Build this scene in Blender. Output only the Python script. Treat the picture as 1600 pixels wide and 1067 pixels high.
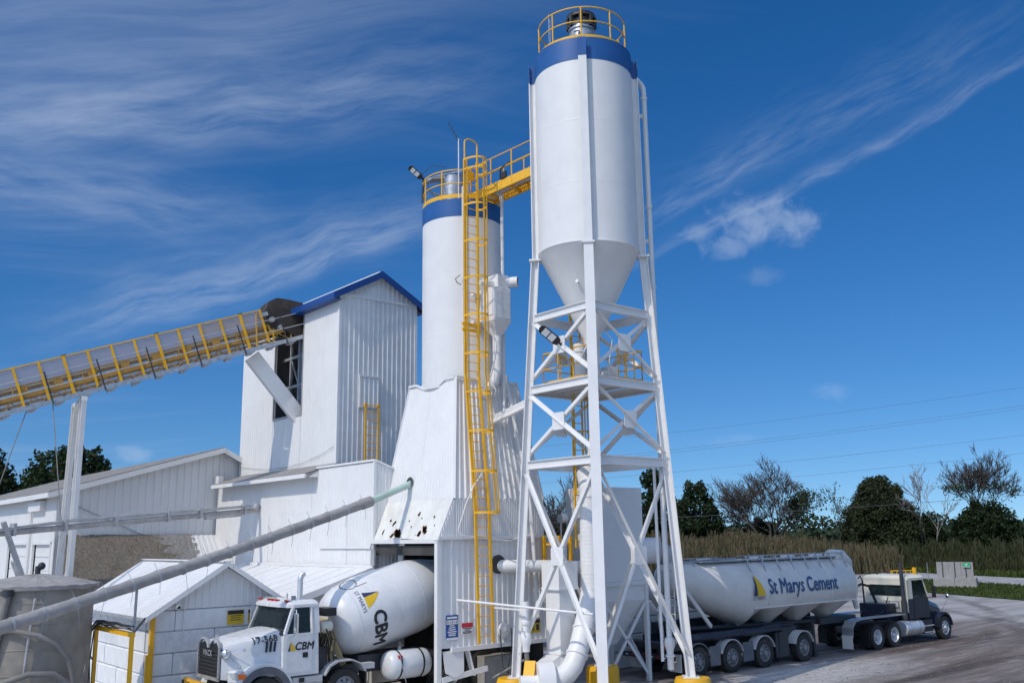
import bpy, bmesh, math, random
import numpy as np
from mathutils import Vector, Matrix, Quaternion
random.seed(7)
for o in list(bpy.data.objects): bpy.data.objects.remove(o)
scene = bpy.context.scene
COL = scene.collection
R = math.radians

# ---------------------------------------------------------------- camera
def make_camera():
    pitch = math.atan(304 / 1450.0); roll = R(0.87)
    cp, sp = math.cos(pitch), math.sin(pitch)
    r0 = Vector((1, 0, 0)); u0 = Vector((0, -sp, cp)); fw = Vector((0, cp, sp))
    r = r0 * math.cos(roll) - u0 * math.sin(roll)
    u = r0 * math.sin(roll) + u0 * math.cos(roll)
    m = Matrix((r, u, -fw)).transposed().to_4x4()
    m.translation = Vector((0, 0, 5.0))
    cd = bpy.data.cameras.new('camera'); cd.sensor_width = 36; cd.lens = 36 * 1450 / 1600
    cd.clip_start = 0.1; cd.clip_end = 6000
    c = bpy.data.objects.new('camera', cd); COL.objects.link(c); c.matrix_world = m
    scene.camera = c
make_camera()
scene.cycles.adaptive_threshold = 0.03; scene.cycles.max_bounces = 6; scene.cycles.diffuse_bounces = 4; scene.cycles.glossy_bounces = 3; scene.cycles.transparent_max_bounces = 8; scene.cycles.transmission_bounces = 3

# ---------------------------------------------------------------- sun, sky, exposure
SUN_HEAD, SUN_EL = R(-138), R(45)
sun_dir = Vector((math.sin(SUN_HEAD) * math.cos(SUN_EL), math.cos(SUN_HEAD) * math.cos(SUN_EL), math.sin(SUN_EL)))
sd = bpy.data.lights.new('sun', 'SUN'); sd.energy = 2.25; sd.angle = R(0.53); sd.color = (1.0, 0.92, 0.79)
so = bpy.data.objects.new('sun', sd); COL.objects.link(so)
so.rotation_euler = (-sun_dir).to_track_quat('-Z', 'Y').to_euler(); so.location = sun_dir * 60
scene.view_settings.view_transform = 'Standard'; scene.view_settings.look = 'None'
scene.view_settings.exposure = 0.0; scene.view_settings.gamma = 1.0
try: scene.view_settings.use_curve_mapping = False
except Exception: pass

class NT:
    """tiny node-tree writer"""
    def __init__(s, t): s.t = t; s.n = t.nodes; s.l = t.links
    def new(s, ty, **k):
        n = s.n.new(ty)
        for a, b in k.items(): setattr(n, a, b)
        return n
    def put(s, sock, v):
        if isinstance(v, bpy.types.NodeSocket): s.l.new(v, sock)
        else: sock.default_value = v
    def m(s, op, a, b=0.0, c=0.0, clamp=False):
        n = s.new('ShaderNodeMath', operation=op, use_clamp=clamp)
        s.put(n.inputs[0], a); s.put(n.inputs[1], b)
        if op in ('MULTIPLY_ADD', 'SMOOTH_MIN', 'SMOOTH_MAX'): s.put(n.inputs[2], c)
        return n.outputs[0]
    def ramp(s, v, lo, hi, a=0.0, b=1.0, smooth=True):
        n = s.new('ShaderNodeMapRange'); n.interpolation_type = 'SMOOTHSTEP' if smooth else 'LINEAR'
        s.put(n.inputs[0], v); n.inputs[1].default_value = lo; n.inputs[2].default_value = hi
        n.inputs[3].default_value = a; n.inputs[4].default_value = b
        return n.outputs[0]
    def noise(s, vec, scale, detail=4, rough=0.55, dist=0.0, dim='3D'):
        n = s.new('ShaderNodeTexNoise', noise_dimensions=dim)
        s.put(n.inputs['Vector'], vec); n.inputs['Scale'].default_value = scale
        n.inputs['Detail'].default_value = detail; n.inputs['Roughness'].default_value = rough
        n.inputs['Distortion'].default_value = dist
        return n.outputs[0]
    def mapv(s, vec, scale=(1, 1, 1), rot=(0, 0, 0), loc=(0, 0, 0)):
        n = s.new('ShaderNodeMapping'); s.put(n.inputs[0], vec)
        n.inputs[1].default_value = loc; n.inputs[2].default_value = rot; n.inputs[3].default_value = scale
        return n.outputs[0]
    def mix(s, f, a, b, mode='MIX'):
        n = s.new('ShaderNodeMix', data_type='RGBA', blend_type=mode)
        s.put(n.inputs[0], f)
        for sk, v in ((n.inputs[6], a), (n.inputs[7], b)):
            if isinstance(v, bpy.types.NodeSocket): s.l.new(v, sk)
            else: sk.default_value = (*v[:3], 1)
        return n.outputs[2]
    def comb(s, x, y, z=0.0):
        n = s.new('ShaderNodeCombineXYZ'); s.put(n.inputs[0], x); s.put(n.inputs[1], y); s.put(n.inputs[2], z)
        return n.outputs[0]

def make_world():
    w = bpy.data.worlds.new('World'); scene.world = w; w.use_nodes = True
    w.cycles.sampling_method = 'MANUAL'; w.cycles.sample_map_resolution = 256
    t = w.node_tree; t.nodes.clear(); N = NT(t)
    sky = N.new('ShaderNodeTexSky', sky_type='NISHITA'); sky.sun_disc = False
    sky.sun_elevation = SUN_EL; sky.sun_rotation = SUN_HEAD
    sky.altitude = 0; sky.air_density = 1.0; sky.dust_density = 0.0; sky.ozone_density = 6.0
    hs = N.new('ShaderNodeHueSaturation'); hs.inputs['Saturation'].default_value = 1.27; hs.inputs['Value'].default_value = 1.14
    hs.inputs['Hue'].default_value = 0.505
    N.l.new(sky.outputs[0], hs.inputs['Color'])
    tc = N.new('ShaderNodeTexCoord'); sep = N.new('ShaderNodeSeparateXYZ'); N.l.new(tc.outputs['Generated'], sep.inputs[0])
    x, y, z = sep.outputs
    N.l.new(N.comb(x, y, N.m('MULTIPLY_ADD', z, 0.93, 0.075)), sky.inputs[0])
    deg = 57.29578
    az = N.m('MULTIPLY', N.m('ARCTAN2', x, y), deg)
    el = N.m('MULTIPLY', N.m('ARCSINE', z), deg)
    # the cirrus deck: noise on a high flat sheet, drawn out along the wind
    zc = N.m('MAXIMUM', z, 0.02)
    px = N.m('DIVIDE', x, N.m('ADD', zc, 0.10)); py = N.m('DIVIDE', y, N.m('ADD', zc, 0.10))
    P = N.comb(px, py, 0.0)
    warp = N.noise(P, 0.8, 2, 0.5, dim='2D')
    Pw = N.comb(N.m('MULTIPLY_ADD', warp, 0.30, px), N.m('MULTIPLY_ADD', warp, 0.45, py), 0.0)
    wind = N.mapv(Pw, (0.42, 2.6, 1.0), (0, 0, R(12)), (1.3, 0.4, 0))
    fib = N.noise(wind, 1.3, 7, 0.56, 0.0, dim='2D')
    fine = N.noise(N.mapv(Pw, (0.9, 9.0, 1), (0, 0, R(12))), 3.0, 4, 0.65, 0.0, dim='2D')
    big = N.noise(N.mapv(P, (0.5, 0.8, 1), (0, 0, R(10)), (3.1, 7.7, 0)), 0.9, 2, 0.5, dim='2D')
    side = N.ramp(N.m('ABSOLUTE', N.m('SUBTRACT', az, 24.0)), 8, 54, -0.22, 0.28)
    wide = N.ramp(N.m('ABSOLUTE', N.m('SUBTRACT', az, 20.0)), 52, 100, 0.0, 0.30)  # extra cloud outside the view, added to brighten the shaded faces
    up = N.m('ADD', N.m('ADD', N.ramp(el, 15, 25, -0.20, 0.04), N.ramp(el, 28, 55, 0.0, 0.26)), wide)  # cloud thickened overhead and out of view as added fill light
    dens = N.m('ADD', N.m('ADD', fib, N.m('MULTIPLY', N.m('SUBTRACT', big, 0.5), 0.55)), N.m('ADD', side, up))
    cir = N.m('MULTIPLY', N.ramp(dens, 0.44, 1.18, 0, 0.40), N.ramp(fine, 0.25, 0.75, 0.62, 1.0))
    def band(a0, e0, a1, e1, wlo, whi, gain, s0=0.0, s1=1.0, pad=0.25, sc=0.30, thr=(0.35, 0.75)):
        """a streak of cloud between two directions of the sky"""
        L = math.hypot(a1 - a0, e1 - e0); ca, sa = (a1 - a0) / L, (e1 - e0) / L
        da = N.m('SUBTRACT', az, a0); de = N.m('SUBTRACT', el, e0)
        s = N.m('ADD', N.m('MULTIPLY', da, ca), N.m('MULTIPLY', de, sa))
        wob = N.m('MULTIPLY', N.m('SUBTRACT', N.noise(N.comb(N.m('MULTIPLY', s, 0.16), a0, 0.0), 1.0, 1, dim='2D'), 0.5), 1.6)
        d = N.m('ADD', N.m('SUBTRACT', N.m('MULTIPLY', de, ca), N.m('MULTIPLY', da, sa)), wob)
        dd = N.m('ADD', N.m('POWER', N.m('DIVIDE', N.m('MAXIMUM', d, 0.0), whi), 2.0), N.m('POWER', N.m('DIVIDE', N.m('MINIMUM', d, 0.0), wlo), 2.0))
        g = N.m('POWER', 2.718, N.m('MULTIPLY', dd, -1.0))
        e = N.m('MULTIPLY', N.ramp(s, -pad * L, pad * L), N.ramp(s, L * (1 - pad), L * (1 + pad), 1, 0))
        tx = N.noise(N.comb(N.m('MULTIPLY_ADD', s, sc, e0), N.m('MULTIPLY_ADD', d, sc * 6.0, a0), 0.0), 1.0, 6, 0.62, 0.0, dim='2D')
        return N.m('MULTIPLY', N.m('MULTIPLY', N.m('MULTIPLY', g, e), N.ramp(tx, thr[0], thr[1])), gain)
    feats = [band(-25, 11.8, -5, 19.2, 0.8, 2.2, 0.50, pad=0.3, sc=0.20, thr=(0.1, 0.85)), band(9.6, 17.0, 31.5, 24.3, 0.20, 0.6, 0.32, pad=0.28, sc=0.3, thr=(0.15, 0.8)),
             band(12, 20.6, 30, 26.4, 1.0, 2.0, 0.17, pad=0.3, thr=(0.2, 0.9)), band(9, 18.8, 17, 22.6, 0.6, 1.2, 0.20, pad=0.3, thr=(0.3, 0.8)),
             band(-34, 21.4, -4, 27.2, 1.5, 3.2, 0.30, pad=0.35, sc=0.14, thr=(0.2, 0.8)), band(-34, 19.6, -18, 18.6, 1.4, 2.2, 0.34, pad=0.35, sc=0.14, thr=(0.15, 0.8))]
    tot = cir
    for f in feats: tot = N.m('ADD', tot, f)
    # small fair weather puffs
    cn = N.m('MULTIPLY', N.m('SUBTRACT', N.noise(tc.outputs['Generated'], 46.0, 7, 0.60, 0.35), 0.5), 3.4)
    puff = None
    for (a, e, ra, re, g) in ((15.9, 18.4, 2.9, 1.7, 0.46), (12.0, 17.9, 1.2, 0.6, 0.28), (13.6, 17.0, 1.9, 0.8, 0.34), (17.8, 17.9, 1.9, 1.2, 0.42), (15.6, 15.1, 1.3, 0.6, 0.16), (19.1, 8.0, 1.2, 0.6, 0.2), (13.4, 5.4, 1.7, 0.4, 0.12), (-22.4, 4.9, 1.3, 0.5, 0.34)):
        q = N.m('ADD', N.m('POWER', N.m('DIVIDE', N.m('SUBTRACT', az, a), ra), 2.0), N.m('POWER', N.m('DIVIDE', N.m('SUBTRACT', el, e), re), 2.0))
        k = N.m('MULTIPLY', N.ramp(N.m('SUBTRACT', N.m('ADD', cn, 0.9), q), -0.4, 1.4), g)
        puff = k if puff is None else N.m('MAXIMUM', puff, k)
    tot = N.m('MINIMUM', N.m('ADD', tot, N.m('MULTIPLY', puff, N.m('SUBTRACT', 1.0, tot))), 0.8)
    tot = N.m('MULTIPLY', tot, N.ramp(el, 0.0, 3.0))
    # cloud brightened towards the sun, outside the view, added to lift the shade
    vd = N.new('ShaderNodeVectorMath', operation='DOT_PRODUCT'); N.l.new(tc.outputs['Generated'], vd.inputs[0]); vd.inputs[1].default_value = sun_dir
    sun_fill = N.m('MULTIPLY_ADD', N.m('POWER', N.m('MAXIMUM', vd.outputs['Value'], 0.0), 2.0), 4.2, 1.0)
    cl = N.new('ShaderNodeVectorMath', operation='SCALE'); cl.inputs[0].default_value = (6.2, 7.2, 8.9); N.l.new(sun_fill, cl.inputs['Scale'])
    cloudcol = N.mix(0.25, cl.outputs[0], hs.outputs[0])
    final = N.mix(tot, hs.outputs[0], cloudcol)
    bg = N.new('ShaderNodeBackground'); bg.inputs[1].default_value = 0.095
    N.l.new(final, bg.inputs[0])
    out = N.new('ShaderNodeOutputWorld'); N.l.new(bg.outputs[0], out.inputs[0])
make_world()

# ---------------------------------------------------------------- materials
MATS = {}
def base_mat(name):
    m = bpy.data.materials.new(name); m.use_nodes = True; t = m.node_tree; t.nodes.clear()
    N = NT(t); b = N.new('ShaderNodeBsdfPrincipled'); o = N.new('ShaderNodeOutputMaterial'); N.l.new(b.outputs[0], o.inputs[0])
    MATS[name] = m
    return N, b, o
def paint(name, col, rough=0.5, metal=0.0, var=0.08, scale=1.5, dirt=None, dirt_amt=0.0, dirt_scale=0.7, streak=0.0, bump=0.0, bump_scale=30, rand=0.0, spec=0.5, wet=None):
    N, b, o = base_mat(name)
    tc = N.new('ShaderNodeTexCoord'); P = tc.outputs['Object']
    n1 = N.noise(P, scale, 5, 0.6)
    lo = tuple(max(0, c * (1 - var)) for c in col); hi = tuple(min(1, c * (1 + var)) for c in col)
    c = N.mix(N.ramp(n1, 0.3, 0.7), lo, hi)
    if rand:
        oi = N.new('ShaderNodeObjectInfo')
        c = N.mix(N.m('MULTIPLY', oi.outputs['Random'], rand), c, tuple(x * 0.55 for x in col))
    if dirt is not None:
        n2 = N.noise(P, dirt_scale, 7, 0.68, 0.4)
        f = N.m('MULTIPLY', N.ramp(n2, 0.46, 0.78), dirt_amt)
        if streak:
            st = N.noise(N.mapv(P, (5, 5, 0.22)), 1.6, 5, 0.65)
            f = N.m('MAXIMUM', f, N.m('MULTIPLY', N.ramp(st, 0.54, 0.82), streak))
        c = N.mix(f, c, dirt)
    N.put(b.inputs['Base Color'], c)
    rv = N.ramp(n1, 0.3, 0.7, max(0.02, rough - 0.06), min(1, rough + 0.06)); N.put(b.inputs['Roughness'], rv)
    b.inputs['Metallic'].default_value = metal; b.inputs['Specular IOR Level'].default_value = spec
    if bump:
        bp = N.new('ShaderNodeBump'); bp.inputs['Strength'].default_value = bump; bp.inputs['Distance'].default_value = 0.02
        N.put(bp.inputs['Height'], N.noise(P, bump_scale, 5, 0.6)); N.l.new(bp.outputs[0], b.inputs['Normal'])
    return MATS[name]
GREY = (0.33, 0.31, 0.28)
paint('white_steel', (0.79, 0.78, 0.765), 0.42, dirt=GREY, dirt_amt=0.07, streak=0.08, var=0.03)
paint('silo_white', (0.77, 0.76, 0.745), 0.45, dirt=(0.46, 0.44, 0.40), dirt_amt=0.11, streak=0.20, var=0.025, bump=0.05, bump_scale=1.6)
paint('siding', (0.79, 0.78, 0.765), 0.5, dirt=(0.46, 0.43, 0.38), dirt_amt=0.06, streak=0.11, var=0.02, rand=0.05)
paint('siding_grey', (0.76, 0.755, 0.745), 0.5, dirt=(0.36, 0.33, 0.3), dirt_amt=0.16, streak=0.26, var=0.05, rand=0.08)
paint('siding_old', (0.76, 0.75, 0.70), 0.6, dirt=(0.34, 0.25, 0.17), dirt_amt=0.30, dirt_scale=1.8, streak=0.18, var=0.06)
paint('white_roof', (0.76, 0.76, 0.76), 0.5, dirt=(0.42, 0.38, 0.33), dirt_amt=0.20, streak=0.1, var=0.04, rand=0.05)
paint('yellow_paint', (0.86, 0.45, 0.010), 0.48, dirt=(0.35, 0.20, 0.06), dirt_amt=0.22, streak=0.15, var=0.06)
paint('yellow_dusty', (0.62, 0.36, 0.05), 0.7, dirt=(0.30, 0.22, 0.14), dirt_amt=0.55, streak=0.3, var=0.14)
paint('blue_paint', (0.008, 0.095, 0.31), 0.5, var=0.08, dirt=(0.1, 0.2, 0.4), dirt_amt=0.12)
paint('navy_trim', (0.010, 0.060, 0.245), 0.4, var=0.08)
paint('galvanised', (0.48, 0.50, 0.52), 0.38, metal=0.65, var=0.14, scale=7, dirt=(0.3, 0.28, 0.26), dirt_amt=0.3)
paint('dull_steel', (0.40, 0.41, 0.42), 0.55, metal=0.3, var=0.15, scale=4, dirt=(0.25, 0.22, 0.19), dirt_amt=0.35)
paint('dark_steel', (0.035, 0.038, 0.045), 0.55, var=0.25, dirt=(0.16, 0.13, 0.10), dirt_amt=0.35)
paint('black_plastic', (0.016, 0.017, 0.019), 0.45, var=0.2)
paint('belt_rubber', (0.09, 0.075, 0.06), 0.8, var=0.25, dirt=(0.22, 0.17, 0.12), dirt_amt=0.5)
paint('head_steel', (0.040, 0.032, 0.027), 0.75, var=0.25, dirt=(0.15, 0.10, 0.065), dirt_amt=0.5, dirt_scale=2)
paint('dusty_concrete', (0.30, 0.275, 0.24), 0.88, var=0.14, scale=2.5, dirt=(0.14, 0.125, 0.11), dirt_amt=0.5, streak=0.5, bump=0.25, bump_scale=14)
paint('wrap_grey', (0.34, 0.325, 0.315), 0.85, var=0.15, scale=3, dirt=(0.17, 0.15, 0.13), dirt_amt=0.45, dirt_scale=2.2, bump=0.5, bump_scale=9)
paint('mint_pipe', (0.42, 0.56, 0.49), 0.5, var=0.08, dirt=(0.5, 0.5, 0.48), dirt_amt=0.5)
paint('painted_block', (0.80, 0.81, 0.82), 0.75, var=0.05, scale=3, dirt=(0.36, 0.32, 0.28), dirt_amt=0.22, streak=0.12, bump=0.3, bump_scale=10, rand=0.07)
paint('rough_block', (0.70, 0.72, 0.74), 0.8, var=0.08, scale=6, dirt=(0.34, 0.3, 0.26), dirt_amt=0.28, bump=1.0, bump_scale=7)
paint('plain_concrete', (0.34, 0.33, 0.31), 0.85, var=0.12, scale=3, dirt=(0.16, 0.14, 0.12), dirt_amt=0.45, streak=0.4, bump=0.3)
paint('roof_grey', (0.30, 0.285, 0.27), 0.85, var=0.14, scale=5, dirt=(0.15, 0.12, 0.10), dirt_amt=0.45, bump=0.3, rand=0.1)
paint('shingle', (0.33, 0.31, 0.29), 0.9, var=0.22, scale=9, dirt=(0.12, 0.09, 0.06), dirt_amt=0.6, dirt_scale=1.1, bump=0.4, bump_scale=25, rand=0.5)
paint('shingle_moss', (0.27, 0.235, 0.19), 0.95, var=0.3, scale=9, dirt=(0.10, 0.075, 0.045), dirt_amt=0.7, dirt_scale=1.4, bump=0.5, bump_scale=25, rand=0.5)
paint('inside_shade', (0.06, 0.058, 0.055), 0.9, var=0.3)  # dark colour puts the shade of interiors and holes into the surface
paint('tyre', (0.028, 0.027, 0.026), 0.85, var=0.25, dirt=(0.16, 0.14, 0.12), dirt_amt=0.45)
paint('rim_grey', (0.30, 0.30, 0.31), 0.5, metal=0.4, var=0.15, dirt=(0.18, 0.15, 0.12), dirt_amt=0.5)
paint('alloy', (0.72, 0.73, 0.74), 0.42, metal=0.6, var=0.06)
paint('chrome', (0.80, 0.81, 0.82), 0.14, metal=1.0, var=0.03)
paint('truck_white', (0.72, 0.73, 0.74), 0.28, var=0.03, dirt=(0.45, 0.42, 0.38), dirt_amt=0.38, dirt_scale=1.6, streak=0.12, spec=0.5)
paint('drum_white', (0.74, 0.745, 0.75), 0.34, var=0.04, dirt=(0.45, 0.42, 0.38), dirt_amt=0.30, dirt_scale=1.8, streak=0.22)
paint('rust', (0.20, 0.085, 0.035), 0.9, var=0.35, scale=12)
paint('truck_dusty', (0.50, 0.50, 0.50), 0.55, var=0.08, dirt=(0.34, 0.31, 0.28), dirt_amt=0.5)
paint('cream_paint', (0.70, 0.67, 0.56), 0.35, var=0.05, dirt=(0.4, 0.36, 0.3), dirt_amt=0.2)
paint('fender_grey', (0.11, 0.12, 0.14), 0.55, var=0.12, dirt=(0.28, 0.26, 0.24), dirt_amt=0.35)
paint('navy_truck', (0.012, 0.018, 0.035), 0.30, var=0.15, dirt=(0.10, 0.09, 0.08), dirt_amt=0.3)
paint('tank_white', (0.69, 0.665, 0.62), 0.34, metal=0.0, var=0.05, dirt=(0.34, 0.31, 0.27), dirt_amt=0.40, dirt_scale=0.9, streak=0.25)
paint('tan_grease', (0.50, 0.37, 0.17), 0.6, var=0.2, dirt=(0.2, 0.14, 0.08), dirt_amt=0.4)
paint('ink_black', (0.020, 0.021, 0.026), 0.5, var=0.0)
paint('ink_blue', (0.035, 0.095, 0.22), 0.5, var=0.0)
paint('ink_navy', (0.03, 0.035, 0.10), 0.5, var=0.0)
paint('ink_yellow', (0.74, 0.47, 0.015), 0.5, var=0.0)
paint('ink_white', (0.78, 0.78, 0.78), 0.5, var=0.0)
paint('ink_red', (0.55, 0.03, 0.06), 0.5, var=0.0)
paint('sign_blue', (0.02, 0.07, 0.30), 0.45, var=0.03)
paint('sign_yellow', (0.68, 0.46, 0.03), 0.5, var=0.04)
paint('sign_green', (0.05, 0.38, 0.17), 0.5, var=0.05)
paint('orange_lens', (0.75, 0.16, 0.02), 0.25, var=0.03)
paint('red_lens', (0.50, 0.02, 0.015), 0.25, var=0.05)
paint('hivis', (0.45, 0.80, 0.03), 0.7, var=0.05)
paint('hose', (0.03, 0.028, 0.026), 0.6, var=0.2, dirt=(0.25, 0.23, 0.2), dirt_amt=0.3)
paint('hose_grey', (0.20, 0.19, 0.18), 0.75, var=0.2, dirt=(0.3, 0.28, 0.26), dirt_amt=0.5)
paint('red_cable', (0.40, 0.05, 0.05), 0.6, var=0.1)
paint('plywood', (0.30, 0.29, 0.28), 0.9, var=0.12, dirt=(0.2, 0.15, 0.1), dirt_amt=0.4)
paint('bark', (0.060, 0.052, 0.046), 0.95, var=0.25, scale=4)
paint('pale_bark', (0.20, 0.18, 0.16), 0.9, var=0.3, scale=3)
paint('stone', (0.20, 0.18, 0.17), 0.9, var=0.3, scale=20)
paint('wire', (0.10, 0.10, 0.11), 0.6, var=0.0)
paint('led', (0.80, 0.80, 0.78), 0.4, var=0.03)
def glass(name, col, rough=0.04, alpha=0.5):
    N, b, o = base_mat(name)
    b.inputs['Base Color'].default_value = (*col, 1); b.inputs['Roughness'].default_value = rough
    tr = N.new('ShaderNodeBsdfTransparent'); tr.inputs[0].default_value = (0.75, 0.82, 0.82, 1)
    mx = N.new('ShaderNodeMixShader'); mx.inputs[0].default_value = alpha
    N.l.new(tr.outputs[0], mx.inputs[1]); N.l.new(b.outputs[0], mx.inputs[2]); N.l.new(mx.outputs[0], o.inputs[0])
glass('glass', (0.02, 0.035, 0.038), 0.03, 0.62)
glass('lamp_glass', (0.75, 0.77, 0.80), 0.08, 0.55)
def screen(name, col, alpha):
    N, b, o = base_mat(name); b.inputs['Base Color'].default_value = (*col, 1); b.inputs['Roughness'].default_value = 0.9
    tl = N.new('ShaderNodeBsdfTranslucent'); tl.inputs[0].default_value = (*col, 1)
    a = N.new('ShaderNodeMixShader'); a.inputs[0].default_value = 0.5; N.l.new(b.outputs[0], a.inputs[1]); N.l.new(tl.outputs[0], a.inputs[2])
    tr = N.new('ShaderNodeBsdfTransparent'); mx = N.new('ShaderNodeMixShader'); mx.inputs[0].default_value = alpha
    N.l.new(tr.outputs[0], mx.inputs[1]); N.l.new(a.outputs[0], mx.inputs[2]); N.l.new(mx.outputs[0], o.inputs[0])
screen('screen_mesh', (0.62, 0.56, 0.56), 0.55)
screen('amber_mesh', (0.62, 0.45, 0.24), 0.26)
def leaf(name, col, col2, trans=0.25):
    N, b, o = base_mat(name)
    g = N.new('ShaderNodeNewGeometry')
    oi = N.new('ShaderNodeObjectInfo')
    c = N.mix(g.outputs['Random Per Island'], col, col2)
    c = N.mix(N.m('MULTIPLY', oi.outputs['Random'], 0.25), c, tuple(x * 0.7 for x in col))
    N.put(b.inputs['Base Color'], c); b.inputs['Roughness'].default_value = 0.65; b.inputs['Specular IOR Level'].default_value = 0.25
    tl = N.new('ShaderNodeBsdfTranslucent'); N.l.new(c, tl.inputs[0])
    mx = N.new('ShaderNodeMixShader'); mx.inputs[0].default_value = trans
    N.l.new(b.outputs[0], mx.inputs[1]); N.l.new(tl.outputs[0], mx.inputs[2]); N.l.new(mx.outputs[0], o.inputs[0])
leaf('leaf_dark', (0.018, 0.034, 0.012), (0.040, 0.062, 0.020))
leaf('leaf_mid', (0.030, 0.055, 0.014), (0.070, 0.098, 0.028))
leaf('leaf_cedar', (0.024, 0.036, 0.014), (0.056, 0.066, 0.024), 0.1)
leaf('leaf_brown', (0.10, 0.075, 0.05), (0.07, 0.085, 0.03))
leaf('reed_tan', (0.170, 0.125, 0.075), (0.070, 0.075, 0.032), 0.15)
leaf('reed_green', (0.030, 0.042, 0.014), (0.080, 0.078, 0.034), 0.15)
leaf('grass_blade', (0.045, 0.075, 0.014), (0.10, 0.12, 0.03), 0.2)
leaf('leaf_far', (0.020, 0.034, 0.016), (0.034, 0.050, 0.022), 0.0)

# ---------------------------------------------------------------- geometry helpers
ZROT = R(40)                       # the yard's grid: local x runs right and away, local y left and away
UU = Vector((math.cos(ZROT), math.sin(ZROT), 0)); VV = Vector((-math.sin(ZROT), math.cos(ZROT), 0))
def GW(u, v, z=0.0): return UU * u + VV * v + Vector((0, 0, z))
ORG = {}
def vec(p): return p if isinstance(p, Vector) else Vector(p)
class MB:
    def __init__(s): s.v = []; s.f = []
    def add(s, vs, fs):
        o = len(s.v); s.v.extend([tuple(p) for p in vs]); s.f.extend([tuple(i + o for i in f) for f in fs]); return s
    def box(s, x0, x1, y0, y1, z0, z1):
        x0, x1 = sorted((x0, x1)); y0, y1 = sorted((y0, y1)); z0, z1 = sorted((z0, z1))
        vs = [(x, y, z) for z in (z0, z1) for y in (y0, y1) for x in (x0, x1)]
        return s.add(vs, [(0, 2, 3, 1), (4, 5, 7, 6), (0, 1, 5, 4), (2, 6, 7, 3), (0, 4, 6, 2), (1, 3, 7, 5)])
    def obox(s, c, a, b, d):
        c, a, b, d = vec(c), vec(a), vec(b), vec(d)
        vs = [c + a * i + b * j + d * k for k in (-1, 1) for j in (-1, 1) for i in (-1, 1)]
        fs = [(0, 2, 3, 1), (4, 5, 7, 6), (0, 1, 5, 4), (2, 6, 7, 3), (0, 4, 6, 2), (1, 3, 7, 5)]
        if a.cross(b).dot(d) < 0: fs = [f[::-1] for f in fs]
        return s.add(vs, fs)
    def beam(s, p, q, w, h, up=(0, 0, 1)):
        p, q, up = vec(p), vec(q), vec(up); d = (q - p); L = d.length; d = d / L
        sx = d.cross(up)
        if sx.length < 1e-4: sx = d.cross(Vector((1, 0, 0)))
        sx.normalize(); sy = sx.cross(d)
        return s.obox((p + q) / 2, d * (L / 2), sx * (w / 2), sy * (h / 2))
    def hbeam(s, p, q, w, dpt, t, out):
        """wide flange section; flanges face along out"""
        p, q, out = vec(p), vec(q), vec(out); d = (q - p); L = d.length; d = d / L
        out = (out - d * out.dot(d)).normalized(); sx = d.cross(out)
        c = (p + q) / 2
        for k in (-1, 1): s.obox(c + out * k * (dpt / 2 - t / 2), d * (L / 2), sx * (w / 2), out * (t / 2))
        return s.obox(c, d * (L / 2), sx * (t / 2), out * (dpt / 2 - t))
    def angle(s, p, q, w, t, a, b):
        """L section with legs along a and b"""
        p, q, a, b = vec(p), vec(q), vec(a).normalized(), vec(b).normalized(); d = (q - p); L = d.length; d = d / L; c = (p + q) / 2
        s.obox(c + a * w / 2, d * L / 2, a * w / 2, b * t / 2)
        return s.obox(c + b * w / 2, d * L / 2, a * t / 2, b * w / 2)
    def ring(s, c, ax, r, n):
        c, ax = vec(c), vec(ax).normalized()
        x = ax.orthogonal().normalized(); y = ax.cross(x)
        return [c + x * r * math.cos(2 * math.pi * i / n) + y * r * math.sin(2 * math.pi * i / n) for i in range(n)]
    def cyl(s, p, q, r0, r1=None, n=12, cap=True):
        p, q = vec(p), vec(q); r1 = r0 if r1 is None else r1
        a = s.ring(p, q - p, r0, n) + s.ring(q, q - p, r1, n)
        fs = [(i, (i + 1) % n, n + (i + 1) % n, n + i) for i in range(n)]
        if cap: fs += [tuple(range(n))[::-1], tuple(range(n, 2 * n))]
        return s.add(a, fs)
    def path(s, pts, r, n=8, cap=True):
        pts = [vec(p) for p in pts]; rs = r if isinstance(r, (list, tuple)) else [r] * len(pts)
        vs = []; t0 = (pts[1] - pts[0]).normalized(); x = t0.orthogonal().normalized()
        for i, p in enumerate(pts):
            if i == 0: t = (pts[1] - p)
            elif i == len(pts) - 1: t = p - pts[i - 1]
            else: t = (pts[i + 1] - p).normalized() + (p - pts[i - 1]).normalized()
            t.normalize(); x = (x - t * x.dot(t)).normalized(); y = t.cross(x)
            vs += [p + (x * math.cos(2 * math.pi * k / n) + y * math.sin(2 * math.pi * k / n)) * rs[i] for k in range(n)]
        m = len(pts); fs = [(i * n + k, i * n + (k + 1) % n, (i + 1) * n + (k + 1) % n, (i + 1) * n + k) for i in range(m - 1) for k in range(n)]
        if cap: fs += [tuple(range(n))[::-1], tuple(range((m - 1) * n, m * n))]
        return s.add(vs, fs)
    def lathe(s, prof, c=(0, 0, 0), ax=(0, 0, 1), n=32, cap=False, a0=0.0, a1=2 * math.pi, x=None):
        """profile of (radius, height along ax)"""
        c, ax = vec(c), vec(ax).normalized(); x = (vec(x) if x is not None else ax.orthogonal()).normalized(); y = ax.cross(x)
        full = abs(a1 - a0 - 2 * math.pi) < 1e-6; k = n if full else n + 1; vs = []
        for (r, h) in prof:
            for i in range(k):
                a = a0 + (a1 - a0) * i / n
                vs.append(c + ax * h + (x * math.cos(a) + y * math.sin(a)) * r)
        fs = []
        for j in range(len(prof) - 1):
            for i in range(n):
                i2 = (i + 1) % k if full else i + 1
                fs.append((j * k + i, j * k + i2, (j + 1) * k + i2, (j + 1) * k + i))
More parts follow.
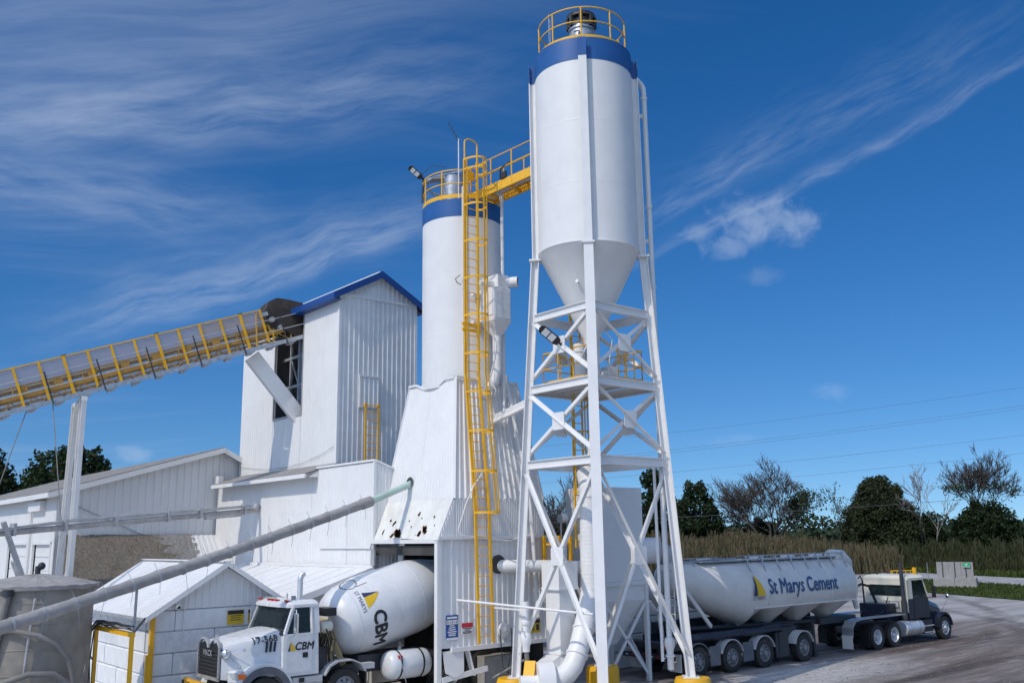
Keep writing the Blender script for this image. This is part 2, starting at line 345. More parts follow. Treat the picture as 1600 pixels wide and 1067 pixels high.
        if cap: fs += [tuple(range(k))[::-1], tuple(range((len(prof) - 1) * k, len(prof) * k))]
        return s.add(vs, fs)
    def poly(s, pts): return s.add(pts, [tuple(range(len(pts)))])
    def prism(s, pts, d):
        pts = [vec(p) for p in pts]; d = vec(d); n = len(pts)
        nrm = Vector((0, 0, 0))
        for i in range(n): nrm += pts[i].cross(pts[(i + 1) % n])
        if nrm.dot(d) < 0: pts = pts[::-1]
        fs = [tuple(range(n))[::-1], tuple(range(n, 2 * n))] + [(i, (i + 1) % n, n + (i + 1) % n, n + i) for i in range(n)]
        return s.add(pts + [p + d for p in pts], fs)
    def loft(s, rings, cap=True):
        n = len(rings[0]); vs = [p for r_ in rings for p in r_]
        fs = [(j * n + i, j * n + (i + 1) % n, (j + 1) * n + (i + 1) % n, (j + 1) * n + i) for j in range(len(rings) - 1) for i in range(n)]
        if cap: fs += [tuple(range(n))[::-1], tuple(range((len(rings) - 1) * n, len(rings) * n))]
        return s.add(vs, fs)
    def ball(s, c, r, n=12, sq=(1, 1, 1)):
        c = vec(c); m = n // 2
        prof = [(max(1e-4, math.sin(math.pi * i / m)) * r, -math.cos(math.pi * i / m) * r) for i in range(m + 1)]
        o = len(s.v); s.lathe(prof, (0, 0, 0), (0, 0, 1), n)
        s.v[o:] = [(c.x + p[0] * sq[0], c.y + p[1] * sq[1], c.z + p[2] * sq[2]) for p in s.v[o:]]
        return s
    def mesh(s, name, mat, off=(0, 0, 0), smooth=None):
        me = bpy.data.meshes.new(name)
        me.from_pydata([(p[0] - off[0], p[1] - off[1], p[2] - off[2]) for p in s.v], [], s.f)
        me.materials.append(MATS[mat]); me.validate(); me.update()
        if smooth is not None:
            me.shade_smooth()
            me.set_sharp_from_angle(angle=R(smooth))
        return me
    def build(s, name, mat, parent=None, smooth=None, bevel=0.0, fixn=False):
        off = ORG.get(parent.name, (0, 0, 0)) if parent else (0, 0, 0)
        me = s.mesh(name, mat, off, smooth)
        if fixn:
            bm = bmesh.new(); bm.from_mesh(me); bmesh.ops.recalc_face_normals(bm, faces=bm.faces); bm.to_mesh(me); bm.free()
            if smooth is not None: me.set_sharp_from_angle(angle=R(smooth))
        o = bpy.data.objects.new(name, me); COL.objects.link(o)
        if parent: o.parent = parent; ORG[o.name] = off
        if bevel:
            b = o.modifiers.new('bevel', 'BEVEL'); b.width = bevel; b.segments = 2; b.limit_method = 'ANGLE'; b.angle_limit = R(40)
        return o
def tag(o, label=None, cat=None, group=None, kind=None):
    if label: o['label'] = label
    if cat: o['category'] = cat
    if group: o['group'] = group
    if kind: o['kind'] = kind
    return o
def thing(name, label, cat, at=(0, 0, 0), group=None, rot=None, grid=True):
    """an Empty at the thing's base. grid things are written in yard coordinates (u, v, z); others in their own"""
    o = bpy.data.objects.new(name, None); o.empty_display_size = 0.3; COL.objects.link(o)
    o.location = GW(*at); o.rotation_euler = (0, 0, ZROT if rot is None else rot)
    ORG[o.name] = tuple(at) if grid else (0, 0, 0)
    return tag(o, label, cat, group)
def solo(mb, name, mat, label, cat, at, group=None, smooth=None, rot=None, grid=True, bevel=0.0):
    """a thing that is one mesh"""
    me = mb.mesh(name, mat, at if grid else (0, 0, 0), smooth)
    o = bpy.data.objects.new(name, me); COL.objects.link(o); o.location = GW(*at); o.rotation_euler = (0, 0, ZROT if rot is None else rot)
    ORG[o.name] = tuple(at) if grid else (0, 0, 0)
    if bevel:
        b = o.modifiers.new('bevel', 'BEVEL'); b.width = bevel; b.segments = 2; b.limit_method = 'ANGLE'; b.angle_limit = R(40)
    return tag(o, label, cat, group)
def piece(name, me, parent, loc, rot=(0, 0, 0), scale=None):
    """one of many alike pieces sharing a mesh"""
    off = ORG.get(parent.name, (0, 0, 0)); o = bpy.data.objects.new(name, me); COL.objects.link(o)
    o.parent = parent; o.location = (loc[0] - off[0], loc[1] - off[1], loc[2] - off[2]); o.rotation_euler = rot
    if scale: o.scale = scale
    ORG[o.name] = off
    return o
def ribbed(parent, mat, P0, P1, nrm, length, panel=0.95, pitch=0.19, rib=0.05, depth=0.028, name='siding_panel', s0=0.0, jitter=0.004):
    """corrugated sheets: P0(s) bottom edge, P1(s) top edge, sheets side by side, each its own object"""
    nrm = vec(nrm).normalized(); n = max(1, int(round(length / panel))); pw = length / n; out = []
    for i in range(n):
        a = s0 + i * pw; b = a + pw; xs = []; k = max(1, int(round(pw / pitch))); st = pw / k
        xs.append((a, depth)); 
        for j in range(k):
            c = a + j * st
            xs += [(c + rib * 0.5, depth), (c + rib * 0.9, 0.0), (c + st - rib * 0.9, 0.0), (c + st - rib * 0.5, depth)]
        xs.append((b, depth))
        j = random.uniform(-jitter, jitter); vs = []; mb = MB()
        for (x, d) in xs:
            vs.append(vec(P0(x)) + nrm * (d + j)); vs.append(vec(P1(x)) + nrm * (d + j))
        m = len(xs); fs = [(2 * q, 2 * q + 2, 2 * q + 3, 2 * q + 1) for q in range(m - 1)]
        e = vec(vs[2]) - vec(vs[0]); upv = vec(vs[1]) - vec(vs[0])
        if e.cross(upv).dot(nrm) < 0: fs = [f[::-1] for f in fs]
        mb.add(vs, fs); out.append(mb.build(name, mat, parent))
    return out
TEXTC = {}
def text_mesh(txt, size=1.0, fat=0.0, shear=0.0, spacing=1.0, sub=0):
    """flat lettering as vertices and faces in the xy plane, centred on x"""
    cu = bpy.data.curves.new('lettering', 'FONT'); cu.body = txt; cu.size = size; cu.offset = fat; cu.shear = shear
    cu.space_character = spacing; cu.align_x = 'CENTER'; cu.resolution_u = 3
    ob = bpy.data.objects.new('lettering', cu); COL.objects.link(ob)
    dg = bpy.context.evaluated_depsgraph_get(); me = bpy.data.meshes.new_from_object(ob.evaluated_get(dg))
    bpy.data.objects.remove(ob); bpy.data.curves.remove(cu)
    if sub:
        bm = bmesh.new(); bm.from_mesh(me); bmesh.ops.triangulate(bm, faces=bm.faces)
        bmesh.ops.subdivide_edges(bm, edges=bm.edges, cuts=sub, use_grid_fill=True); bm.to_mesh(me); bm.free()
    vs = [tuple(v.co) for v in me.vertices]; fs = [tuple(p.vertices) for p in me.polygons]
    bpy.data.meshes.remove(me)
    return vs, fs
def lettering(parent, name, mat, txt, fn, bold=0.0, **k):
    vs, fs = text_mesh(txt, **k); mb = MB()
    for i, (dx, dy) in enumerate(((0, 0), (-1, 0), (1, 0), (0, 1), (0, -1)) if bold else ((0, 0),)): mb.add([fn(p[0] + dx * bold, p[1] + dy * bold, 0.0012 * i) for p in vs], fs)
    return mb.build(name, mat, parent)
def flat_fn(o, ax, ay, nrm, lift=0.004):
    o, ax, ay, nrm = vec(o), vec(ax).normalized(), vec(ay).normalized(), vec(nrm).normalized()
    return lambda x, y, k=0.0: o + ax * x + ay * y + nrm * (lift + k)
# ================================================================ the setting
def gh(u): 
    t = min(1, max(0, (24 - u) / 5.0)); return 0.25 * t * t * (3 - 2 * t)
def ground_mats():
    N, b, o = base_mat('yard_dirt'); tc = N.new('ShaderNodeTexCoord'); P = tc.outputs['Object']
    n1 = N.noise(P, 0.16, 6, 0.62, 0.6)
    n2 = N.noise(N.mapv(P, (0.09, 0.55, 1)), 1.0, 7, 0.64, 0.5)
    n3 = N.noise(P, 2.6, 6, 0.7)
    n4 = N.noise(N.mapv(P, (0.05, 0.9, 1), (0, 0, R(-12))), 1.0, 6, 0.6, 0.4)
    c = N.mix(N.ramp(n1, 0.34, 0.66), (0.125, 0.096, 0.084), (0.225, 0.184, 0.164))
    c = N.mix(N.m('MULTIPLY', N.ramp(n2, 0.40, 0.72), 0.75), c, (0.25, 0.23, 0.222))
    n5 = N.noise(N.mapv(P, (0.16, 1.3, 1), (0, 0, R(7))), 1.0, 9, 0.72, 0.8)
    n6 = N.noise(N.mapv(P, (0.5, 2.2, 1), (0, 0, R(-20))), 1.0, 8, 0.7, 0.5)
    c = N.mix(N.m('MULTIPLY', N.ramp(n4, 0.50, 0.66), 0.7), c, (0.058, 0.046, 0.042))
    c = N.mix(N.m('MULTIPLY', N.ramp(n5, 0.53, 0.68), 0.75), c, (0.38, 0.365, 0.36))
    c = N.mix(N.m('MULTIPLY', N.ramp(n6, 0.52, 0.70), 0.55), c, (0.085, 0.062, 0.054))
    sep = N.new('ShaderNodeSeparateXYZ'); N.l.new(P, sep.inputs[0]); u, v = sep.outputs[0], sep.outputs[1]
    # cement dust spilled beside the tanker, and worn pale gravel out towards the road
    spill = N.m('ADD', N.m('POWER', N.m('DIVIDE', N.m('SUBTRACT', u, 31), 6.5), 2.0), N.m('POWER', N.m('DIVIDE', N.m('SUBTRACT', v, 20.2), 2.6), 2.0))
    sp = N.m('MULTIPLY', N.ramp(N.m('ADD', spill, N.m('MULTIPLY', n2, 2.6)), 0.9, 2.7, 0.85, 0), N.ramp(n3, 0.3, 0.6, 0.45, 1))
    sp2 = N.m('ADD', N.m('POWER', N.m('DIVIDE', N.m('SUBTRACT', u, 38), 5.0), 2.0), N.m('POWER', N.m('DIVIDE', N.m('SUBTRACT', v, 13.0), 1.6), 2.0))
    sp = N.m('MAXIMUM', sp, N.m('MULTIPLY', N.ramp(N.m('ADD', sp2, N.m('MULTIPLY', n2, 2.6)), 0.9, 2.7, 0.6, 0), N.ramp(n3, 0.3, 0.6, 0.45, 1)))
    far = N.ramp(N.m('ADD', u, N.m('MULTIPLY', n2, 16)), 55, 68)
    c = N.mix(N.m('MULTIPLY', far, N.ramp(n2, 0.30, 0.62, 0.35, 0.95)), c, (0.42, 0.405, 0.40))
    near = N.ramp(N.m('ADD', u, N.m('MULTIPLY', n2, 5)), 29, 24)
    c = N.mix(N.m('MULTIPLY', near, 0.9), c, (0.55, 0.53, 0.50))  # ground around the plant made paler, added to bounce light into shade
    # wheel tracks worn along the yard
    for (v0, bend, w) in ((19.2, 0.010, 0.22), (17.2, 0.012, 0.24), (14.6, 0.02, 0.25), (12.5, 0.022, 0.22), (8.5, 0.03, 0.3)):
        uc = N.m('SUBTRACT', u, 33.0); cv = N.m('ADD', N.m('MULTIPLY', N.m('MULTIPLY', uc, uc), bend), N.m('MULTIPLY', n1, 2.2)); dv = N.m('ABSOLUTE', N.m('SUBTRACT', v, N.m('ADD', cv, v0 - 1.1)))
        f = N.m('MULTIPLY', N.ramp(dv, w, w + 0.5, 0.36, 0), N.ramp(n5, 0.35, 0.6, 0.2, 1))
        c = N.mix(f, c, (0.066, 0.054, 0.049))
    c = N.mix(sp, c, (0.62, 0.61, 0.60))
    c = N.mix(N.m('MULTIPLY', N.ramp(n3, 0.45, 0.75), 0.25), c, (0.32, 0.30, 0.28))
    N.put(b.inputs['Base Color'], c); b.inputs['Roughness'].default_value = 0.92; b.inputs['Specular IOR Level'].default_value = 0.2
    bp = N.new('ShaderNodeBump'); bp.inputs['Strength'].default_value = 0.6; bp.inputs['Distance'].default_value = 0.06
    N.put(bp.inputs['Height'], N.m('ADD', n3, N.m('MULTIPLY', n2, 2.0))); N.l.new(bp.outputs[0], b.inputs['Normal'])
    N, b, o = base_mat('field_earth'); tc = N.new('ShaderNodeTexCoord'); P = tc.outputs['Object']
    n = N.noise(P, 0.05, 6, 0.6); c = N.mix(N.ramp(n, 0.35, 0.65), (0.026, 0.055, 0.014), (0.060, 0.082, 0.026))
    c = N.mix(N.m('MULTIPLY', N.ramp(N.noise(P, 1.2, 5), 0.4, 0.7), 0.4), c, (0.085, 0.075, 0.035))
    N.put(b.inputs['Base Color'], c); b.inputs['Roughness'].default_value = 1.0; b.inputs['Specular IOR Level'].default_value = 0.1
    N, b, o = base_mat('road_gravel'); tc = N.new('ShaderNodeTexCoord'); P = tc.outputs['Object']
    n = N.noise(P, 0.4, 6, 0.6); c = N.mix(N.ramp(n, 0.35, 0.65), (0.30, 0.29, 0.285), (0.42, 0.41, 0.405))
    c = N.mix(N.m('MULTIPLY', N.ramp(N.noise(P, 3.0, 6), 0.45, 0.7), 0.35), c, (0.2, 0.19, 0.18))
    N.put(b.inputs['Base Color'], c); b.inputs['Roughness'].default_value = 0.95
ground_mats()
def sheet(name, pts, z, mat, cuts=False):
    me = bpy.data.meshes.new(name); bm = bmesh.new()
    vs = [bm.verts.new((p[0], p[1], 0)) for p in pts]; f = bm.faces.new(vs)
    if f.normal.z < 0: f.normal_flip()
    bm.faces.ensure_lookup_table()
    if cuts:
        for k in range(0, 11):
            c = UU * (19 + 0.5 * k)
            g = bm.verts[:] + bm.edges[:] + bm.faces[:]
            bmesh.ops.bisect_plane(bm, geom=g, plane_co=c, plane_no=UU)
        for v in bm.verts: v.co.z = gh(v.co.dot(UU))
    bmesh.ops.recalc_face_normals(bm, faces=bm.faces)
    for f in bm.faces:
        if f.normal.z < 0: f.normal_flip()
    if cuts:
        for v in bm.verts: v.co = Vector((v.co.dot(UU), v.co.dot(VV), v.co.z))
    bm.to_mesh(me); bm.free(); me.materials.append(MATS[mat])
    o = bpy.data.objects.new(name, me); COL.objects.link(o); o.location.z = z
    if cuts: o.rotation_euler.z = ZROT
    return tag(o, kind='structure')
sheet('ground', [(-3500, -1500), (3500, -1500), (3500, 4500), (-3500, 4500)], -0.012, 'field_earth')
sheet('yard', [(-70, -30), (70, -30), (56, 36), (45, 53), (36, 68.3), (33.3, 79), (34.5, 92), (42, 99), (40, 120), (12, 108), (-70, 100)], 0.0, 'yard_dirt', True)
sheet('road', [(70, 40), (56, 63), (45.3, 85.5), (42, 99), (37, 130), (28, 190), (33, 190), (44.5, 128), (52.3, 98.6), (66, 70), (82, 40)], 0.012, 'road_gravel')
VERGE = [(62, 44), (45.4, 53.5), (36.3, 68.4), (33.6, 79), (34.8, 91.6), (41.7, 98.6), (45, 85.5), (55.8, 63)]
sheet('verge', VERGE, 0.02, 'field_earth')

# ================================================================ tall silo on braced legs
CU, CV = 21.01, 21.005
S2 = math.sqrt(2)
CORN = [(-1, -1), (1, -1), (1, 1), (-1, 1)]
def hdiag(z): return 1.78 + (14.0 - z) * 0.0647
def corner(i, z, extra=0.0):
    k = (hdiag(z) + extra) / S2; a, b = CORN[i % 4]
    return Vector((CU + a * k, CV + b * k, z))
def hoop(c, r, z, tube, n=48, a0=0.0, a1=2 * math.pi):
    pts = [(c[0] + r * math.cos(a0 + (a1 - a0) * i / n), c[1] + r * math.sin(a0 + (a1 - a0) * i / n), z) for i in range(n + 1)]
    return pts
def silo_tall():
    t = thing('cement_silo', 'tall white cement silo with blue rim standing on braced white legs', 'silo', (CU, CV, 0.2))
    MB().lathe([(1.665, 14.14), (1.665, 20.3)], (CU, CV, 0), n=72).build('shell', 'silo_white', t, 40)
    for z in (16.1, 18.2):
        MB().lathe([(1.6655, z - 0.03), (1.668, z - 0.02), (1.668, z + 0.02), (1.6655, z + 0.03)], (CU, CV, 0), n=72).build('weld_seam', 'silo_white', t, 40)
    MB().lathe([(1.667, 20.3), (1.675, 20.3), (1.675, 21.08), (1.60, 21.10), (0.0001, 21.30)], (CU, CV, 0), n=72).build('blue_band', 'blue_paint', t, 40)
    h = MB().lathe([(1.665, 14.14), (1.685, 14.13), (1.685, 14.07), (1.645, 14.04), (0.27, 11.25), (0.25, 10.6)], (CU, CV, 0), n=64).build('hopper', 'white_steel', t, 40)
    for a, z in ((-2.7, 12.9), (-2.2, 12.2), (-1.2, 12.1)):
        rr = 0.25 + (z - 11.2) * 0.49
        c = Vector((CU + rr * math.cos(a + R(40) * 0), CV + rr * math.sin(a), z)); d = Vector((math.cos(a), math.sin(a), 0.1))
        MB().cyl(c, c + d * 0.08, 0.035, 0.035, 10).cyl(c + d * 0.08, c + d * 0.11, 0.055, 0.055, 10).build('air_nozzle', 'white_steel', h, 40)
    for i in range(4):
        a, b = CORN[i]; out = Vector((a, b, 0)).normalized()
        base = Vector((CU, CV, 0)) + out * 1.765
        MB().hbeam(base + Vector((0, 0, 13.98)), base + Vector((0, 0, 20.32)), 0.27, 0.22, 0.03, out).build('post', 'white_steel', t)
        MB().hbeam(base + Vector((0, 0, 20.325)), base + Vector((0, 0, 20.98)), 0.274, 0.224, 0.032, out).build('post_cap', 'blue_paint', t)
        lg = MB().hbeam(corner(i, 0.78), corner(i, 13.92), 0.30, 0.27, 0.032, out).build('leg', 'white_steel', t)
        q = corner(i, 13.95); x = Vector((-out.y, out.x, 0))
        MB().obox(q, x * 0.20, out * 0.19, (0, 0, 0.03)).build('splice_plate', 'white_steel', lg)
        f = corner(i, 0.0); f.z = 0
        MB().lathe([(0.55, 0.05), (0.55, 0.66), (0.50, 0.78), (0.0001, 0.80)], f, n=36).build('foot_drum', 'yellow_paint', t, 30)
        MB().obox(corner(i, 0.80), x * 0.26, out * 0.24, (0, 0, 0.02)).build('base_plate', 'white_steel', lg)
    rings = (12.09, 9.73, 7.33)
    for zt in rings:
        for i in range(4):
            p, q = corner(i, zt - 0.14, -0.0), corner(i + 1, zt - 0.14, -0.0); d = (q - p).normalized()
            MB().hbeam(p + d * 0.12, q - d * 0.12, 0.16, 0.26, 0.022, (0, 0, 1)).build('ring_beam', 'white_steel', t)
    for (za, zb) in ((11.85, 9.85), (9.45, 7.42), (7.02, 1.35)):
        for i in range(4):
            A, B = corner(i, za), corner(i + 1, za); c0, c1 = corner(i, zb), corner(i + 1, zb)
            out = Vector((CORN[i][0] + CORN[(i + 1) % 4][0], CORN[i][1] + CORN[(i + 1) % 4][1], 0)).normalized()
            for (p, q, k) in ((A, c1, 1), (B, c0, -1)):
                d = (q - p).normalized(); sd_ = d.cross(out)
                MB().angle(p + d * 0.12 + out * 0.02 * k, q - d * 0.12 + out * 0.02 * k, 0.11, 0.014, sd_ if sd_.z > 0 else -sd_, out * k).build('brace', 'white_steel', t)
            # crossing point
            w0 = (A - B).length; w1 = (c0 - c1).length; f = w0 / (w0 + w1)
            m = A.lerp(c1, f); x = (B - A).normalized(); y = x.cross(out).normalized(); s = 0.27
            pts = [m + x * a_ * s + y * b_ * s + out * 0.045 for a_, b_ in ((-1, -.8), (-.8, -1), (.8, -1), (1, -.8), (1, .8), (.8, 1), (-.8, 1), (-1, .8))]
            MB().prism(pts, out * 0.018).build('gusset_plate', 'white_steel', t)
    # work platform on the middle ring
    k = hdiag(9.6) / S2 - 0.1
    pf = MB().box(CU - k, CU + k, CV - k, CV + k, 9.735, 9.765).build('platform', 'dull_steel', t)
    for s in (-0.6, 0.0, 0.6):
        MB().hbeam((CU + s, CV - k, 9.66), (CU + s, CV + k, 9.66), 0.09, 0.14, 0.014, (0, 0, 1)).build('joist', 'white_steel', pf)
    rl = [(CU - 1.05, CV - 0.9), (CU - 1.05, CV + 1.2), (CU + 1.2, CV + 1.2), (CU + 1.2, CV - 1.05), (CU + 0.1, CV - 1.05)]
    for (a, b) in zip(rl[:-1], rl[1:]):
        rr = MB()
        for z in (10.28, 10.80): rr.cyl((*a, z), (*b, z), 0.022, n=6)
        n = 3
        for i in range(n + 1):
            x = a[0] + (b[0] - a[0]) * i / n; y = a[1] + (b[1] - a[1]) * i / n
            rr.cyl((x, y, 9.76), (x, y, 10.80), 0.022, n=6)
        rr.beam((*a, 9.83), (*b, 9.83), 0.01, 0.1).build('platform_railing', 'yellow_paint', t)
    # discharge gear below the hopper
    MB().lathe([(0.25, 10.62), (0.34, 10.60), (0.34, 10.52), (0.24, 10.50), (0.24, 10.05), (0.33, 10.03), (0.33, 9.95), (0.2, 9.93), (0.2, 9.3)], (CU, CV, 0), n=24).build('discharge_spout', 'white_steel', t, 30)
    MB().lathe([(0.0001, 9.78), (0.17, 9.78), (0.17, 10.72), (0.20, 10.74), (0.20, 11.0), (0.17, 11.02), (0.0001, 11.04)], (CU - 0.52, CV + 0.05, 0), n=20).build('vent_canister', 'white_steel', t, 30)
    b = MB().box(CU + 0.45, CU + 0.85, CV - 0.35, CV + 0.05, 9.9, 10.35); b.cyl((CU + 0.2, CV - 0.15, 10.1), (CU + 0.5, CV - 0.15, 10.1), 0.11, n=12); b.build('valve_actuator', 'white_steel', t)
    MB().path([(CU - 0.3, CV - 0.35, 11.4), (CU - 0.55, CV - 0.5, 11.1), (CU - 0.7, CV - 0.35, 10.7), (CU - 0.6, CV, 10.4)], 0.025, 6).path([(CU + 0.3, CV - 0.3, 11.5), (CU + 0.5, CV - 0.45, 11.2), (CU + 0.45, CV - 0.3, 10.4)], 0.02, 6).build('air_hose', 'white_steel', t)
    MB().path([(CU, CV, 9.4), (CU + 0.02, CV + 0.02, 8.2), (CU + 0.1, CV + 0.3, 7.2)], 0.16, 16).build('drop_pipe', 'white_steel', t, 40)
    # back ladder with cage
    lb = Vector((CU + 0.75, CV + 1.55, 0)); lad = MB()
    for s in (-0.22, 0.22): lad.box(lb.x + s - 0.025, lb.x + s + 0.025, lb.y - 0.025, lb.y + 0.025, 4.6, 14.0)
    ld = lad.build('back_ladder', 'yellow_paint', t)
    rung = MB().cyl((-0.22, 0, 0), (0.22, 0, 0), 0.016, n=6).mesh('rung', 'yellow_paint')
    for i in range(30): piece('rung', rung, ld, (lb.x, lb.y, 4.8 + 0.3 * i))
    for z in (6.4, 7.4, 8.4, 11.2, 12.0, 12.8):
        MB().path(hoop((lb.x, lb.y - 0.02), 0.36, z, 0.02, 12, R(-170), R(-10)), 0.022, 5).build('cage_hoop', 'yellow_paint', ld)
    for a in (-150, -90, -30):
        MB().box(lb.x + 0.36 * math.cos(R(a)) - 0.015, lb.x + 0.36 * math.cos(R(a)) + 0.015, lb.y + 0.36 * math.sin(R(a)) - 0.015, lb.y + 0.36 * math.sin(R(a)) + 0.015, 6.3, 13.0).build('cage_bar', 'yellow_paint', ld)
    # roof railing
    rr = 1.50
    for z, r_ in ((22.28, 0.024), (21.76, 0.022)):
        MB().path(hoop((CU, CV), rr, z, r_, 56), r_, 6, False).build('railing', 'yellow_paint', t, 60)
    MB().lathe([(rr + 0.01, 21.12), (rr + 0.02, 21.12), (rr + 0.02, 21.26), (rr + 0.01, 21.26)], (CU, CV, 0), n=56).build('toe_board', 'yellow_paint', t, 40)
    for i in range(9):
        a = R(225 + i * 40); x, y = CU + rr * math.cos(a), CV + rr * math.sin(a)
        MB().cyl((x, y, 21.0), (x, y, 22.28), 0.026, n=6).build('railing_post', 'yellow_paint', t)
    vt = MB().lathe([(0.42, 21.15), (0.42, 22.15), (0.46, 22.16), (0.46, 22.22), (0.36, 22.24)], (CU - 0.05, CV - 0.05, 0), n=32).build('roof_filter', 'galvanised', t, 40)
    fm = MB()
    for z in (22.26, 22.62): fm.lathe([(0.47, z), (0.49, z), (0.49, z + 0.10), (0.47, z + 0.10), (0.47, z)], (CU - 0.05, CV - 0.05, 0), n=28)
    for i in range(8):
        a = i * math.pi / 4; fm.box(CU - 0.05 + 0.47 * math.cos(a) - 0.05, CU - 0.05 + 0.47 * math.cos(a) + 0.05, CV - 0.05 + 0.47 * math.sin(a) - 0.05, CV - 0.05 + 0.47 * math.sin(a) + 0.05, 22.26, 22.70)
    fm.lathe([(0.48, 22.70), (0.50, 22.74), (0.0001, 22.80)], (CU - 0.05, CV - 0.05, 0), n=28).build('filter_guard', 'dark_steel', vt, 40)
    MB().lathe([(0.30, 22.26), (0.30, 22.62)], (CU - 0.05, CV - 0.05, 0), n=20).build('filter_core', 'galvanised', vt, 40)
    MB().path([(CU - 0.7, CV - 0.2, 21.2), (CU - 0.62, CV - 0.25, 21.9), (CU - 0.42, CV - 0.3, 22.0), (CU - 0.25, CV - 0.4, 21.6), (CU - 0.2, CV - 0.6, 21.3)], 0.03, 6).build('vent_hose', 'galvanised', t, 60)
    MB().cyl((CU - 0.9, CV + 0.7, 21.2), (CU - 0.9, CV + 0.7, 22.9), 0.012, n=5).cyl((CU - 0.75, CV + 0.8, 21.2), (CU - 0.75, CV + 0.8, 22.8), 0.012, n=5).build('level_probe', 'galvanised', t)
    # filling pipe down the right flank
    fx, fy = 22.75, 19.80; r_ = Vector((CU - fx, CV - fy, 0)).normalized()
    top = Vector((fx, fy, 20.3)); pts = [Vector((fx, fy, 1.55)), Vector((fx, fy, 20.0))]
    for i in range(1, 9):
        a = math.pi / 2 * i / 8; pts.append(Vector((fx, fy, 20.0)) + r_ * 0.55 * (1 - math.cos(a)) + Vector((0, 0, 0.55 * math.sin(a))))
    fp = MB().path(pts, 0.09, 14).build('fill_pipe', 'white_steel', t, 50)
    for z in (19.75, 13.0, 15.8, 6.3):
        MB().cyl((fx, fy, z - 0.05), (fx, fy, z + 0.05), 0.115, n=14).build('pipe_collar', 'white_steel', fp, 40)
    for z in (19.1, 14.6):
        MB().beam(Vector((fx, fy, z)), Vector((fx, fy, z)) + r_ * 0.5, 0.06, 0.14).build('pipe_bracket', 'white_steel', fp)
    MB().lathe([(0.09, 1.9), (0.14, 1.88), (0.17, 1.78), (0.17, 1.66), (0.12, 1.55), (0.10, 1.4), (0.15, 1.38), (0.15, 1.33), (0.1, 1.3), (0.1, 0.95), (0.0001, 0.95)], (fx, fy, 0), n=16).build('fill_coupling', 'white_steel', fp, 40)
    for dx in (0.22,):
        MB().cyl((fx - dx, fy + 0.12, 1.2), (fx - dx, fy + 0.12, 7.2), 0.05, n=10).build('second_fill_pipe', 'white_steel', t, 40)
    return t
silo_tall()
# fill line with valve by the left leg
def left_fill():
    x, y = 19.0, 22.2
    t = thing('fill_line', 'short white valve pipe with grey hose beside the left leg of the tall silo', 'pipe', (x, y, 0.25))
    MB().lathe([(0.0001, 3.05), (0.1, 3.05), (0.1, 2.5), (0.14, 2.48), (0.14, 2.4), (0.1, 2.38), (0.1, 2.15), (0.15, 2.1), (0.17, 1.95), (0.15, 1.85), (0.11, 1.75), (0.11, 1.6)], (x, y, 0), n=16).build('valve_body', 'white_steel', t, 40)
    MB().path([(x, y, 1.65), (x + 0.02, y - 0.02, 1.3), (x + 0.12, y - 0.1, 0.9), (x + 0.4, y - 0.35, 0.5), (x + 0.9, y - 0.6, 0.32)], 0.075, 10).build('hose', 'hose_grey', t, 60)
    MB().cyl((x - 0.1, y - 0.02, 2.2), (x - 0.32, y - 0.14, 2.25), 0.02, n=6).build('lever', 'white_steel', t)
    MB().beam((x, y, 2.8), (x + 0.1, y + 1.8, 2.8), 0.05, 0.05).build('wall_bracket', 'white_steel', t)
left_fill()

def floodlight(name, label, pos, face, up, arm, k=1.0):
    """flat LED area light: housing, two lens panels, bracket. face = light direction"""
    t = thing(name, label, 'light', pos, 'LED floodlights')
    p = vec(pos); f = vec(face).normalized(); u_ = vec(up); u_ = (u_ - f * u_.dot(f)).normalized(); x = u_.cross(f)
    outline = []
    for i in range(13):
        a = math.pi * i / 12; outline.append(p + (u_ * (0.34 + 0.16 * math.sin(a)) + x * 0.17 * math.cos(a)) * k)
    outline += [p + q * k for q in (x * -0.17 - u_ * 0.30, x * -0.11 - u_ * 0.44, x * 0.11 - u_ * 0.44, x * 0.17 - u_ * 0.30)]
    MB().prism([q - f * 0.03 for q in outline], f * 0.06).build('housing', 'black_plastic', t)
    for s in (0.21, -0.09): MB().obox(p + u_ * s * k + f * 0.036, x * 0.135 * k, u_ * 0.125 * k, f * 0.006).build('lens', 'led', t)
    MB().path([p - u_ * 0.44 * k, p - u_ * 0.55 * k - f * 0.05, vec(arm)], 0.04, 8).build('bracket', 'black_plastic', t, 60)
floodlight('floodlight', 'black LED floodlight fixed to the left brace crossing of the tall silo', (19.16, 20.98, 11.12), (-0.52, -0.62, -0.50), (-0.45, 0.42, 0.65), (19.66, 20.72, 10.74), 0.84)
floodlight('floodlight', 'black LED floodlight on the railing of the shorter silo', (18.53, 27.60, 18.50), (-0.55, -0.60, -0.55), (-0.42, 0.40, 0.7), (18.70, 27.40, 17.3), 0.66)

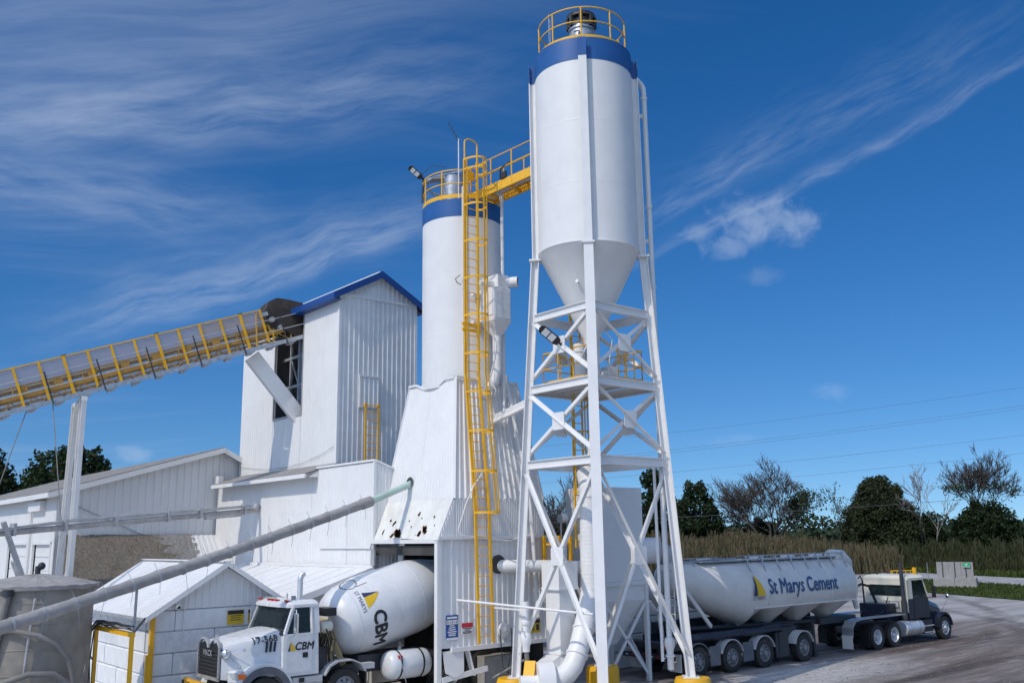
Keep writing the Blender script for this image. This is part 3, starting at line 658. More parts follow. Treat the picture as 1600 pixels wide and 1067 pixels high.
# ================================================================ shorter silo above the loading bay
AU, AV = 19.75, 26.3
def silo_short():
    t = thing('cement_silo', 'shorter white cement silo with blue rim rising from the loading hood', 'silo', (AU, AV, 10.2))
    r = 1.47
    MB().lathe([(0.6, 10.03), (r, 10.05), (r, 16.17)], (AU, AV, 0), n=64).build('shell', 'silo_white', t, 40)
    for z in (11.9, 14.0):
        MB().lathe([(r + .0005, z - 0.03), (r + .0025, z - 0.02), (r + .0025, z + 0.02), (r + .0005, z + 0.03)], (AU, AV, 0), n=64).build('weld_seam', 'silo_white', t, 40)
    MB().lathe([(r + .002, 16.17), (r + .012, 16.17), (r + .012, 16.82), (1.40, 16.83), (0.0001, 17.0)], (AU, AV, 0), n=64).build('blue_band', 'blue_paint', t, 40)
    for z, r_ in ((17.92, 0.024), (17.42, 0.022)):
        MB().path(hoop((AU, AV), r - 0.03, z, r_, 40, R(0), R(245)), r_, 6).build('railing', 'yellow_paint', t, 60)
    MB().lathe([(r - .02, 16.86), (r - .01, 16.86), (r - .01, 17.0), (r - .02, 17.0)], (AU, AV, 0), n=56).build('toe_board', 'yellow_paint', t, 40)
    for i in range(7):
        a = R(10 + i * 38.5); x, y = AU + (r - .03) * math.cos(a), AV + (r - .03) * math.sin(a)
        MB().cyl((x, y, 16.8), (x, y, 17.92), 0.028, n=6).build('railing_post', 'yellow_paint', t)
    x, y = AU - 0.22, AV + 0.25
    vt = MB().lathe([(0.40, 16.9), (0.40, 18.2), (0.43, 18.22), (0.0001, 18.3)], (x, y, 0), n=28).build('roof_filter', 'galvanised', t, 40)
    MB().obox((x - 0.55, y + 0.45, 18.12), (0.3, -0.2, 0.05), (0.12, 0.18, 0), (0, 0, 0.03)).build('filter_hatch', 'dull_steel', vt)
    MB().path([(x + 0.3, y - 0.3, 18.2), (x, y - 0.5, 18.32), (x - 0.7, y + 0.2, 18.15), (x - 1.0, y + 0.6, 17.9)], 0.03, 6).build('air_line', 'galvanised', vt)
    MB().path([(x - 0.6, y, 17.0), (x - 0.8, y + 0.3, 17.5), (x - 1.0, y + 0.6, 18.3), (x - 0.8, y + 0.3, 18.6), (x - 0.4, y - 0.1, 18.5)], 0.012, 5).path([(x - 0.9, y + 0.4, 17.0), (x - 0.5, y, 17.2), (x - 0.3, y - 0.2, 17.6)], 0.012, 5).build('cable', 'hose', t)
    # conduit pipes down the flank
    for (dx, dy, rr, z0, z1) in ((0.44, -1.78, 0.06, 8.0, 16.9), (-0.98, -1.32, 0.03, 10.3, 17.2)):
        MB().cyl((AU + dx, AV + dy, z0), (AU + dx, AV + dy, z1), rr, n=10).build('flank_pipe', 'white_steel', t, 40)
    MB().path([(AU + 0.44, AV - 1.78, 16.85), (AU + 0.46, AV - 1.74, 17.05), (AU + 0.5, AV - 1.3, 17.1)], 0.09, 10).build('pipe_elbow', 'white_steel', t, 40)
    MB().path([(18.62, 24.95, 13.9), (18.45, 24.98, 13.75), (18.5, 24.97, 13.62), (18.66, 24.93, 13.55)], 0.02, 6).build('cable_loop', 'hose_grey', t)
    # sheet metal collar with its curved cut-out where silo meets hood
    return t
silo_short()
def antenna():
    t = thing('antenna', 'thin radio antenna on a white mast atop the shorter silo', 'antenna', (18.78, 25.22, 16.9))
    MB().cyl((18.78, 25.22, 15.9), (18.78, 25.22, 19.1), 0.022, n=6).build('mast', 'white_steel', t)
    MB().cyl((18.80, 25.20, 18.95), (18.50, 25.46, 19.75), 0.016, n=5).build('boom', 'dark_steel', t)
    m = MB()
    for k in (0.3, 0.5, 0.7, 0.9):
        c = Vector((18.80, 25.20, 18.95)).lerp(Vector((18.50, 25.46, 19.75)), k); m.cyl(c + Vector((-0.02, -0.10, 0.03)), c + Vector((0.02, 0.10, -0.03)), 0.006, n=4)
    m.build('element', 'dark_steel', t)
antenna()

# ---- caged ladder
def lad_c(z):
    k = [(1.7, 18.74, 23.80), (5.9, 18.66, 23.86), (10.35, 18.86, 24.60), (18.9, 18.90, 24.66)]
    for a, b in zip(k[:-1], k[1:]):
        if z <= b[0]: f = (z - a[0]) / (b[0] - a[0]); return Vector((a[1] + (b[1] - a[1]) * f, a[2] + (b[2] - a[2]) * f, z))
    return Vector((k[-1][1], k[-1][2], z))
def caged_ladder():
    t = thing('caged_ladder', 'long yellow caged ladder running up the hood and the shorter silo', 'ladder', (18.72, 23.8, 1.7))
    zs = [1.75, 5.9, 10.35, 18.1]
    for s in (-0.28, 0.28):
        m = MB()
        for a, b in zip(zs[:-1], zs[1:]): m.beam(lad_c(a) + Vector((s, 0, 0)), lad_c(b) + Vector((s, 0, 0)), 0.09, 0.05, (0, 1, 0))
        m.build('rail', 'yellow_paint', t)
    rung = MB().cyl((-0.25, 0, 0), (0.25, 0, 0), 0.014, n=6).mesh('rung', 'yellow_paint')
    for i in range(53): piece('rung', rung, t, lad_c(1.95 + 0.305 * i))
    def hp(z, w=0.40, d=0.72):
        c = lad_c(z); pts = []
        for i in range(13):
            a = math.pi * i / 12; pts.append(c + Vector((math.cos(a) * w, -0.12 - math.sin(a) * (d - 0.12), 0)))
        return [c + Vector((0.28, 0, 0))] + pts + [c + Vector((-0.28, 0, 0))]
    z = 5.75; hz = []
    while z < 18.3: hz.append(z); z += 1.32
    hz.append(18.0)
    for z in hz:
        m = MB(); pts = hp(z)
        for a, b in zip(pts[:-1], pts[1:]): m.beam(a, b, 0.012, 0.07, (0, 0, 1))
        m.build('cage_hoop', 'yellow_paint', t)
    for idx in (2, 5, 7, 9, 12):
        m = MB(); zz = [5.75, 5.95, 10.35, 18.0]
        for a, b in zip(zz[:-1], zz[1:]): m.beam(hp(a)[idx], hp(b)[idx], 0.045, 0.012, (0, 1, 0))
        m.build('cage_bar', 'yellow_paint', t)
    # resting landing half way
    for z in (12.1, 11.9): 
        c = lad_c(z); MB().box(c.x - 0.40, c.x + 0.40, c.y - 0.02, c.y + 0.05, z - 0.05, z + 0.05).build('wall_bracket', 'yellow_paint', t)
    # grab hoop at the top
    c = lad_c(18.1)
    pts = [c + Vector((0.28, 0, -0.1)), c + Vector((0.28, 0.0, 0.55))] + [c + Vector((0.28 * math.cos(math.pi * i / 8), 0.0, 0.62 + 0.18 * math.sin(math.pi * i / 8))) for i in range(9)] + [c + Vector((-0.28, 0, 0.55)), c + Vector((-0.28, 0, -0.1))]
    MB().path(pts, 0.028, 6).build('grab_hoop', 'yellow_paint', t, 60)
    MB().box(c.x - 0.06, c.x + 0.24, c.y + 0.1, c.y + 0.13, 17.4, 17.75).build('gate', 'yellow_paint', t)
caged_ladder()

# ---- catwalk joining the two silos
def catwalk():
    a = Vector((19.78, 24.92, 17.0)); b = Vector((20.55, 22.70, 17.45))
    t = thing('catwalk', 'yellow steel catwalk bridging the two silos near their tops', 'catwalk', tuple(a))
    d = (b - a).normalized(); x = Vector((-d.y, d.x, 0))
    if x.x > 0: x = -x            # towards the camera side
    w = 0.45
    for s in (-1, 1):
        p, q = a + x * s * w - d * 0.5, b + x * s * w
        MB().obox((p + q) / 2 - Vector((0, 0, 0.02)), (q - p) / 2, x * 0.012, (0, 0, 0.16)).obox((p + q) / 2 + Vector((0, 0, 0.14)) - x * s * 0.03, (q - p) / 2, x * 0.04, (0, 0, 0.01)).obox((p + q) / 2 - Vector((0, 0, 0.18)) - x * s * 0.03, (q - p) / 2, x * 0.04, (0, 0, 0.01)).build('side_beam', 'yellow_paint', t)
        r = MB()
        for z in (0.62, 1.12): r.cyl(p + Vector((0, 0, z)), q + Vector((0, 0, z)), 0.022, n=6)
        for k in range(4):
            c = p.lerp(q, (k + 0.15) / 3.3); r.cyl(c - Vector((0, 0, 0.2)), c + Vector((0, 0, 1.12)), 0.025, n=6)
        r.build('railing', 'yellow_paint', t)
    fl = MB()
    n = 34
    for k in range(n):
        c = a.lerp(b, (k + 0.5) / n); fl.obox(c + Vector((0, 0, 0.10)), d * 0.012, x * w, (0, 0, 0.018))
    for s in (-0.3, -0.1, 0.1, 0.3): fl.obox((a + b) / 2 + x * s + Vector((0, 0, 0.11)), (b - a) / 2, x * 0.006, (0, 0, 0.02))
    fl.build('grating', 'galvanised', t)
    for k in (0.15, 0.5, 0.85):
        c = a.lerp(b, k); MB().obox(c - Vector((0, 0, 0.08)), d * 0.04, x * (w - 0.02), (0, 0, 0.07)).build('cross_beam', 'yellow_paint', t)
    c = a.lerp(b, 0.38) + x * w + Vector((0, 0, 0.28))
    MB().path([c + Vector((0, 0, -0.1)), c + Vector((0, 0, 0.25)), c + Vector((0, 0, 0.33)) + d * 0.12, c + Vector((0, 0, 0.40)) + d * 0.42], 0.03, 6).obox(c + d * 0.15, d * 0.1, x * 0.05, (0, 0, 0.12)).build('camera_arm', 'black_plastic', t)
    MB().path([a + x * 0.45 - Vector((0, 0, 0.35)) - d * 0.1, (a + b) / 2 + x * 0.45 - Vector((0, 0, 0.36)), b + x * 0.45 - Vector((0, 0, 0.22))], 0.012, 5).build('cable', 'hose_grey', t)
catwalk()
# ================================================================ loading hood under the shorter silo
def lerp(a, b, f): return a + (b - a) * f
def torn_sheet(parent, name, mat, P, nu, nv, holes):
    """old sheet steel rusted through: cells inside a hole are missing, cells round it are rust. P(i,j) in 0..1"""
    from mathutils import noise
    vs = [P(i / nu, j / nv) for j in range(nv + 1) for i in range(nu + 1)]; fs = []; rf = []
    for j in range(nv):
        for i in range(nu):
            a, b = (i + .5) / nu, (j + .5) / nv; d = 9.0
            for h in holes: d = min(d, math.sqrt(((a - h[0]) / h[2] + h[4] * (b - h[1]) / h[3]) ** 2 + ((b - h[1]) / h[3]) ** 2))
            d += 0.55 * noise.fractal(Vector((a * 42, b * 16, 3.1)), 0.7, 2.0, 4)
            if d < 0.95: continue
            k = j * (nu + 1) + i; (rf if d < 1.28 else fs).append((k, k + 1, k + nu + 2, k + nu + 1))
    o = MB().add(vs, fs).build(name, mat, parent)
    MB().add(vs, rf).build('rusted_rim', 'rust', o)
    return o
def loading_hood():
    t = thing('loading_hood', 'white corrugated loading hood flaring out over the mixer truck bay', 'building', (19.4, 26.0, 0.25))
    U0, U1, V0, V1, ZT = 18.42, 21.10, 24.95, 27.70, 10.25
    u0, u1, v0, v1, zb = 17.65, 21.40, 24.00, 28.05, 6.2
    def at(zz, fu, fv):
        f = (zz - zb) / (ZT - zb)
        a0, a1, b0, b1 = lerp(u0, U0, f), lerp(u1, U1, f), lerp(v0, V0, f), lerp(v1, V1, f)
        return Vector((lerp(a0, a1, fu), lerp(b0, b1, fv), zz))
    zm = 7.12
    # sunlit face, two tiers
    w = MB().add([at(zb, 0, 0), at(zb, 0, 1), at(ZT, 0, 1), at(ZT, 0, 0)], [(0, 3, 2, 1)]).build('front_wall', 'siding', t)
    n = Vector((-1, 0, 0.19))
    ribbed(w, 'siding', lambda s: at(zm + 0.0, 0, s), lambda s: at(ZT, 0, s), n, 1.0, panel=0.24, pitch=0.04, rib=0.009, depth=0.012)
    ribbed(w, 'siding', lambda s: at(zb, 0, s), lambda s: at(zm + 0.04, 0, s), n, 1.0, panel=0.24, pitch=0.04, rib=0.009, depth=0.02)
    # shaded face
    w = MB().add([at(zb, 0, 0), at(zb, 1, 0), at(ZT, 1, 0), at(ZT, 0, 0)], [(0, 1, 2, 3)]).build('side_wall', 'siding', t)
    n = Vector((0, -1, 0.23))
    ribbed(w, 'siding', lambda s: at(zm, s, 0), lambda s: at(ZT, s, 0), n, 1.0, panel=0.25, pitch=0.0625, rib=0.014, depth=0.03)
    ribbed(w, 'siding', lambda s: at(zb, s, 0), lambda s: at(zm + 0.04, s, 0), n, 1.0, panel=0.25, pitch=0.0625, rib=0.014, depth=0.04)
    MB().add([at(zb, 0, 1), at(zb, 1, 1), at(ZT, 1, 1), at(ZT, 0, 1)], [(0, 3, 2, 1)]).build('far_wall', 'siding', t)
    MB().add([at(zb, 1, 0), at(zb, 1, 1), at(ZT, 1, 1), at(ZT, 1, 0)], [(0, 1, 2, 3)]).build('back_wall', 'siding', t)
    # corner flashings
    for (a, b) in ((0, 0), (0, 1), (1, 0)):
        MB().beam(at(zb, a, b), at(ZT + 0.02, a, b), 0.09, 0.09).build('corner_flashing', 'siding', t)
    # uneven sheet collar where the hood top meets the silo, scalloped
    for ax in (0, 1):
        pts = []
        for i in range(25):
            f = i / 24; up = 0.10 - 0.55 * max(0, math.sin(math.pi * min(1, max(0, (f - 0.2) / 0.62)))) * (1 if ax == 0 else 0.25)
            p = at(ZT, 0, f) if ax == 0 else at(ZT, f, 0)
            nn = Vector((-0.05, 0, 0)) if ax == 0 else Vector((0, -0.05, 0))
            pts.append((p + nn + Vector((0, 0, up * 0.5)), f))
        m = MB()
        for (p, f), (q, g) in zip(pts[:-1], pts[1:]): m.beam(p, q, 0.05, 0.07)
        m.build('top_edge_trim', 'siding', t)
    tp = MB()
    for a, b in (((U0, V0), (U1, V0)), ((U0, V0), (U0, V1))):
        pass
    tp.add([(U0, V0, ZT - 0.35), (U1, V0, ZT - 0.35), (U1, V1, ZT - 0.35), (U0, V1, ZT - 0.35)], [(0, 1, 2, 3)]).build('top_cover', 'dull_steel', t)
    # flared old skirt above the truck opening, rusted through
    P = lambda a, b: Vector((lerp(17.08, 17.64, b) - 0.012 * math.sin(40 * a) , lerp(24.08, lerp(27.95, 28.05, b), a) + 0 * b, lerp(4.95, 6.22, b) - 0.02 * math.sin(9 * a)))
    fl = torn_sheet(t, 'flared_skirt', 'siding_old', P, 240, 90, [(0.62, 0.14, 0.045, 0.11, -0.5), (0.70, 0.10, 0.03, 0.05, 0.3), (0.235, 0.24, 0.030, 0.09, -0.6), (0.30, 0.14, 0.02, 0.06, 0.5), (0.39, 0.63, 0.015, 0.05, 0.3), (0.73, 0.42, 0.02, 0.05, 0.3), (0.16, 0.55, 0.008, 0.03, 0), (0.50, 0.45, 0.007, 0.02, 0), (0.86, 0.22, 0.012, 0.06, 0.4), (0.80, 0.5, 0.01, 0.03, 0), (0.45, 0.30, 0.006, 0.03, 0), (0.33, 0.52, 0.006, 0.015, 0), (0.12, 0.35, 0.007, 0.02, 0)])
    m = MB()
    for k in range(12):
        a = random.uniform(0.55, 0.72); m.obox(P(a, -0.01) + Vector((-0.03, 0, random.uniform(-0.06, 0.02))), (0.015, 0, 0.01), (0, random.uniform(0.05, 0.14), random.uniform(-0.03, 0.03)), (0, 0, random.uniform(0.015, 0.05)))
    m.build('torn_edge', 'siding_old', fl)
    MB().box(17.02, 17.10, 24.05, 28.0, 4.82, 4.945).build('opening_header', 'white_steel', t)
    # cheek of the flare on the shaded side
    MB().prism([(17.07, 24.06, 4.95), (17.67, 24.06, 6.24), (17.80, 24.06, 6.24), (17.80, 24.06, 4.95)], (0, 0.02, 0)).build('flare_cheek', 'siding', t)
    MB().box(17.72, 21.35, 24.1, 28.0, 6.24, 6.28).build('bay_ceiling', 'inside_shade', t)  # dark plate added so no sky shows through the rusted holes
    MB().box(17.95, 17.98, 24.1, 28.0, 4.9, 6.2).build('flare_backing', 'inside_shade', t)  # dark sheet added behind the rusted holes so they read as shade
    MB().beam((17.06, 24.05, 4.93), (17.64, 24.02, 6.22), 0.05, 0.05).build('flare_edge', 'siding', t)
    w = MB().box(17.66, 21.42, 24.02, 24.06, 5.0, 6.2).build('side_wall', 'siding', t)
    ribbed(w, 'siding', lambda s: Vector((s, 24.0, 5.02)), lambda s: Vector((s, 24.0, 6.22)), (0, -1, 0), 3.74, s0=17.66, panel=0.62, pitch=0.078, rib=0.02, depth=0.022)
    ribbed(w, 'siding', lambda s: Vector((s, 24.0, 5.02)), lambda s: Vector((s, 24.0, 5.04 + (s - 17.09) / 0.57 * 1.14)), (0, -1, 0), 0.55, s0=17.10, panel=0.55, pitch=0.078, rib=0.02, depth=0.022)
    MB().box(17.0, 21.6, 23.93, 24.02, 4.93, 5.02).build('trim_band', 'white_steel', t)
    w = MB().box(17.16, 21.72, 24.12, 24.16, 1.72, 4.93).build('side_wall', 'siding_grey', t)
    ribbed(w, 'siding', lambda s: Vector((s, 24.1, 1.68)), lambda s: Vector((s, 24.1, 4.93)), (0, -1, 0), 4.56, s0=17.16, panel=0.91, pitch=0.228, rib=0.055, depth=0.035)
    MB().box(17.55, 21.75, 23.98, 24.08, 1.56, 1.69).build('base_rail', 'white_steel', t)
    MB().box(17.02, 17.18, 24.02, 24.18, 0.1, 4.93).build('corner_post', 'white_steel', t)
    MB().box(21.62, 21.78, 24.05, 24.2, 0.1, 4.93).build('corner_post', 'white_steel', t)
    MB().box(17.05, 17.25, 27.78, 27.98, 0.1, 4.82).build('corner_post', 'dull_steel', t)
    for z, dx in ((4.4, -0.03), (3.7, 0.02), (3.1, -0.02)):
        MB().box(17.0 + dx, 17.06 + dx, 27.62, 27.80, z - 0.3, z + 0.25).build('ragged_flashing', 'dull_steel', t)
    # inside of the bay: back wall and linings coloured dark for its shade
    MB().box(17.3, 21.6, 27.99, 28.03, 0.1, 5.0).build('inner_wall', 'inside_shade', t)
    MB().box(21.5, 21.55, 24.3, 28.0, 0.1, 6.1).build('inner_back', 'inside_shade', t)
    MB().box(17.7, 21.6, 24.25, 24.28, 1.9, 5.0).build('inner_lining', 'inside_shade', t)
    MB().box(17.15, 17.35, 24.3, 27.9, 4.45, 4.75).build('inner_beam', 'inside_shade', t)
    MB().lathe([(0.75, 6.0), (0.75, 5.6), (0.30, 5.0), (0.26, 4.65)], (19.0, 26.1, 0), n=20).build('batch_boot', 'dull_steel', t, 40)
    MB().prism([(17.5, 26.6, 4.8), (17.5, 27.0, 4.8), (17.5, 26.95, 4.0), (17.5, 26.75, 4.0)], (0.04, 0, 0)).build('rubber_flap', 'siding_grey', t)
    # hanging skirts, angle legs and clutter in the gap under the signs
    MB().prism([(17.25, 24.05, 1.60), (18.05, 24.05, 1.62), (17.98, 23.95, 0.95), (17.62, 23.93, 0.82), (17.30, 23.97, 0.98)], (0, 0.02, 0)).build('skirt_sheet', 'siding_grey', t)
    MB().beam((17.2, 24.0, 0.78), (18.9, 23.96, 0.98), 0.05, 0.16).build('apron_rail', 'white_steel', t)
    MB().beam((18.2, 24.1, 1.6), (18.45, 24.1, 0.8), 0.04, 0.22, (0, 1, 0)).build('brace_plate', 'white_steel', t)
    MB().box(19.2, 20.6, 24.4, 25.0, 0.2, 1.25).build('plinth', 'plain_concrete', t)
    MB().box(18.6, 21.6, 25.2, 25.4, 0.2, 1.9).build('inner_plinth', 'inside_shade', t)
    MB().cyl((19.1, 24.0, 0.65), (20.3, 23.85, 1.1), 0.04, n=8).build('loose_pipe', 'plain_concrete', t)
    return t
loading_hood()

# ---- signs and fittings on the hood's side wall
def sign(name, label, u, z, w, h, mat, group=None, parts=(), v=24.06, dv=-1):
    o = thing(name, label, 'sign', (u, v - 0.012, z - h / 2), group)
    MB().box(u - w / 2, u + w / 2, v - 0.012, v, z - h / 2, z + h / 2).build('board', mat, o)
    for p in parts:
        if p[0] == 'box':
            _, x0, x1, z0, z1, m, nm = p; MB().box(u + x0, u + x1, v - 0.018, v - 0.0125, z + z0, z + z1).build(nm, m, o)
        else:
            _, s, x, zz, size, m = p; lettering(o, 'lettering', m, s, flat_fn((u + x, v - 0.0185, z + zz), (1, 0, 0), (0, 0, 1), (0, -1, 0), 0.002), size=size)
    return o
sg = [('box', -0.21, 0.21, 0.10, 0.225, 'ink_white', 'white_strip'), ('box', -0.19, 0.19, 0.265, 0.325, 'ink_white', 'heading_line'), ('box', -0.22, 0.22, -0.365, -0.295, 'led', 'foot_strip')]
sg += [('box', -w, w, z, z + 0.028, 'ink_white', 'printed_line') for w, z in ((0.09, 0.045), (0.12, -0.015), (0.13, -0.075), (0.17, -0.135), (0.14, -0.19), (0.13, -0.24))]
sg += [('box', -0.185 + 0.082 * i, -0.14 + 0.082 * i, 0.125, 0.20 - 0.012 * (i % 2), 'ink_navy', 'pictogram') for i in range(5)]
sign('safety_sign', 'tall blue and white safety sign with pictograms on the hood wall', 17.60, 2.28, 0.46, 0.74, 'sign_blue', parts=sg)
sign('warning_sign', 'red and white rectangular notice beside the foot of the yellow ladder', 18.18, 2.22, 0.46, 0.36, 'ink_white', parts=[('box', -0.22, 0.22, 0.03, 0.165, 'ink_red', 'red_header')] + [('box', -w, w, z, z + 0.024, 'ink_black', 'printed_line') for w, z in ((0.17, -0.01), (0.10, -0.06), (0.17, -0.11), (0.16, -0.15))])
sign('warning_sign', 'black and yellow caution sign low on the hood wall by the silo leg', 20.98, 2.10, 0.46, 0.42, 'sign_yellow', parts=[('box', -0.22, 0.22, 0.09, 0.20, 'ink_black', 'black_header')] + [('box', -0.19, -0.02, z, z + 0.022, 'ink_black', 'printed_line') for z in (0.03, -0.03, -0.09, -0.14)] + [('box', 0.05, 0.17, -0.14, 0.05, 'ink_black', 'pictogram'), ])
def round_light():
    t = thing('convex_mirror', 'round white dish with two hanging cables on the hood wall', 'mirror', (19.66, 23.95, 1.75))
    c = Vector((19.66, 23.98, 2.06)); 
    MB().lathe([(0.0001, 0.04), (0.15, 0.03), (0.22, 0.0), (0.25, -0.04), (0.25, -0.07), (0.0001, -0.08)], c, (0, -1, 0), n=28).build('dish', 'silo_white', t, 40)
    for s in (-0.24, 0.24): MB().path([c + Vector((s, -0.02, 0.05)), c + Vector((s * 0.9, -0.05, -0.5)), c + Vector((s * 0.5, 0.0, -1.1)), c + Vector((0.2, 0.1, -1.35))], 0.014, 5).build('cable', 'hose', t)
round_light()
def bar_rod():
    o = solo(MB().cyl((17.8, 24.14, 3.09), (19.45, 19.75, 2.78), 0.035, n=8), 'tie_rod', 'white_steel', 'thin white rod from the hood wall across to the front leg of the tall silo', 'rod', (17.8, 24.1, 3.0))
bar_rod()
def small_pipes():
    t = thing('transfer_pipe', 'white pipe leaving a dark hole in the hood wall towards the yellow cage', 'pipe', (19.45, 24.1, 4.05))
    MB().path([(19.50, 24.3, 4.06), (19.70, 23.9, 4.06), (21.1, 23.3, 4.02), (22.4, 22.75, 3.95)], 0.20, 18).build('tube', 'white_steel', t, 50)
    MB().lathe([(0.30, 0.0), (0.30, 0.012), (0.0001, 0.012)], (19.46, 24.06, 4.12), (0, -1, 0), n=20).build('wall_hole', 'inside_shade', t)  # dark disc standing in for the shade inside the hole
    t = thing('feed_pipes', 'bundle of white pipes slanting up from the hood to the tall silo platform', 'pipe', (19.65, 24.5, 8.8))
    for k in range(4):
        o = Vector((0.05 * k, 0, 0.09 * k - 0.1)); MB().path([Vector((19.6, 24.55, 8.85)) + o, Vector((19.65, 23.6, 9.05)) + o, Vector((19.75, 22.6, 9.3)) + o], 0.045 if k else 0.07, 8).build('tube', 'white_steel', t, 60)
    t = thing('dust_filter', 'boxy white dust filter hung on the shorter silo beside the ladder', 'filter', (19.7, 24.5, 11.6))
    x0, x1, y0, y1 = 19.40, 20.15, 24.05, 24.85
    b = MB().box(x0, x1, y0, y1, 12.25, 13.45).build('housing', 'white_steel', t, bevel=0.015)
    for i in range(2): MB().box(x0 - 0.025, x0, y0 + 0.06 + 0.36 * i, y0 + 0.38 + 0.36 * i, 12.45, 13.3).build('access_door', 'white_steel', b)
    MB().box(x0 + 0.05, x1 - 0.05, y0 - 0.02, y0, 12.35, 13.35).build('side_panel', 'white_steel', b)
    MB().add([(x0, y0, 12.25), (x1, y0, 12.25), (x1, y1, 12.25), (x0, y1, 12.25), (19.72, 24.32, 11.75), (19.92, 24.32, 11.75), (19.92, 24.52, 11.75), (19.72, 24.52, 11.75)], [(0, 1, 5, 4), (1, 2, 6, 5), (2, 3, 7, 6), (3, 0, 4, 7)]).build('hopper', 'white_steel', t)
    MB().path([(19.82, 24.42, 11.8), (19.82, 24.42, 10.6), (19.75, 24.5, 10.2), (19.45, 24.85, 9.7)], 0.16, 16).build('drop_pipe', 'white_steel', t, 50)
    MB().box(x0 + 0.25, x1 + 0.02, y0 + 0.1, y1 - 0.1, 13.45, 13.95).build('fan_box', 'white_steel', t, bevel=0.02)
    f = MB().cyl((20.1, 24.35, 13.72), (20.42, 23.98, 13.74), 0.19, n=22).build('outlet_duct', 'white_steel', t, 40)
    MB().cyl((20.415, 23.985, 13.74), (20.424, 23.976, 13.74), 0.165, n=22).build('duct_mouth', 'inside_shade', f)  # dark disc in place of the shaded duct interior
    MB().cyl((19.25, 24.45, 13.62), (19.68, 24.45, 13.66), 0.13, n=16).cyl((19.1, 24.45, 13.60), (19.25, 24.45, 13.62), 0.08, n=12).build('fan_motor', 'white_steel', t, 40)
    MB().box(19.05, 19.4, 24.75, 24.9, 12.2, 12.3).box(19.05, 19.4, 24.75, 24.9, 13.2, 13.3).build('mount', 'white_steel', t)
    MB().path([(19.35, 24.2, 12.0), (19.5, 24.05, 11.4), (19.45, 24.1, 10.9), (19.3, 24.2, 10.2), (19.5, 24.1, 9.8)], 0.03, 6).build('air_hose', 'white_steel', t, 60)
    t = thing('conduit', 'white conduit pipe running down the right side of the hood', 'pipe', (20.7, 23.8, 2.0))
    MB().path([(20.45, 24.75, 10.5), (20.5, 24.2, 8.3), (20.7, 23.86, 6.3), (20.95, 23.84, 2.4)], 0.07, 10).build('tube', 'white_steel', t, 60)
    o = solo(MB().path([(18.75, 23.9, 7.05), (18.35, 23.9, 6.6), (18.05, 23.92, 6.0), (17.75, 23.93, 5.2), (17.85, 23.9, 5.05), (18.6, 23.88, 4.96), (19.8, 23.88, 4.86), (20.8, 23.88, 5.05)], 0.022, 6), 'cable', 'white_steel', 'white cable drooping across the hood wall behind the yellow ladder', 'cable', (17.8, 23.9, 4.9))
small_pipes()

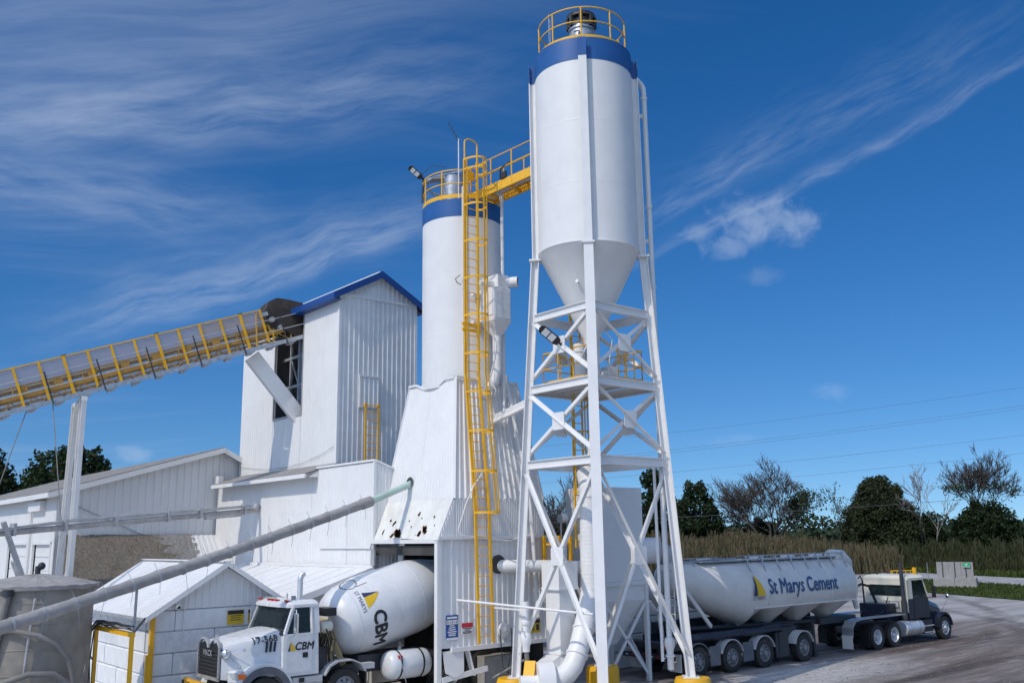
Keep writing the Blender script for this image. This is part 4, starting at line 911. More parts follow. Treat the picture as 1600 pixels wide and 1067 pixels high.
# ================================================================ batch building (tall, gabled)
def batch_building():
    t = thing('batch_building', 'tall narrow white metal building with blue roof trim where the conveyor enters', 'building', (19.9, 36.9, 0.25))
    u0, u1, v0, v1, ze, zr, zb = 18.1, 21.75, 32.35, 41.4, 14.72, 15.72, 5.0; um = (u0 + u1) / 2
    w = MB().box(u0 + 0.04, u0 + 0.08, v0 + 0.05, 35.42, zb, ze).box(u0 + 0.04, u0 + 0.08, 38.05, v1, zb, ze).box(u0 + 0.04, u0 + 0.08, 35.42, 38.05, zb, 10.2).build('sunlit_wall', 'siding', t)
    k = dict(panel=0.92, pitch=0.23, rib=0.028, depth=0.009)
    zs = 11.05
    f = lambda z: (lambda s: Vector((u0, s, z)))
    ribbed(w, 'siding', f(zb), f(10.18), (-1, 0, 0), 2.6, s0=35.45, **k)
    ribbed(w, 'siding', f(zs), f(ze), (-1, 0, 0), 35.42 - v0, s0=v0, **k)
    ribbed(w, 'siding', f(zb), f(zs + 0.03), (-1, 0, 0), 35.42 - v0, s0=v0, **dict(k, depth=0.015))
    ribbed(w, 'siding', f(zs), f(ze), (-1, 0, 0), v1 - 38.06, s0=38.06, **k)
    ribbed(w, 'siding', f(zb), f(zs + 0.03), (-1, 0, 0), v1 - 38.06, s0=38.06, **dict(k, depth=0.015))
    g = MB().prism([(u0, v0 + 0.05, zb), (u1, v0 + 0.05, zb), (u1, v0 + 0.05, ze), (um, v0 + 0.05, zr), (u0, v0 + 0.05, ze)], (0, 0.04, 0)).build('gable_wall', 'siding_grey', t)
    k2 = dict(panel=0.91, pitch=0.228, rib=0.05, depth=0.042)
    f2 = lambda z: (lambda s: Vector((s, v0, z)))
    ribbed(g, 'siding_grey', f2(11.0), f2(ze - 0.05), (0, -1, 0), u1 - u0, s0=u0, **k2)
    ribbed(g, 'siding_grey', f2(zb), f2(11.04), (0, -1, 0), u1 - u0, s0=u0, **dict(k2, depth=0.055))
    ribbed(g, 'siding_grey', f2(ze + 0.05), lambda s: Vector((s, v0, ze + 0.05 + (zr - ze) * (1 - abs(s - um) / (um - u0)))), (0, -1, 0), u1 - u0, s0=u0, **k2)
    MB().box(u0 - 0.03, u1 + 0.03, v0 - 0.075, v0 + 0.04, ze - 0.05, ze + 0.05).build('gable_trim', 'siding', t)
    for uu in (u0, u1):
        MB().box(uu - 0.06, uu + 0.06, v0 - 0.06, v0 + 0.06, zb, ze - 0.05).build('corner_trim', 'siding', t)
    MB().box(u1 - 0.03, u1 + 0.03, v0 + 0.1, v1, zb, ze).build('back_wall', 'siding_grey', t)
    MB().prism([(u0, v1, zb), (u1, v1, zb), (u1, v1, ze), (um, v1, zr), (u0, v1, ze)], (0, 0.04, 0)).build('far_gable', 'siding_grey', t)
    # roof slabs with blue eave and rake trim
    ov = 0.38; sl = (zr - ze) / (um - u0); va, vb = v0 - 0.22, v1 + 0.3
    rise = lambda u: zr + 0.16 - sl * abs(u - um)
    for (ua, ub) in ((u0 - ov, um), (um, u1 + ov)):
        rf = MB().add([(ua, va, rise(ua)), (ub, va, rise(ub)), (ub, vb, rise(ub)), (ua, vb, rise(ua)), (ua, va, rise(ua) - 0.05), (ub, va, rise(ub) - 0.05), (ub, vb, rise(ub) - 0.05), (ua, vb, rise(ua) - 0.05)], [(0, 1, 2, 3), (7, 6, 5, 4), (0, 4, 5, 1), (1, 5, 6, 2), (2, 6, 7, 3), (3, 7, 4, 0)]).build('roof', 'white_roof', t)
        ue = ua if ua < um - 1 else ub; s = -1 if ue < um else 1
        MB().box(ue + s * 0.0, ue + s * 0.04, va - 0.03, vb, rise(ue) - 0.24, rise(ue) + 0.03).build('eave_trim', 'navy_trim', rf)
        # soffit
        MB().box(min(ue, ue - s * (ov - 0.03)), max(ue, ue - s * (ov - 0.03)), va + 0.02, vb, rise(ue) - 0.24, rise(ue) - 0.22).build('soffit', 'navy_trim', rf)
        p, q = Vector((ua, va - 0.02, rise(ua) - 0.09)), Vector((ub, va - 0.02, rise(ub) - 0.09))
        MB().prism([p + Vector((0, 0, 0.14)), q + Vector((0, 0, 0.14)), q - Vector((0, 0, 0.16)), p - Vector((0, 0, 0.16))], (0, -0.035, 0)).build('rake_trim', 'navy_trim', rf)
        n = 16
        for i in range(1, n):
            v = va + (vb - va) * i / n; MB().beam((ua, v, rise(ua) + 0.015), (ub, v, rise(ub) + 0.015), 0.03, 0.03).build('roof_seam', 'white_roof', rf)
    MB().box(um - 0.12, um + 0.12, va, vb, zr + 0.14, zr + 0.185).build('ridge_cap', 'white_roof', t)
    # opening where the belt comes in: frame, lattice and dark inside
    MB().box(u0 - 0.03, u0 + 0.02, 35.36, 38.1, 10.10, 10.2).build('opening_sill', 'dull_steel', t)
    for v in (35.39, 38.08): MB().box(u0 - 0.03, u0 + 0.02, v - 0.03, v + 0.03, 10.2, ze).build('opening_jamb', 'dull_steel', t)
    MB().box(u1 - 0.2, u1 - 0.15, v0 + 0.2, v1 - 0.1, zb, ze).box(u0 + 0.1, u1 - 0.2, 35.0, 35.04, zb, ze).build('inner_lining', 'inside_shade', t)
    MB().box(u0 + 0.1, u1 - 0.2, 35.1, 38.4, 10.0, 10.05).build('inner_floor', 'inside_shade', t)
    fr = MB()
    for v in (35.9, 36.8, 37.6): fr.box(u0 + 0.5, u0 + 0.6, v - 0.05, v + 0.05, 10.05, 14.4)
    for z in (11.6, 12.9): fr.box(u0 + 0.48, u0 + 0.56, 35.2, 38.3, z - 0.06, z + 0.06)
    fr.beam((u0 + 0.55, 36.8, 11.6), (u0 + 0.55, 37.6, 12.9), 0.06, 0.06).beam((u0 + 0.55, 35.9, 11.6), (u0 + 0.55, 36.8, 10.1), 0.06, 0.06).build('inner_frame', 'dull_steel', t)
    gm = MB()
    for i in range(14): gm.cyl((u0 + 0.25, 35.48 + 0.06 * i, 10.3), (u0 + 0.25, 35.48 + 0.06 * i, 13.6), 0.008, n=4)
    for i in range(40): gm.cyl((u0 + 0.25, 35.45, 10.35 + 0.082 * i), (u0 + 0.25, 36.3, 10.35 + 0.082 * i), 0.008, n=4)
    gm.build('guard_mesh', 'galvanised', t)
    # hatch and its ladder on the gable
    MB().box(19.0, 19.9, v0 - 0.13, v0 - 0.06, 10.15, 11.42).build('hatch', 'siding_grey', t)
    ribbed(t, 'siding_grey', lambda s: Vector((s, v0 - 0.13, 10.18)), lambda s: Vector((s, v0 - 0.13, 11.38)), (0, -1, 0), 0.84, s0=19.03, panel=0.84, pitch=0.21, rib=0.05, depth=0.03, name='hatch_sheet')
    MB().box(18.96, 19.94, v0 - 0.18, v0 - 0.12, 11.40, 11.46).build('hatch_trim', 'siding', t)
    MB().path([(u0 - 0.06, 32.5, 8.55), (u0 - 0.06, 33.6, 8.28), (u0 - 0.06, 35, 8.08), (u0 - 0.06, 36.5, 8.0), (u0 - 0.06, 38.5, 8.02), (u0 - 0.06, 41.2, 8.3)], 0.008, 5).build('slack_cable', 'hose_grey', t)
batch_building()
def short_ladder():
    t = thing('fixed_ladder', 'short yellow ladder below the hatch on the gable wall', 'ladder', (19.52, 32.2, 7.6))
    for u in (19.24, 19.84): MB().box(u - 0.03, u + 0.03, 32.10, 32.15, 7.4, 10.35).build('rail', 'yellow_paint', t)
    rg = MB().cyl((-0.3, 0, 0), (0.3, 0, 0), 0.016, n=6).mesh('rung', 'yellow_paint')
    for i in range(10): piece('rung', rg, t, (19.54, 32.12, 7.55 + 0.3 * i))
    for u in (19.24, 19.84): MB().box(u - 0.05, u + 0.05, 32.1, 32.3, 10.2, 10.26).build('bracket', 'yellow_paint', t)
short_ladder()

# ================================================================ annex in front of the batch building
def annex():
    t = thing('annex_building', 'lower white metal annex in front of the tall building with a weathered canopy', 'building', (17.6, 34.5, 0.25))
    u0, v0, v1, z0, z1 = 17.1, 27.88, 41.35, 0.3, 7.62
    w = MB().box(u0 + 0.03, u0 + 0.07, v0 + 0.03, v1, z0, z1 - 0.05).build('sunlit_wall', 'siding', t)
    f = lambda z: (lambda s: Vector((u0, s, z)))
    k = dict(panel=0.92, pitch=0.23, rib=0.028, depth=0.009)
    ribbed(w, 'siding', f(6.0), f(z1 - 0.02), (-1, 0, 0), v1 - v0, s0=v0, **k)
    ribbed(w, 'siding', f(4.0), f(6.03), (-1, 0, 0), v1 - v0, s0=v0, **dict(k, depth=0.015))
    ribbed(w, 'siding', f(0.5), f(4.03), (-1, 0, 0), v1 - v0, s0=v0, **dict(k, depth=0.02))
    s_ = MB().prism([(u0, v0 + 0.03, z0), (18.4, v0 + 0.03, z0), (18.4, v0 + 0.03, 7.2), (u0, v0 + 0.03, z1)], (0, 0.03, 0)).build('side_wall', 'siding', t)
    ribbed(s_, 'siding', lambda s: Vector((s, v0, 4.0)), lambda s: Vector((s, v0, z1 - (s - u0) * 0.36)), (0, -1, 0), 1.2, s0=u0, panel=0.6, pitch=0.15, rib=0.03, depth=0.02)
    MB().box(u0 - 0.05, u0 + 0.03, v0 - 0.05, v0 + 0.03, z0, z1).build('corner_trim', 'siding', t)
    MB().box(u0 - 0.055, u0 + 0.0, v0 - 0.05, 32.0, z1, z1 + 0.07).build('parapet_cap', 'siding', t)
    MB().prism([(u0, v0, z1), (18.5, v0, 7.12), (18.5, v0, 7.20), (u0, v0, z1 + 0.07)], (0, -0.06, 0)).build('parapet_cap', 'siding', t)
    MB().add([(u0, v0, z1 + 0.02), (18.15, v0, z1 - 0.34), (18.15, 32.3, z1 + 0.1), (u0, 32.3, z1 + 0.02)], [(0, 1, 2, 3)]).build('roof', 'white_roof', t)
    # canopy: old roofing over a white gutter edge
    cv = MB().prism([(18.1, 31.9, 7.88), (16.62, 31.9, 7.42), (16.62, 31.9, 7.36), (18.1, 31.9, 7.80)], (0, 8.9, 0)).build('canopy', 'roof_grey', t)
    n = 22
    for i in range(n):
        v = 31.95 + 8.8 * (i + 0.5) / n; MB().prism([(18.08, v - 0.19, 7.895), (16.6, v - 0.19, 7.435), (16.6, v + 0.19, 7.435), (18.08, v + 0.19, 7.895)], (0, 0, random.uniform(0.006, 0.016))).build('roofing_sheet', 'roof_grey', cv)
    MB().box(16.54, 16.61, 31.95, 40.8, 7.27, 7.42).build('canopy_fascia', 'white_steel', cv)
    MB().box(16.9, 17.12, 40.85, 41.4, 7.5, 7.85).build('parapet_stub', 'siding', t)
    MB().prism([(16.7, 31.9, 7.3), (17.08, 31.9, 7.3), (17.08, 31.9, 7.55)], (0, 0.05, 0)).build('canopy_bracket', 'siding', cv)
    MB().box(17.03, 17.07, 28.0, 31.6, 4.66, 4.74).build('wall_strip', 'siding', t)
annex()
def lean_to():
    t = thing('lean_to', 'low white lean-to with ribbed metal roof against the annex behind the mixer cab', 'building', (15.6, 31.0, 0.25))
    uA, uB, zA, zB, va, vb = 17.03, 13.7, 4.02, 3.0, 27.75, 38.0
    rf = MB().prism([(uA, va, zA), (uB, va, zB), (uB, va, zB - 0.06), (uA, va, zA - 0.06)], (0, vb - va, 0)).build('roof', 'white_roof', t)
    nn = Vector((zB - zA, 0, uA - uB)).normalized(); nn = Vector((-(zA - zB), 0, (uA - uB))).normalized()
    ribbed(rf, 'white_roof', lambda s: Vector((uB, s, zB + 0.005)), lambda s: Vector((uA, s, zA + 0.005)), nn, vb - va, s0=va, panel=0.9, pitch=0.9, rib=0.05, depth=0.035, name='roof_sheet')
    p, q = Vector((uA, va - 0.01, zA - 0.05)), Vector((uB - 0.1, va - 0.01, zB - 0.08))
    MB().prism([p + Vector((0, 0, 0.10)), q + Vector((0, 0, 0.10)), q - Vector((0, 0, 0.12)), p - Vector((0, 0, 0.12))], (0, -0.04, 0)).build('rake_board', 'white_steel', t)
    w = MB().prism([(uB + 0.2, 28.02, 0.3), (uA, 28.02, 0.3), (uA, 28.02, zA - 0.1), (uB + 0.2, 28.02, zB - 0.05)], (0, 0.04, 0)).build('end_wall', 'siding', t)
    ribbed(w, 'siding', lambda s: Vector((s, 28.0, 2.62)), lambda s: Vector((s, 28.0, zB - 0.1 + (s - uB) * (zA - zB) / (uA - uB))), (0, -1, 0), 3.1, s0=uB + 0.22, panel=0.62, pitch=0.155, rib=0.03, depth=0.024)
    ribbed(w, 'siding', lambda s: Vector((s, 28.0, 0.4)), lambda s: Vector((s, 28.0, 2.65)), (0, -1, 0), 3.1, s0=uB + 0.22, panel=0.62, pitch=0.155, rib=0.03, depth=0.03)
    MB().box(uA - 0.05, uA + 0.02, va, vb, zA + 0.0, zA + 0.09).build('flashing', 'siding', t)
lean_to()

# ================================================================ warehouse with gable end, behind
def warehouse():
    t = thing('warehouse', 'wide white metal warehouse with grey low-pitched roof and overhead doors', 'building', (14.0, 48.0, 0.0))
    u0, um, u1, v0, v1, ze, zr = 10.4, 17.25, 24.1, 41.5, 66.0, 7.0, 9.02
    g = MB().prism([(u0, v0 + 0.04, 0), (u1, v0 + 0.04, 0), (u1, v0 + 0.04, 5.6), (um, v0 + 0.04, zr), (u0, v0 + 0.04, ze)], (0, 0.05, 0)).build('gable_wall', 'siding', t)
    top = lambda s: zr - (um - s) * (zr - ze) / (um - u0) if s < um else zr - (s - um) * 0.5
    ribbed(g, 'siding', lambda s: Vector((s, v0, 3.0)), lambda s: Vector((s, v0, top(s))), (0, -1, 0), um - u0, s0=u0, panel=0.92, pitch=0.305, rib=0.06, depth=0.035)
    ribbed(g, 'siding_grey', lambda s: Vector((s, v0 + 0.02, 3.0)), lambda s: Vector((s, v0 + 0.02, top(s))), (0, -1, 0), 4.0, s0=um + 0.02, panel=0.8, pitch=0.2, rib=0.04, depth=0.02)
    MB().box(um - 0.05, um + 0.03, v0 - 0.06, v0, 3.0, zr).build('corner_trim', 'siding', t)
    # side with two overhead doors (panel by panel)
    doors = [(41.95, 44.75), (45.85, 49.35)]; zt = 4.95
    sw = MB(); edges = [v0] + [x for d in doors for x in d] + [v1]
    for a, b in zip(edges[0::2], edges[1::2]): sw.box(u0, u0 + 0.05, a, b, 0, zt)
    sw.box(u0, u0 + 0.05, v0, v1, zt, ze).build('side_wall', 'siding', t)
    for (a, b) in doors:
        dr = MB().box(u0 + 0.14, u0 + 0.18, a, b, 0, zt).build('door', 'siding', t)
        for i in range(9): MB().box(u0 + 0.10, u0 + 0.14, a + 0.04, b - 0.04, 0.05 + 0.55 * i, 0.05 + 0.55 * i + 0.52).build('door_panel', 'siding', dr)
        MB().box(u0 - 0.04, u0, a - 0.12, a, 0, zt + 0.12).box(u0 - 0.04, u0, b, b + 0.12, 0, zt + 0.12).box(u0 - 0.04, u0, a - 0.12, b + 0.12, zt, zt + 0.12).build('door_frame', 'white_steel', dr)
    MB().box(u0 - 0.25, u0, 43.2, 45.2, 6.35, 6.75).build('gutter_patch', 'white_steel', t)
    MB().cyl((u0 - 0.08, 45.3, 3.4), (u0 - 0.08, 45.3, 6.4), 0.05, n=8).build('downpipe', 'white_steel', t)
    ov = 0.45; sl = (zr - ze) / (um - u0)
    ua = u0 - ov
    rf = MB().prism([(ua, v0 - 0.4, ze + 0.16 - ov * sl), (um, v0 - 0.4, zr + 0.16), (um, v0 - 0.4, zr + 0.08), (ua, v0 - 0.4, ze + 0.08 - ov * sl)], (0, v1 - v0 + 0.8, 0)).build('roof', 'roof_grey', t)
    n = 12
    for i in range(n):
        a = i / n; b = (i + 0.96) / n
        pa, pb = Vector((lerp(ua, um, a), v0 - 0.42, lerp(ze + 0.165 - ov * sl, zr + 0.165, a))), Vector((lerp(ua, um, b), v0 - 0.42, lerp(ze + 0.165 - ov * sl, zr + 0.165, b)))
        MB().prism([pa, pb, pb + Vector((0, 0, 0.012)), pa + Vector((0, 0, 0.03))], (0, v1 - v0 + 0.84, 0)).build('roofing_sheet', 'roof_grey', rf)
    p, q = Vector((ua, v0 - 0.41, ze + 0.08 - ov * sl)), Vector((um, v0 - 0.41, zr + 0.08))
    MB().prism([p + Vector((0, 0, 0.07)), q + Vector((0, 0, 0.07)), q - Vector((0, 0, 0.16)), p - Vector((0, 0, 0.16))], (0, -0.04, 0)).build('rake_board', 'white_steel', rf)
    MB().box(ua - 0.04, ua, v0 - 0.4, v1, ze - 0.06 - ov * sl, ze + 0.14 - ov * sl).build('eave_board', 'white_steel', rf)
    rb = MB().prism([(um + 0.01, v0 - 0.3, zr + 0.15), (u1, v0 - 0.3, zr + 0.15 - (u1 - um) * 0.5), (u1, v0 - 0.3, zr + 0.06 - (u1 - um) * 0.5), (um + 0.01, v0 - 0.3, zr + 0.06)], (0, v1 - v0 + 0.6, 0)).build('roof', 'roof_grey', t)
    MB().prism([(um + 0.01, v0 - 0.31, zr + 0.14), (19.5, v0 - 0.31, zr + 0.14 - 2.24 * 0.5), (19.5, v0 - 0.31, zr - 0.1 - 2.24 * 0.5), (um + 0.01, v0 - 0.31, zr - 0.1)], (0, -0.04, 0)).build('rake_board', 'white_steel', rb)
    MB().beam((11.1, v0 - 0.06, 6.5), (14.6, v0 - 0.06, 5.0), 0.02, 0.07, (0, 1, 0)).beam((14.6, v0 - 0.06, 5.0), (15.4, v0 - 0.2, 4.95), 0.04, 0.06, (0, 1, 0)).build('wall_conduit', 'dull_steel', t)
warehouse()
def shingle_roof():
    t = thing('shingled_shed', 'low shed with mossy weathered shingle roof below the warehouse gable', 'building', (14, 39, 0.2))
    va, vb, za, zb = 41.40, 39.5, 5.26, 3.30; ua, ub = 10.55, 17.0
    MB().prism([(ua, va, za - 0.04), (ua, vb, zb - 0.04), (ua, vb, zb - 0.12), (ua, va, za - 0.12)], (ub - ua, 0, 0)).build('roof_deck', 'roof_grey', t)
    MB().box(ua + 0.3, ub - 0.3, vb + 0.3, va - 0.1, 0, 3.25).build('wall', 'siding', t)
    d = Vector((0, vb - va, zb - za)); L = d.length; d = d / L; n = Vector((0, d.z, -d.y)); 
    if n.z < 0: n = -n
    rng = random.Random(3); m1, m2 = MB(), MB(); rows = 26; rh = L / rows
    for r in range(rows):
        u = ua - rng.uniform(0, 0.2)
        while u < 15.9:
            w = rng.uniform(0.16, 0.34); f = r / rows
            edge = 14.2 + 1.4 * f + 0.25 * math.sin(r * 1.3)
            mm = m1 if u < edge else m2
            jit = rng.uniform(0, 0.035) if mm is m1 else rng.uniform(0, 0.006)
            c = Vector((u + w / 2, va, za)) + d * (rh * (r + 0.5) + (rng.uniform(-.03, .03) if mm is m1 else 0)) + n * (0.014 + jit * 0.6)
            mm.obox(c, (w / 2 - 0.008, 0, 0), d * rh * 0.62 - n * 0.022, n * 0.012); u += w
    tag(m1.build('old_shingles', 'shingle_moss', t), kind='stuff'); tag(m2.build('newer_shingles', 'shingle', t), kind='stuff')
    ribbed(t, 'white_roof', lambda s: Vector((s, vb, zb + 0.0)), lambda s: Vector((s, va, za + 0.0)), n, 1.4, s0=15.75, panel=0.7, pitch=0.23, rib=0.04, depth=0.03, name='roof_sheet')
shingle_roof()

# ================================================================ concrete block shed
def block_shed():
    t = thing('block_shed', 'small gabled shed of big white-painted concrete blocks with ribbed gable', 'building', (11.9, 31.0, 0.0))
    u0, u1, v0, v1 = 9.86, 13.95, 28.0, 34.9; H_ = 3.05; ch = 0.61; um, zr, ze = 11.9, 4.30, 3.02
    blk = {}
    def block(w, rough, axis, x, y, z):
        key = (round(w, 2), rough, axis, random.randint(0, 1))
        if key not in blk:
            g = 0.012; mb = MB(); a, b = (w / 2 - g, 0.305) if axis == 'u' else (0.305, w / 2 - g); c = 0.035; h = 0.305 - g * 0.6
            out = []
            for (k, zz) in ((c, -h), (0, -h + c), (0, h - c), (c, h)):
                out.append([Vector((sx * (a - k), sy * (b - k), zz)) for sx, sy in ((-1, -1), (1, -1), (1, 1), (-1, 1))])
            mb.loft(out); blk[key] = mb.mesh('block', 'rough_block' if rough else 'painted_block')
        o = piece('block', blk[key], t, (x + random.uniform(-.012, .012), y + random.uniform(-.012, .012), z), (0, 0, random.uniform(-.006, .006)))
    for c in range(5):
        z = ch * (c + 0.5)
        xs = [u0, u0 + 0.61, u0 + 2.44, u1] if c % 2 == 0 else [u0, u0 + 1.83, u0 + 3.3, u1]
        for i, (a, b) in enumerate(zip(xs[:-1], xs[1:])):
            block(b - a, (c, i) in ((3, 0), (2, 1), (1, 2), (0, 1)) or (c == 3 and i == 1), 'u', (a + b) / 2, v0 + 0.305, z)
        ys = [v0 + 0.62, v0 + 2.44, v0 + 4.27, v0 + 6.1, v1] if c % 2 == 0 else [v0 + 0.62, v0 + 1.22, v0 + 3.05, v0 + 4.88, v1]
        for i, (a, b) in enumerate(zip(ys[:-1], ys[1:])): block(b - a, (c, i) in ((4, 1), (3, 2), (4, 0)), 'v', u0 + 0.305, (a + b) / 2, z)
    MB().box(u0 + 0.06, u1 - 0.06, v0 + 0.07, v0 + 0.55, 0.02, 2.99).box(u0 + 0.07, u0 + 0.55, v0 + 0.08, v1 - 0.1, 0.02, 2.98).build('mortar_core', 'plain_concrete', t)
    g = MB().prism([(u0, v0 + 0.06, H_), (u1, v0 + 0.06, H_), (um, v0 + 0.06, zr - 0.06)], (0, 0.04, 0)).build('gable_wall', 'siding', t)
    ribbed(g, 'siding', lambda s: Vector((s, v0, H_ + 0.0)), lambda s: Vector((s, v0, H_ + (zr - 0.05 - H_) * (1 - abs(s - um) / (um - u0)))), (0, -1, 0), u1 - u0, s0=u0, panel=0.82, pitch=0.205, rib=0.045, depth=0.03)
    ov = 0.34; sl = (zr - ze) / (um - u0); va, vb = v0 - 0.28, v1 + 0.2
    zz = lambda u: zr + 0.06 - sl * abs(u - um)
    for (a, b, s) in ((u0 - ov, um, -1), (u1 + ov, um, 1)):
        rf = MB().prism([(a, va, zz(a)), (b, va, zz(b)), (b, va, zz(b) - 0.05), (a, va, zz(a) - 0.05)], (0, vb - va, 0)).build('roof', 'white_roof', t)
        nn = Vector((s * sl, 0, 1)).normalized()
        ribbed(rf, 'white_roof', lambda q: Vector((a, q, zz(a) + 0.004)), lambda q: Vector((b, q, zz(b) + 0.004)), nn, vb - va, s0=va, panel=0.9, pitch=0.225, rib=0.03, depth=0.018, name='roof_sheet')
        p, q = Vector((a, va - 0.005, zz(a))), Vector((b, va - 0.005, zz(b)))
        MB().prism([p + Vector((0, 0, 0.035)), q + Vector((0, 0, 0.035)), q - Vector((0, 0, 0.13)), p - Vector((0, 0, 0.13))], (0, -0.03, 0)).build('rake_board', 'white_steel', rf)
        MB().beam((a + s * 0.02, va, zz(a) - 0.03), (a + s * 0.02, vb, zz(a) - 0.03), 0.05, 0.08).build('eave_rail', 'dull_steel', rf)
    MB().box(um - 0.14, um + 0.14, va - 0.02, vb, zr + 0.065, zr + 0.10).build('ridge_cap', 'white_roof', t)
    MB().box(9.75, 9.87, 27.88, 28.01, 1.75, 3.0).build('corner_guard', 'yellow_paint', t)
    MB().cyl((9.76, 27.9, 0.25), (9.76, 27.9, 1.85), 0.11, n=14).build('guard_post', 'yellow_paint', t, 40)
    c = MB().cyl((10.42, 27.92, 3.18), (10.46, 27.70, 3.12), 0.07, n=14).build('security_camera', 'white_steel', t, 40)
    MB().cyl((10.461, 27.697, 3.119), (10.4615, 27.693, 3.118), 0.05, n=14).build('camera_lens', 'black_plastic', c)
    MB().cyl((10.72, 27.95, 2.3), (10.72, 27.95, 3.5), 0.02, n=6).build('downpipe', 'white_steel', t)
block_shed()
sign('warning_sign', 'black and yellow danger notice on the block shed behind the mixer cab', 12.32, 2.72, 0.52, 0.42, 'sign_yellow', parts=[('box', -0.25, 0.25, 0.09, 0.20, 'ink_black', 'black_header')] + [('box', -w, w, z, z + 0.022, 'ink_black', 'printed_line') for w, z in ((0.18, 0.03), (0.15, -0.03), (0.17, -0.09))], v=27.98)
# ================================================================ belt conveyor
def conveyor():
    W0 = Vector((18.1, 35.39, 13.39)); X = Vector((-0.990, 0.139, -0.359)).normalized(); Y = Vector((-0.139, -0.990, 0)).normalized(); Z = X.cross(Y)
    if Z.z < 0: Z = -Z
    P = lambda x, y, z: W0 + X * x + Y * y + Z * z
    t = thing('belt_conveyor', 'long yellow inclined belt conveyor with mesh guards climbing to the tall building', 'conveyor', tuple(GW_inv(P(8.9, -0.8, 0)))[:2] + (0.25,))
    L = 24.0
    def bar(x0, x1, y, z, w, h, name, mat, par=None):
        p, q = P(x0, y, z), P(x1, y, z); return MB().obox((p + q) / 2, (q - p) / 2, Y * w / 2, Z * h / 2).build(name, mat, par or t)
    # walkway: channel, brackets and planks
    x = 0.0
    while x < L:
        bar(x, min(L, x + 1.84), -0.02, 0.09, 0.06, 0.17, 'walkway_channel', 'galvanised'); 
        bar(x + 0.02, min(L, x + 1.82), -0.30, 0.16, 0.50, 0.035, 'walkway_plank', 'galvanised'); x += 1.85
    x = 0.5
    while x < L:
        MB().obox(P(x, -0.3, -0.0), X * 0.14, Y * 0.3, Z * 0.03).obox(P(x + 0.1, -0.15, -0.05), X * 0.10, Y * 0.12, Z * 0.045).build('walkway_bracket', 'dull_steel', t); x += 0.925
    n = int(L / 1.85)
    for i in range(n):
        xx = 0.75 + 1.85 * i; MB().obox(P(xx, 0.02, 0.60), X * 0.022, Y * 0.022, Z * 0.62).build('handrail_post', 'dark_steel', t)
    for z in (1.12, 0.62):
        p, q = P(-0.2, 0.02, z), P(L, 0.02, z); MB().cyl(p, q, 0.016 if z > 1 else 0.02, n=6).build('handrail', 'galvanised', t)
    # stringers, lattice, idlers and belt
    for y in (-0.62, -1.52):
        bar(-0.3, L, y, 0.20, 0.06, 0.06, 'lower_chord', 'yellow_dusty'); bar(-0.3, L, y, 0.62, 0.08, 0.16, 'stringer', 'yellow_dusty')
        bar(-0.3, L, y, 0.98, 0.05, 0.07, 'belt_rail', 'yellow_dusty')
        m = MB(); x = 0.0; k = 0
        while x < L: m.beam(P(x, y, 0.22 if k % 2 else 0.56), P(x + 0.4, y, 0.56 if k % 2 else 0.22), 0.035, 0.035); x += 0.4; k += 1
        m.build('lattice', 'yellow_dusty', t)
    m = MB(); x = 0.1
    while x < L: m.beam(P(x, -0.10, 0.05), P(x + 0.16, -0.10, 0.22), 0.03, 0.05); m.beam(P(x + 0.32, -0.10, 0.05), P(x + 0.16, -0.10, 0.22), 0.03, 0.05); x += 0.62
    m.build('kick_lattice', 'dark_steel', t)
    bar(-0.6, L, -1.07, 0.88, 0.76, 0.03, 'belt', 'belt_rubber'); bar(-0.6, L, -1.07, 0.36, 0.74, 0.02, 'return_belt', 'belt_rubber')
    idl = None
    for i in range(20):
        x = 1.0 + 1.22 * i; m = MB()
        m.cyl(P(x, -0.70, 0.86), P(x, -1.44, 0.86), 0.07, n=10).obox(P(x, -0.62, 0.82), X * 0.16, Y * 0.05, Z * 0.12).obox(P(x, -1.52, 0.82), X * 0.16, Y * 0.05, Z * 0.12).obox(P(x + 0.35, -0.56, 0.92), X * 0.015, Y * 0.015, Z * 0.22)
        m.build('idler', 'yellow_dusty', t)
    # side guards: yellow posts with mesh between
    n = int(L / 0.87) - 1
    for i in range(n + 1):
        x = 1.32 + 0.87 * i; big = i % 4 == 1
        MB().obox(P(x, -0.52, 0.93), X * (0.055 if big else 0.045), Y * 0.025, Z * 0.79).build('guard_post', 'yellow_paint', t)
        if big: MB().obox(P(x - 0.02, -0.52, 1.73), X * 0.09, Y * 0.03, Z * 0.012).build('post_cap', 'dark_steel', t)
        if i < n:
            MB().obox(P(x + 0.435, -0.545, 1.355), X * 0.39, Y * 0.003, Z * 0.33).build('guard_mesh', 'screen_mesh', t); MB().obox(P(x + 0.435, -0.545, 0.62), X * 0.39, Y * 0.003, Z * 0.40).build('lower_mesh', 'amber_mesh', t)
    bar(1.3, L, -0.52, 1.69, 0.03, 0.045, 'guard_rail', 'yellow_paint'); bar(1.3, L, -0.52, 0.18, 0.04, 0.06, 'guard_rail', 'yellow_paint')
    # head end
    hp = [(1.05, 0.8), (1.12, 1.60), (0.85, 1.95), (0.45, 2.02), (0.0, 1.85), (-0.6, 1.55), (-0.6, 0.2), (0.2, 0.25), (0.6, 0.7)]
    MB().prism([P(a, -0.42, b) for a, b in hp], Y * -1.15).build('head_cover', 'head_steel', t)
    MB().cyl(P(0.75, -0.55, 1.05), P(0.75, -1.6, 1.05), 0.32, n=20).build('head_pulley', 'head_steel', t, 40)
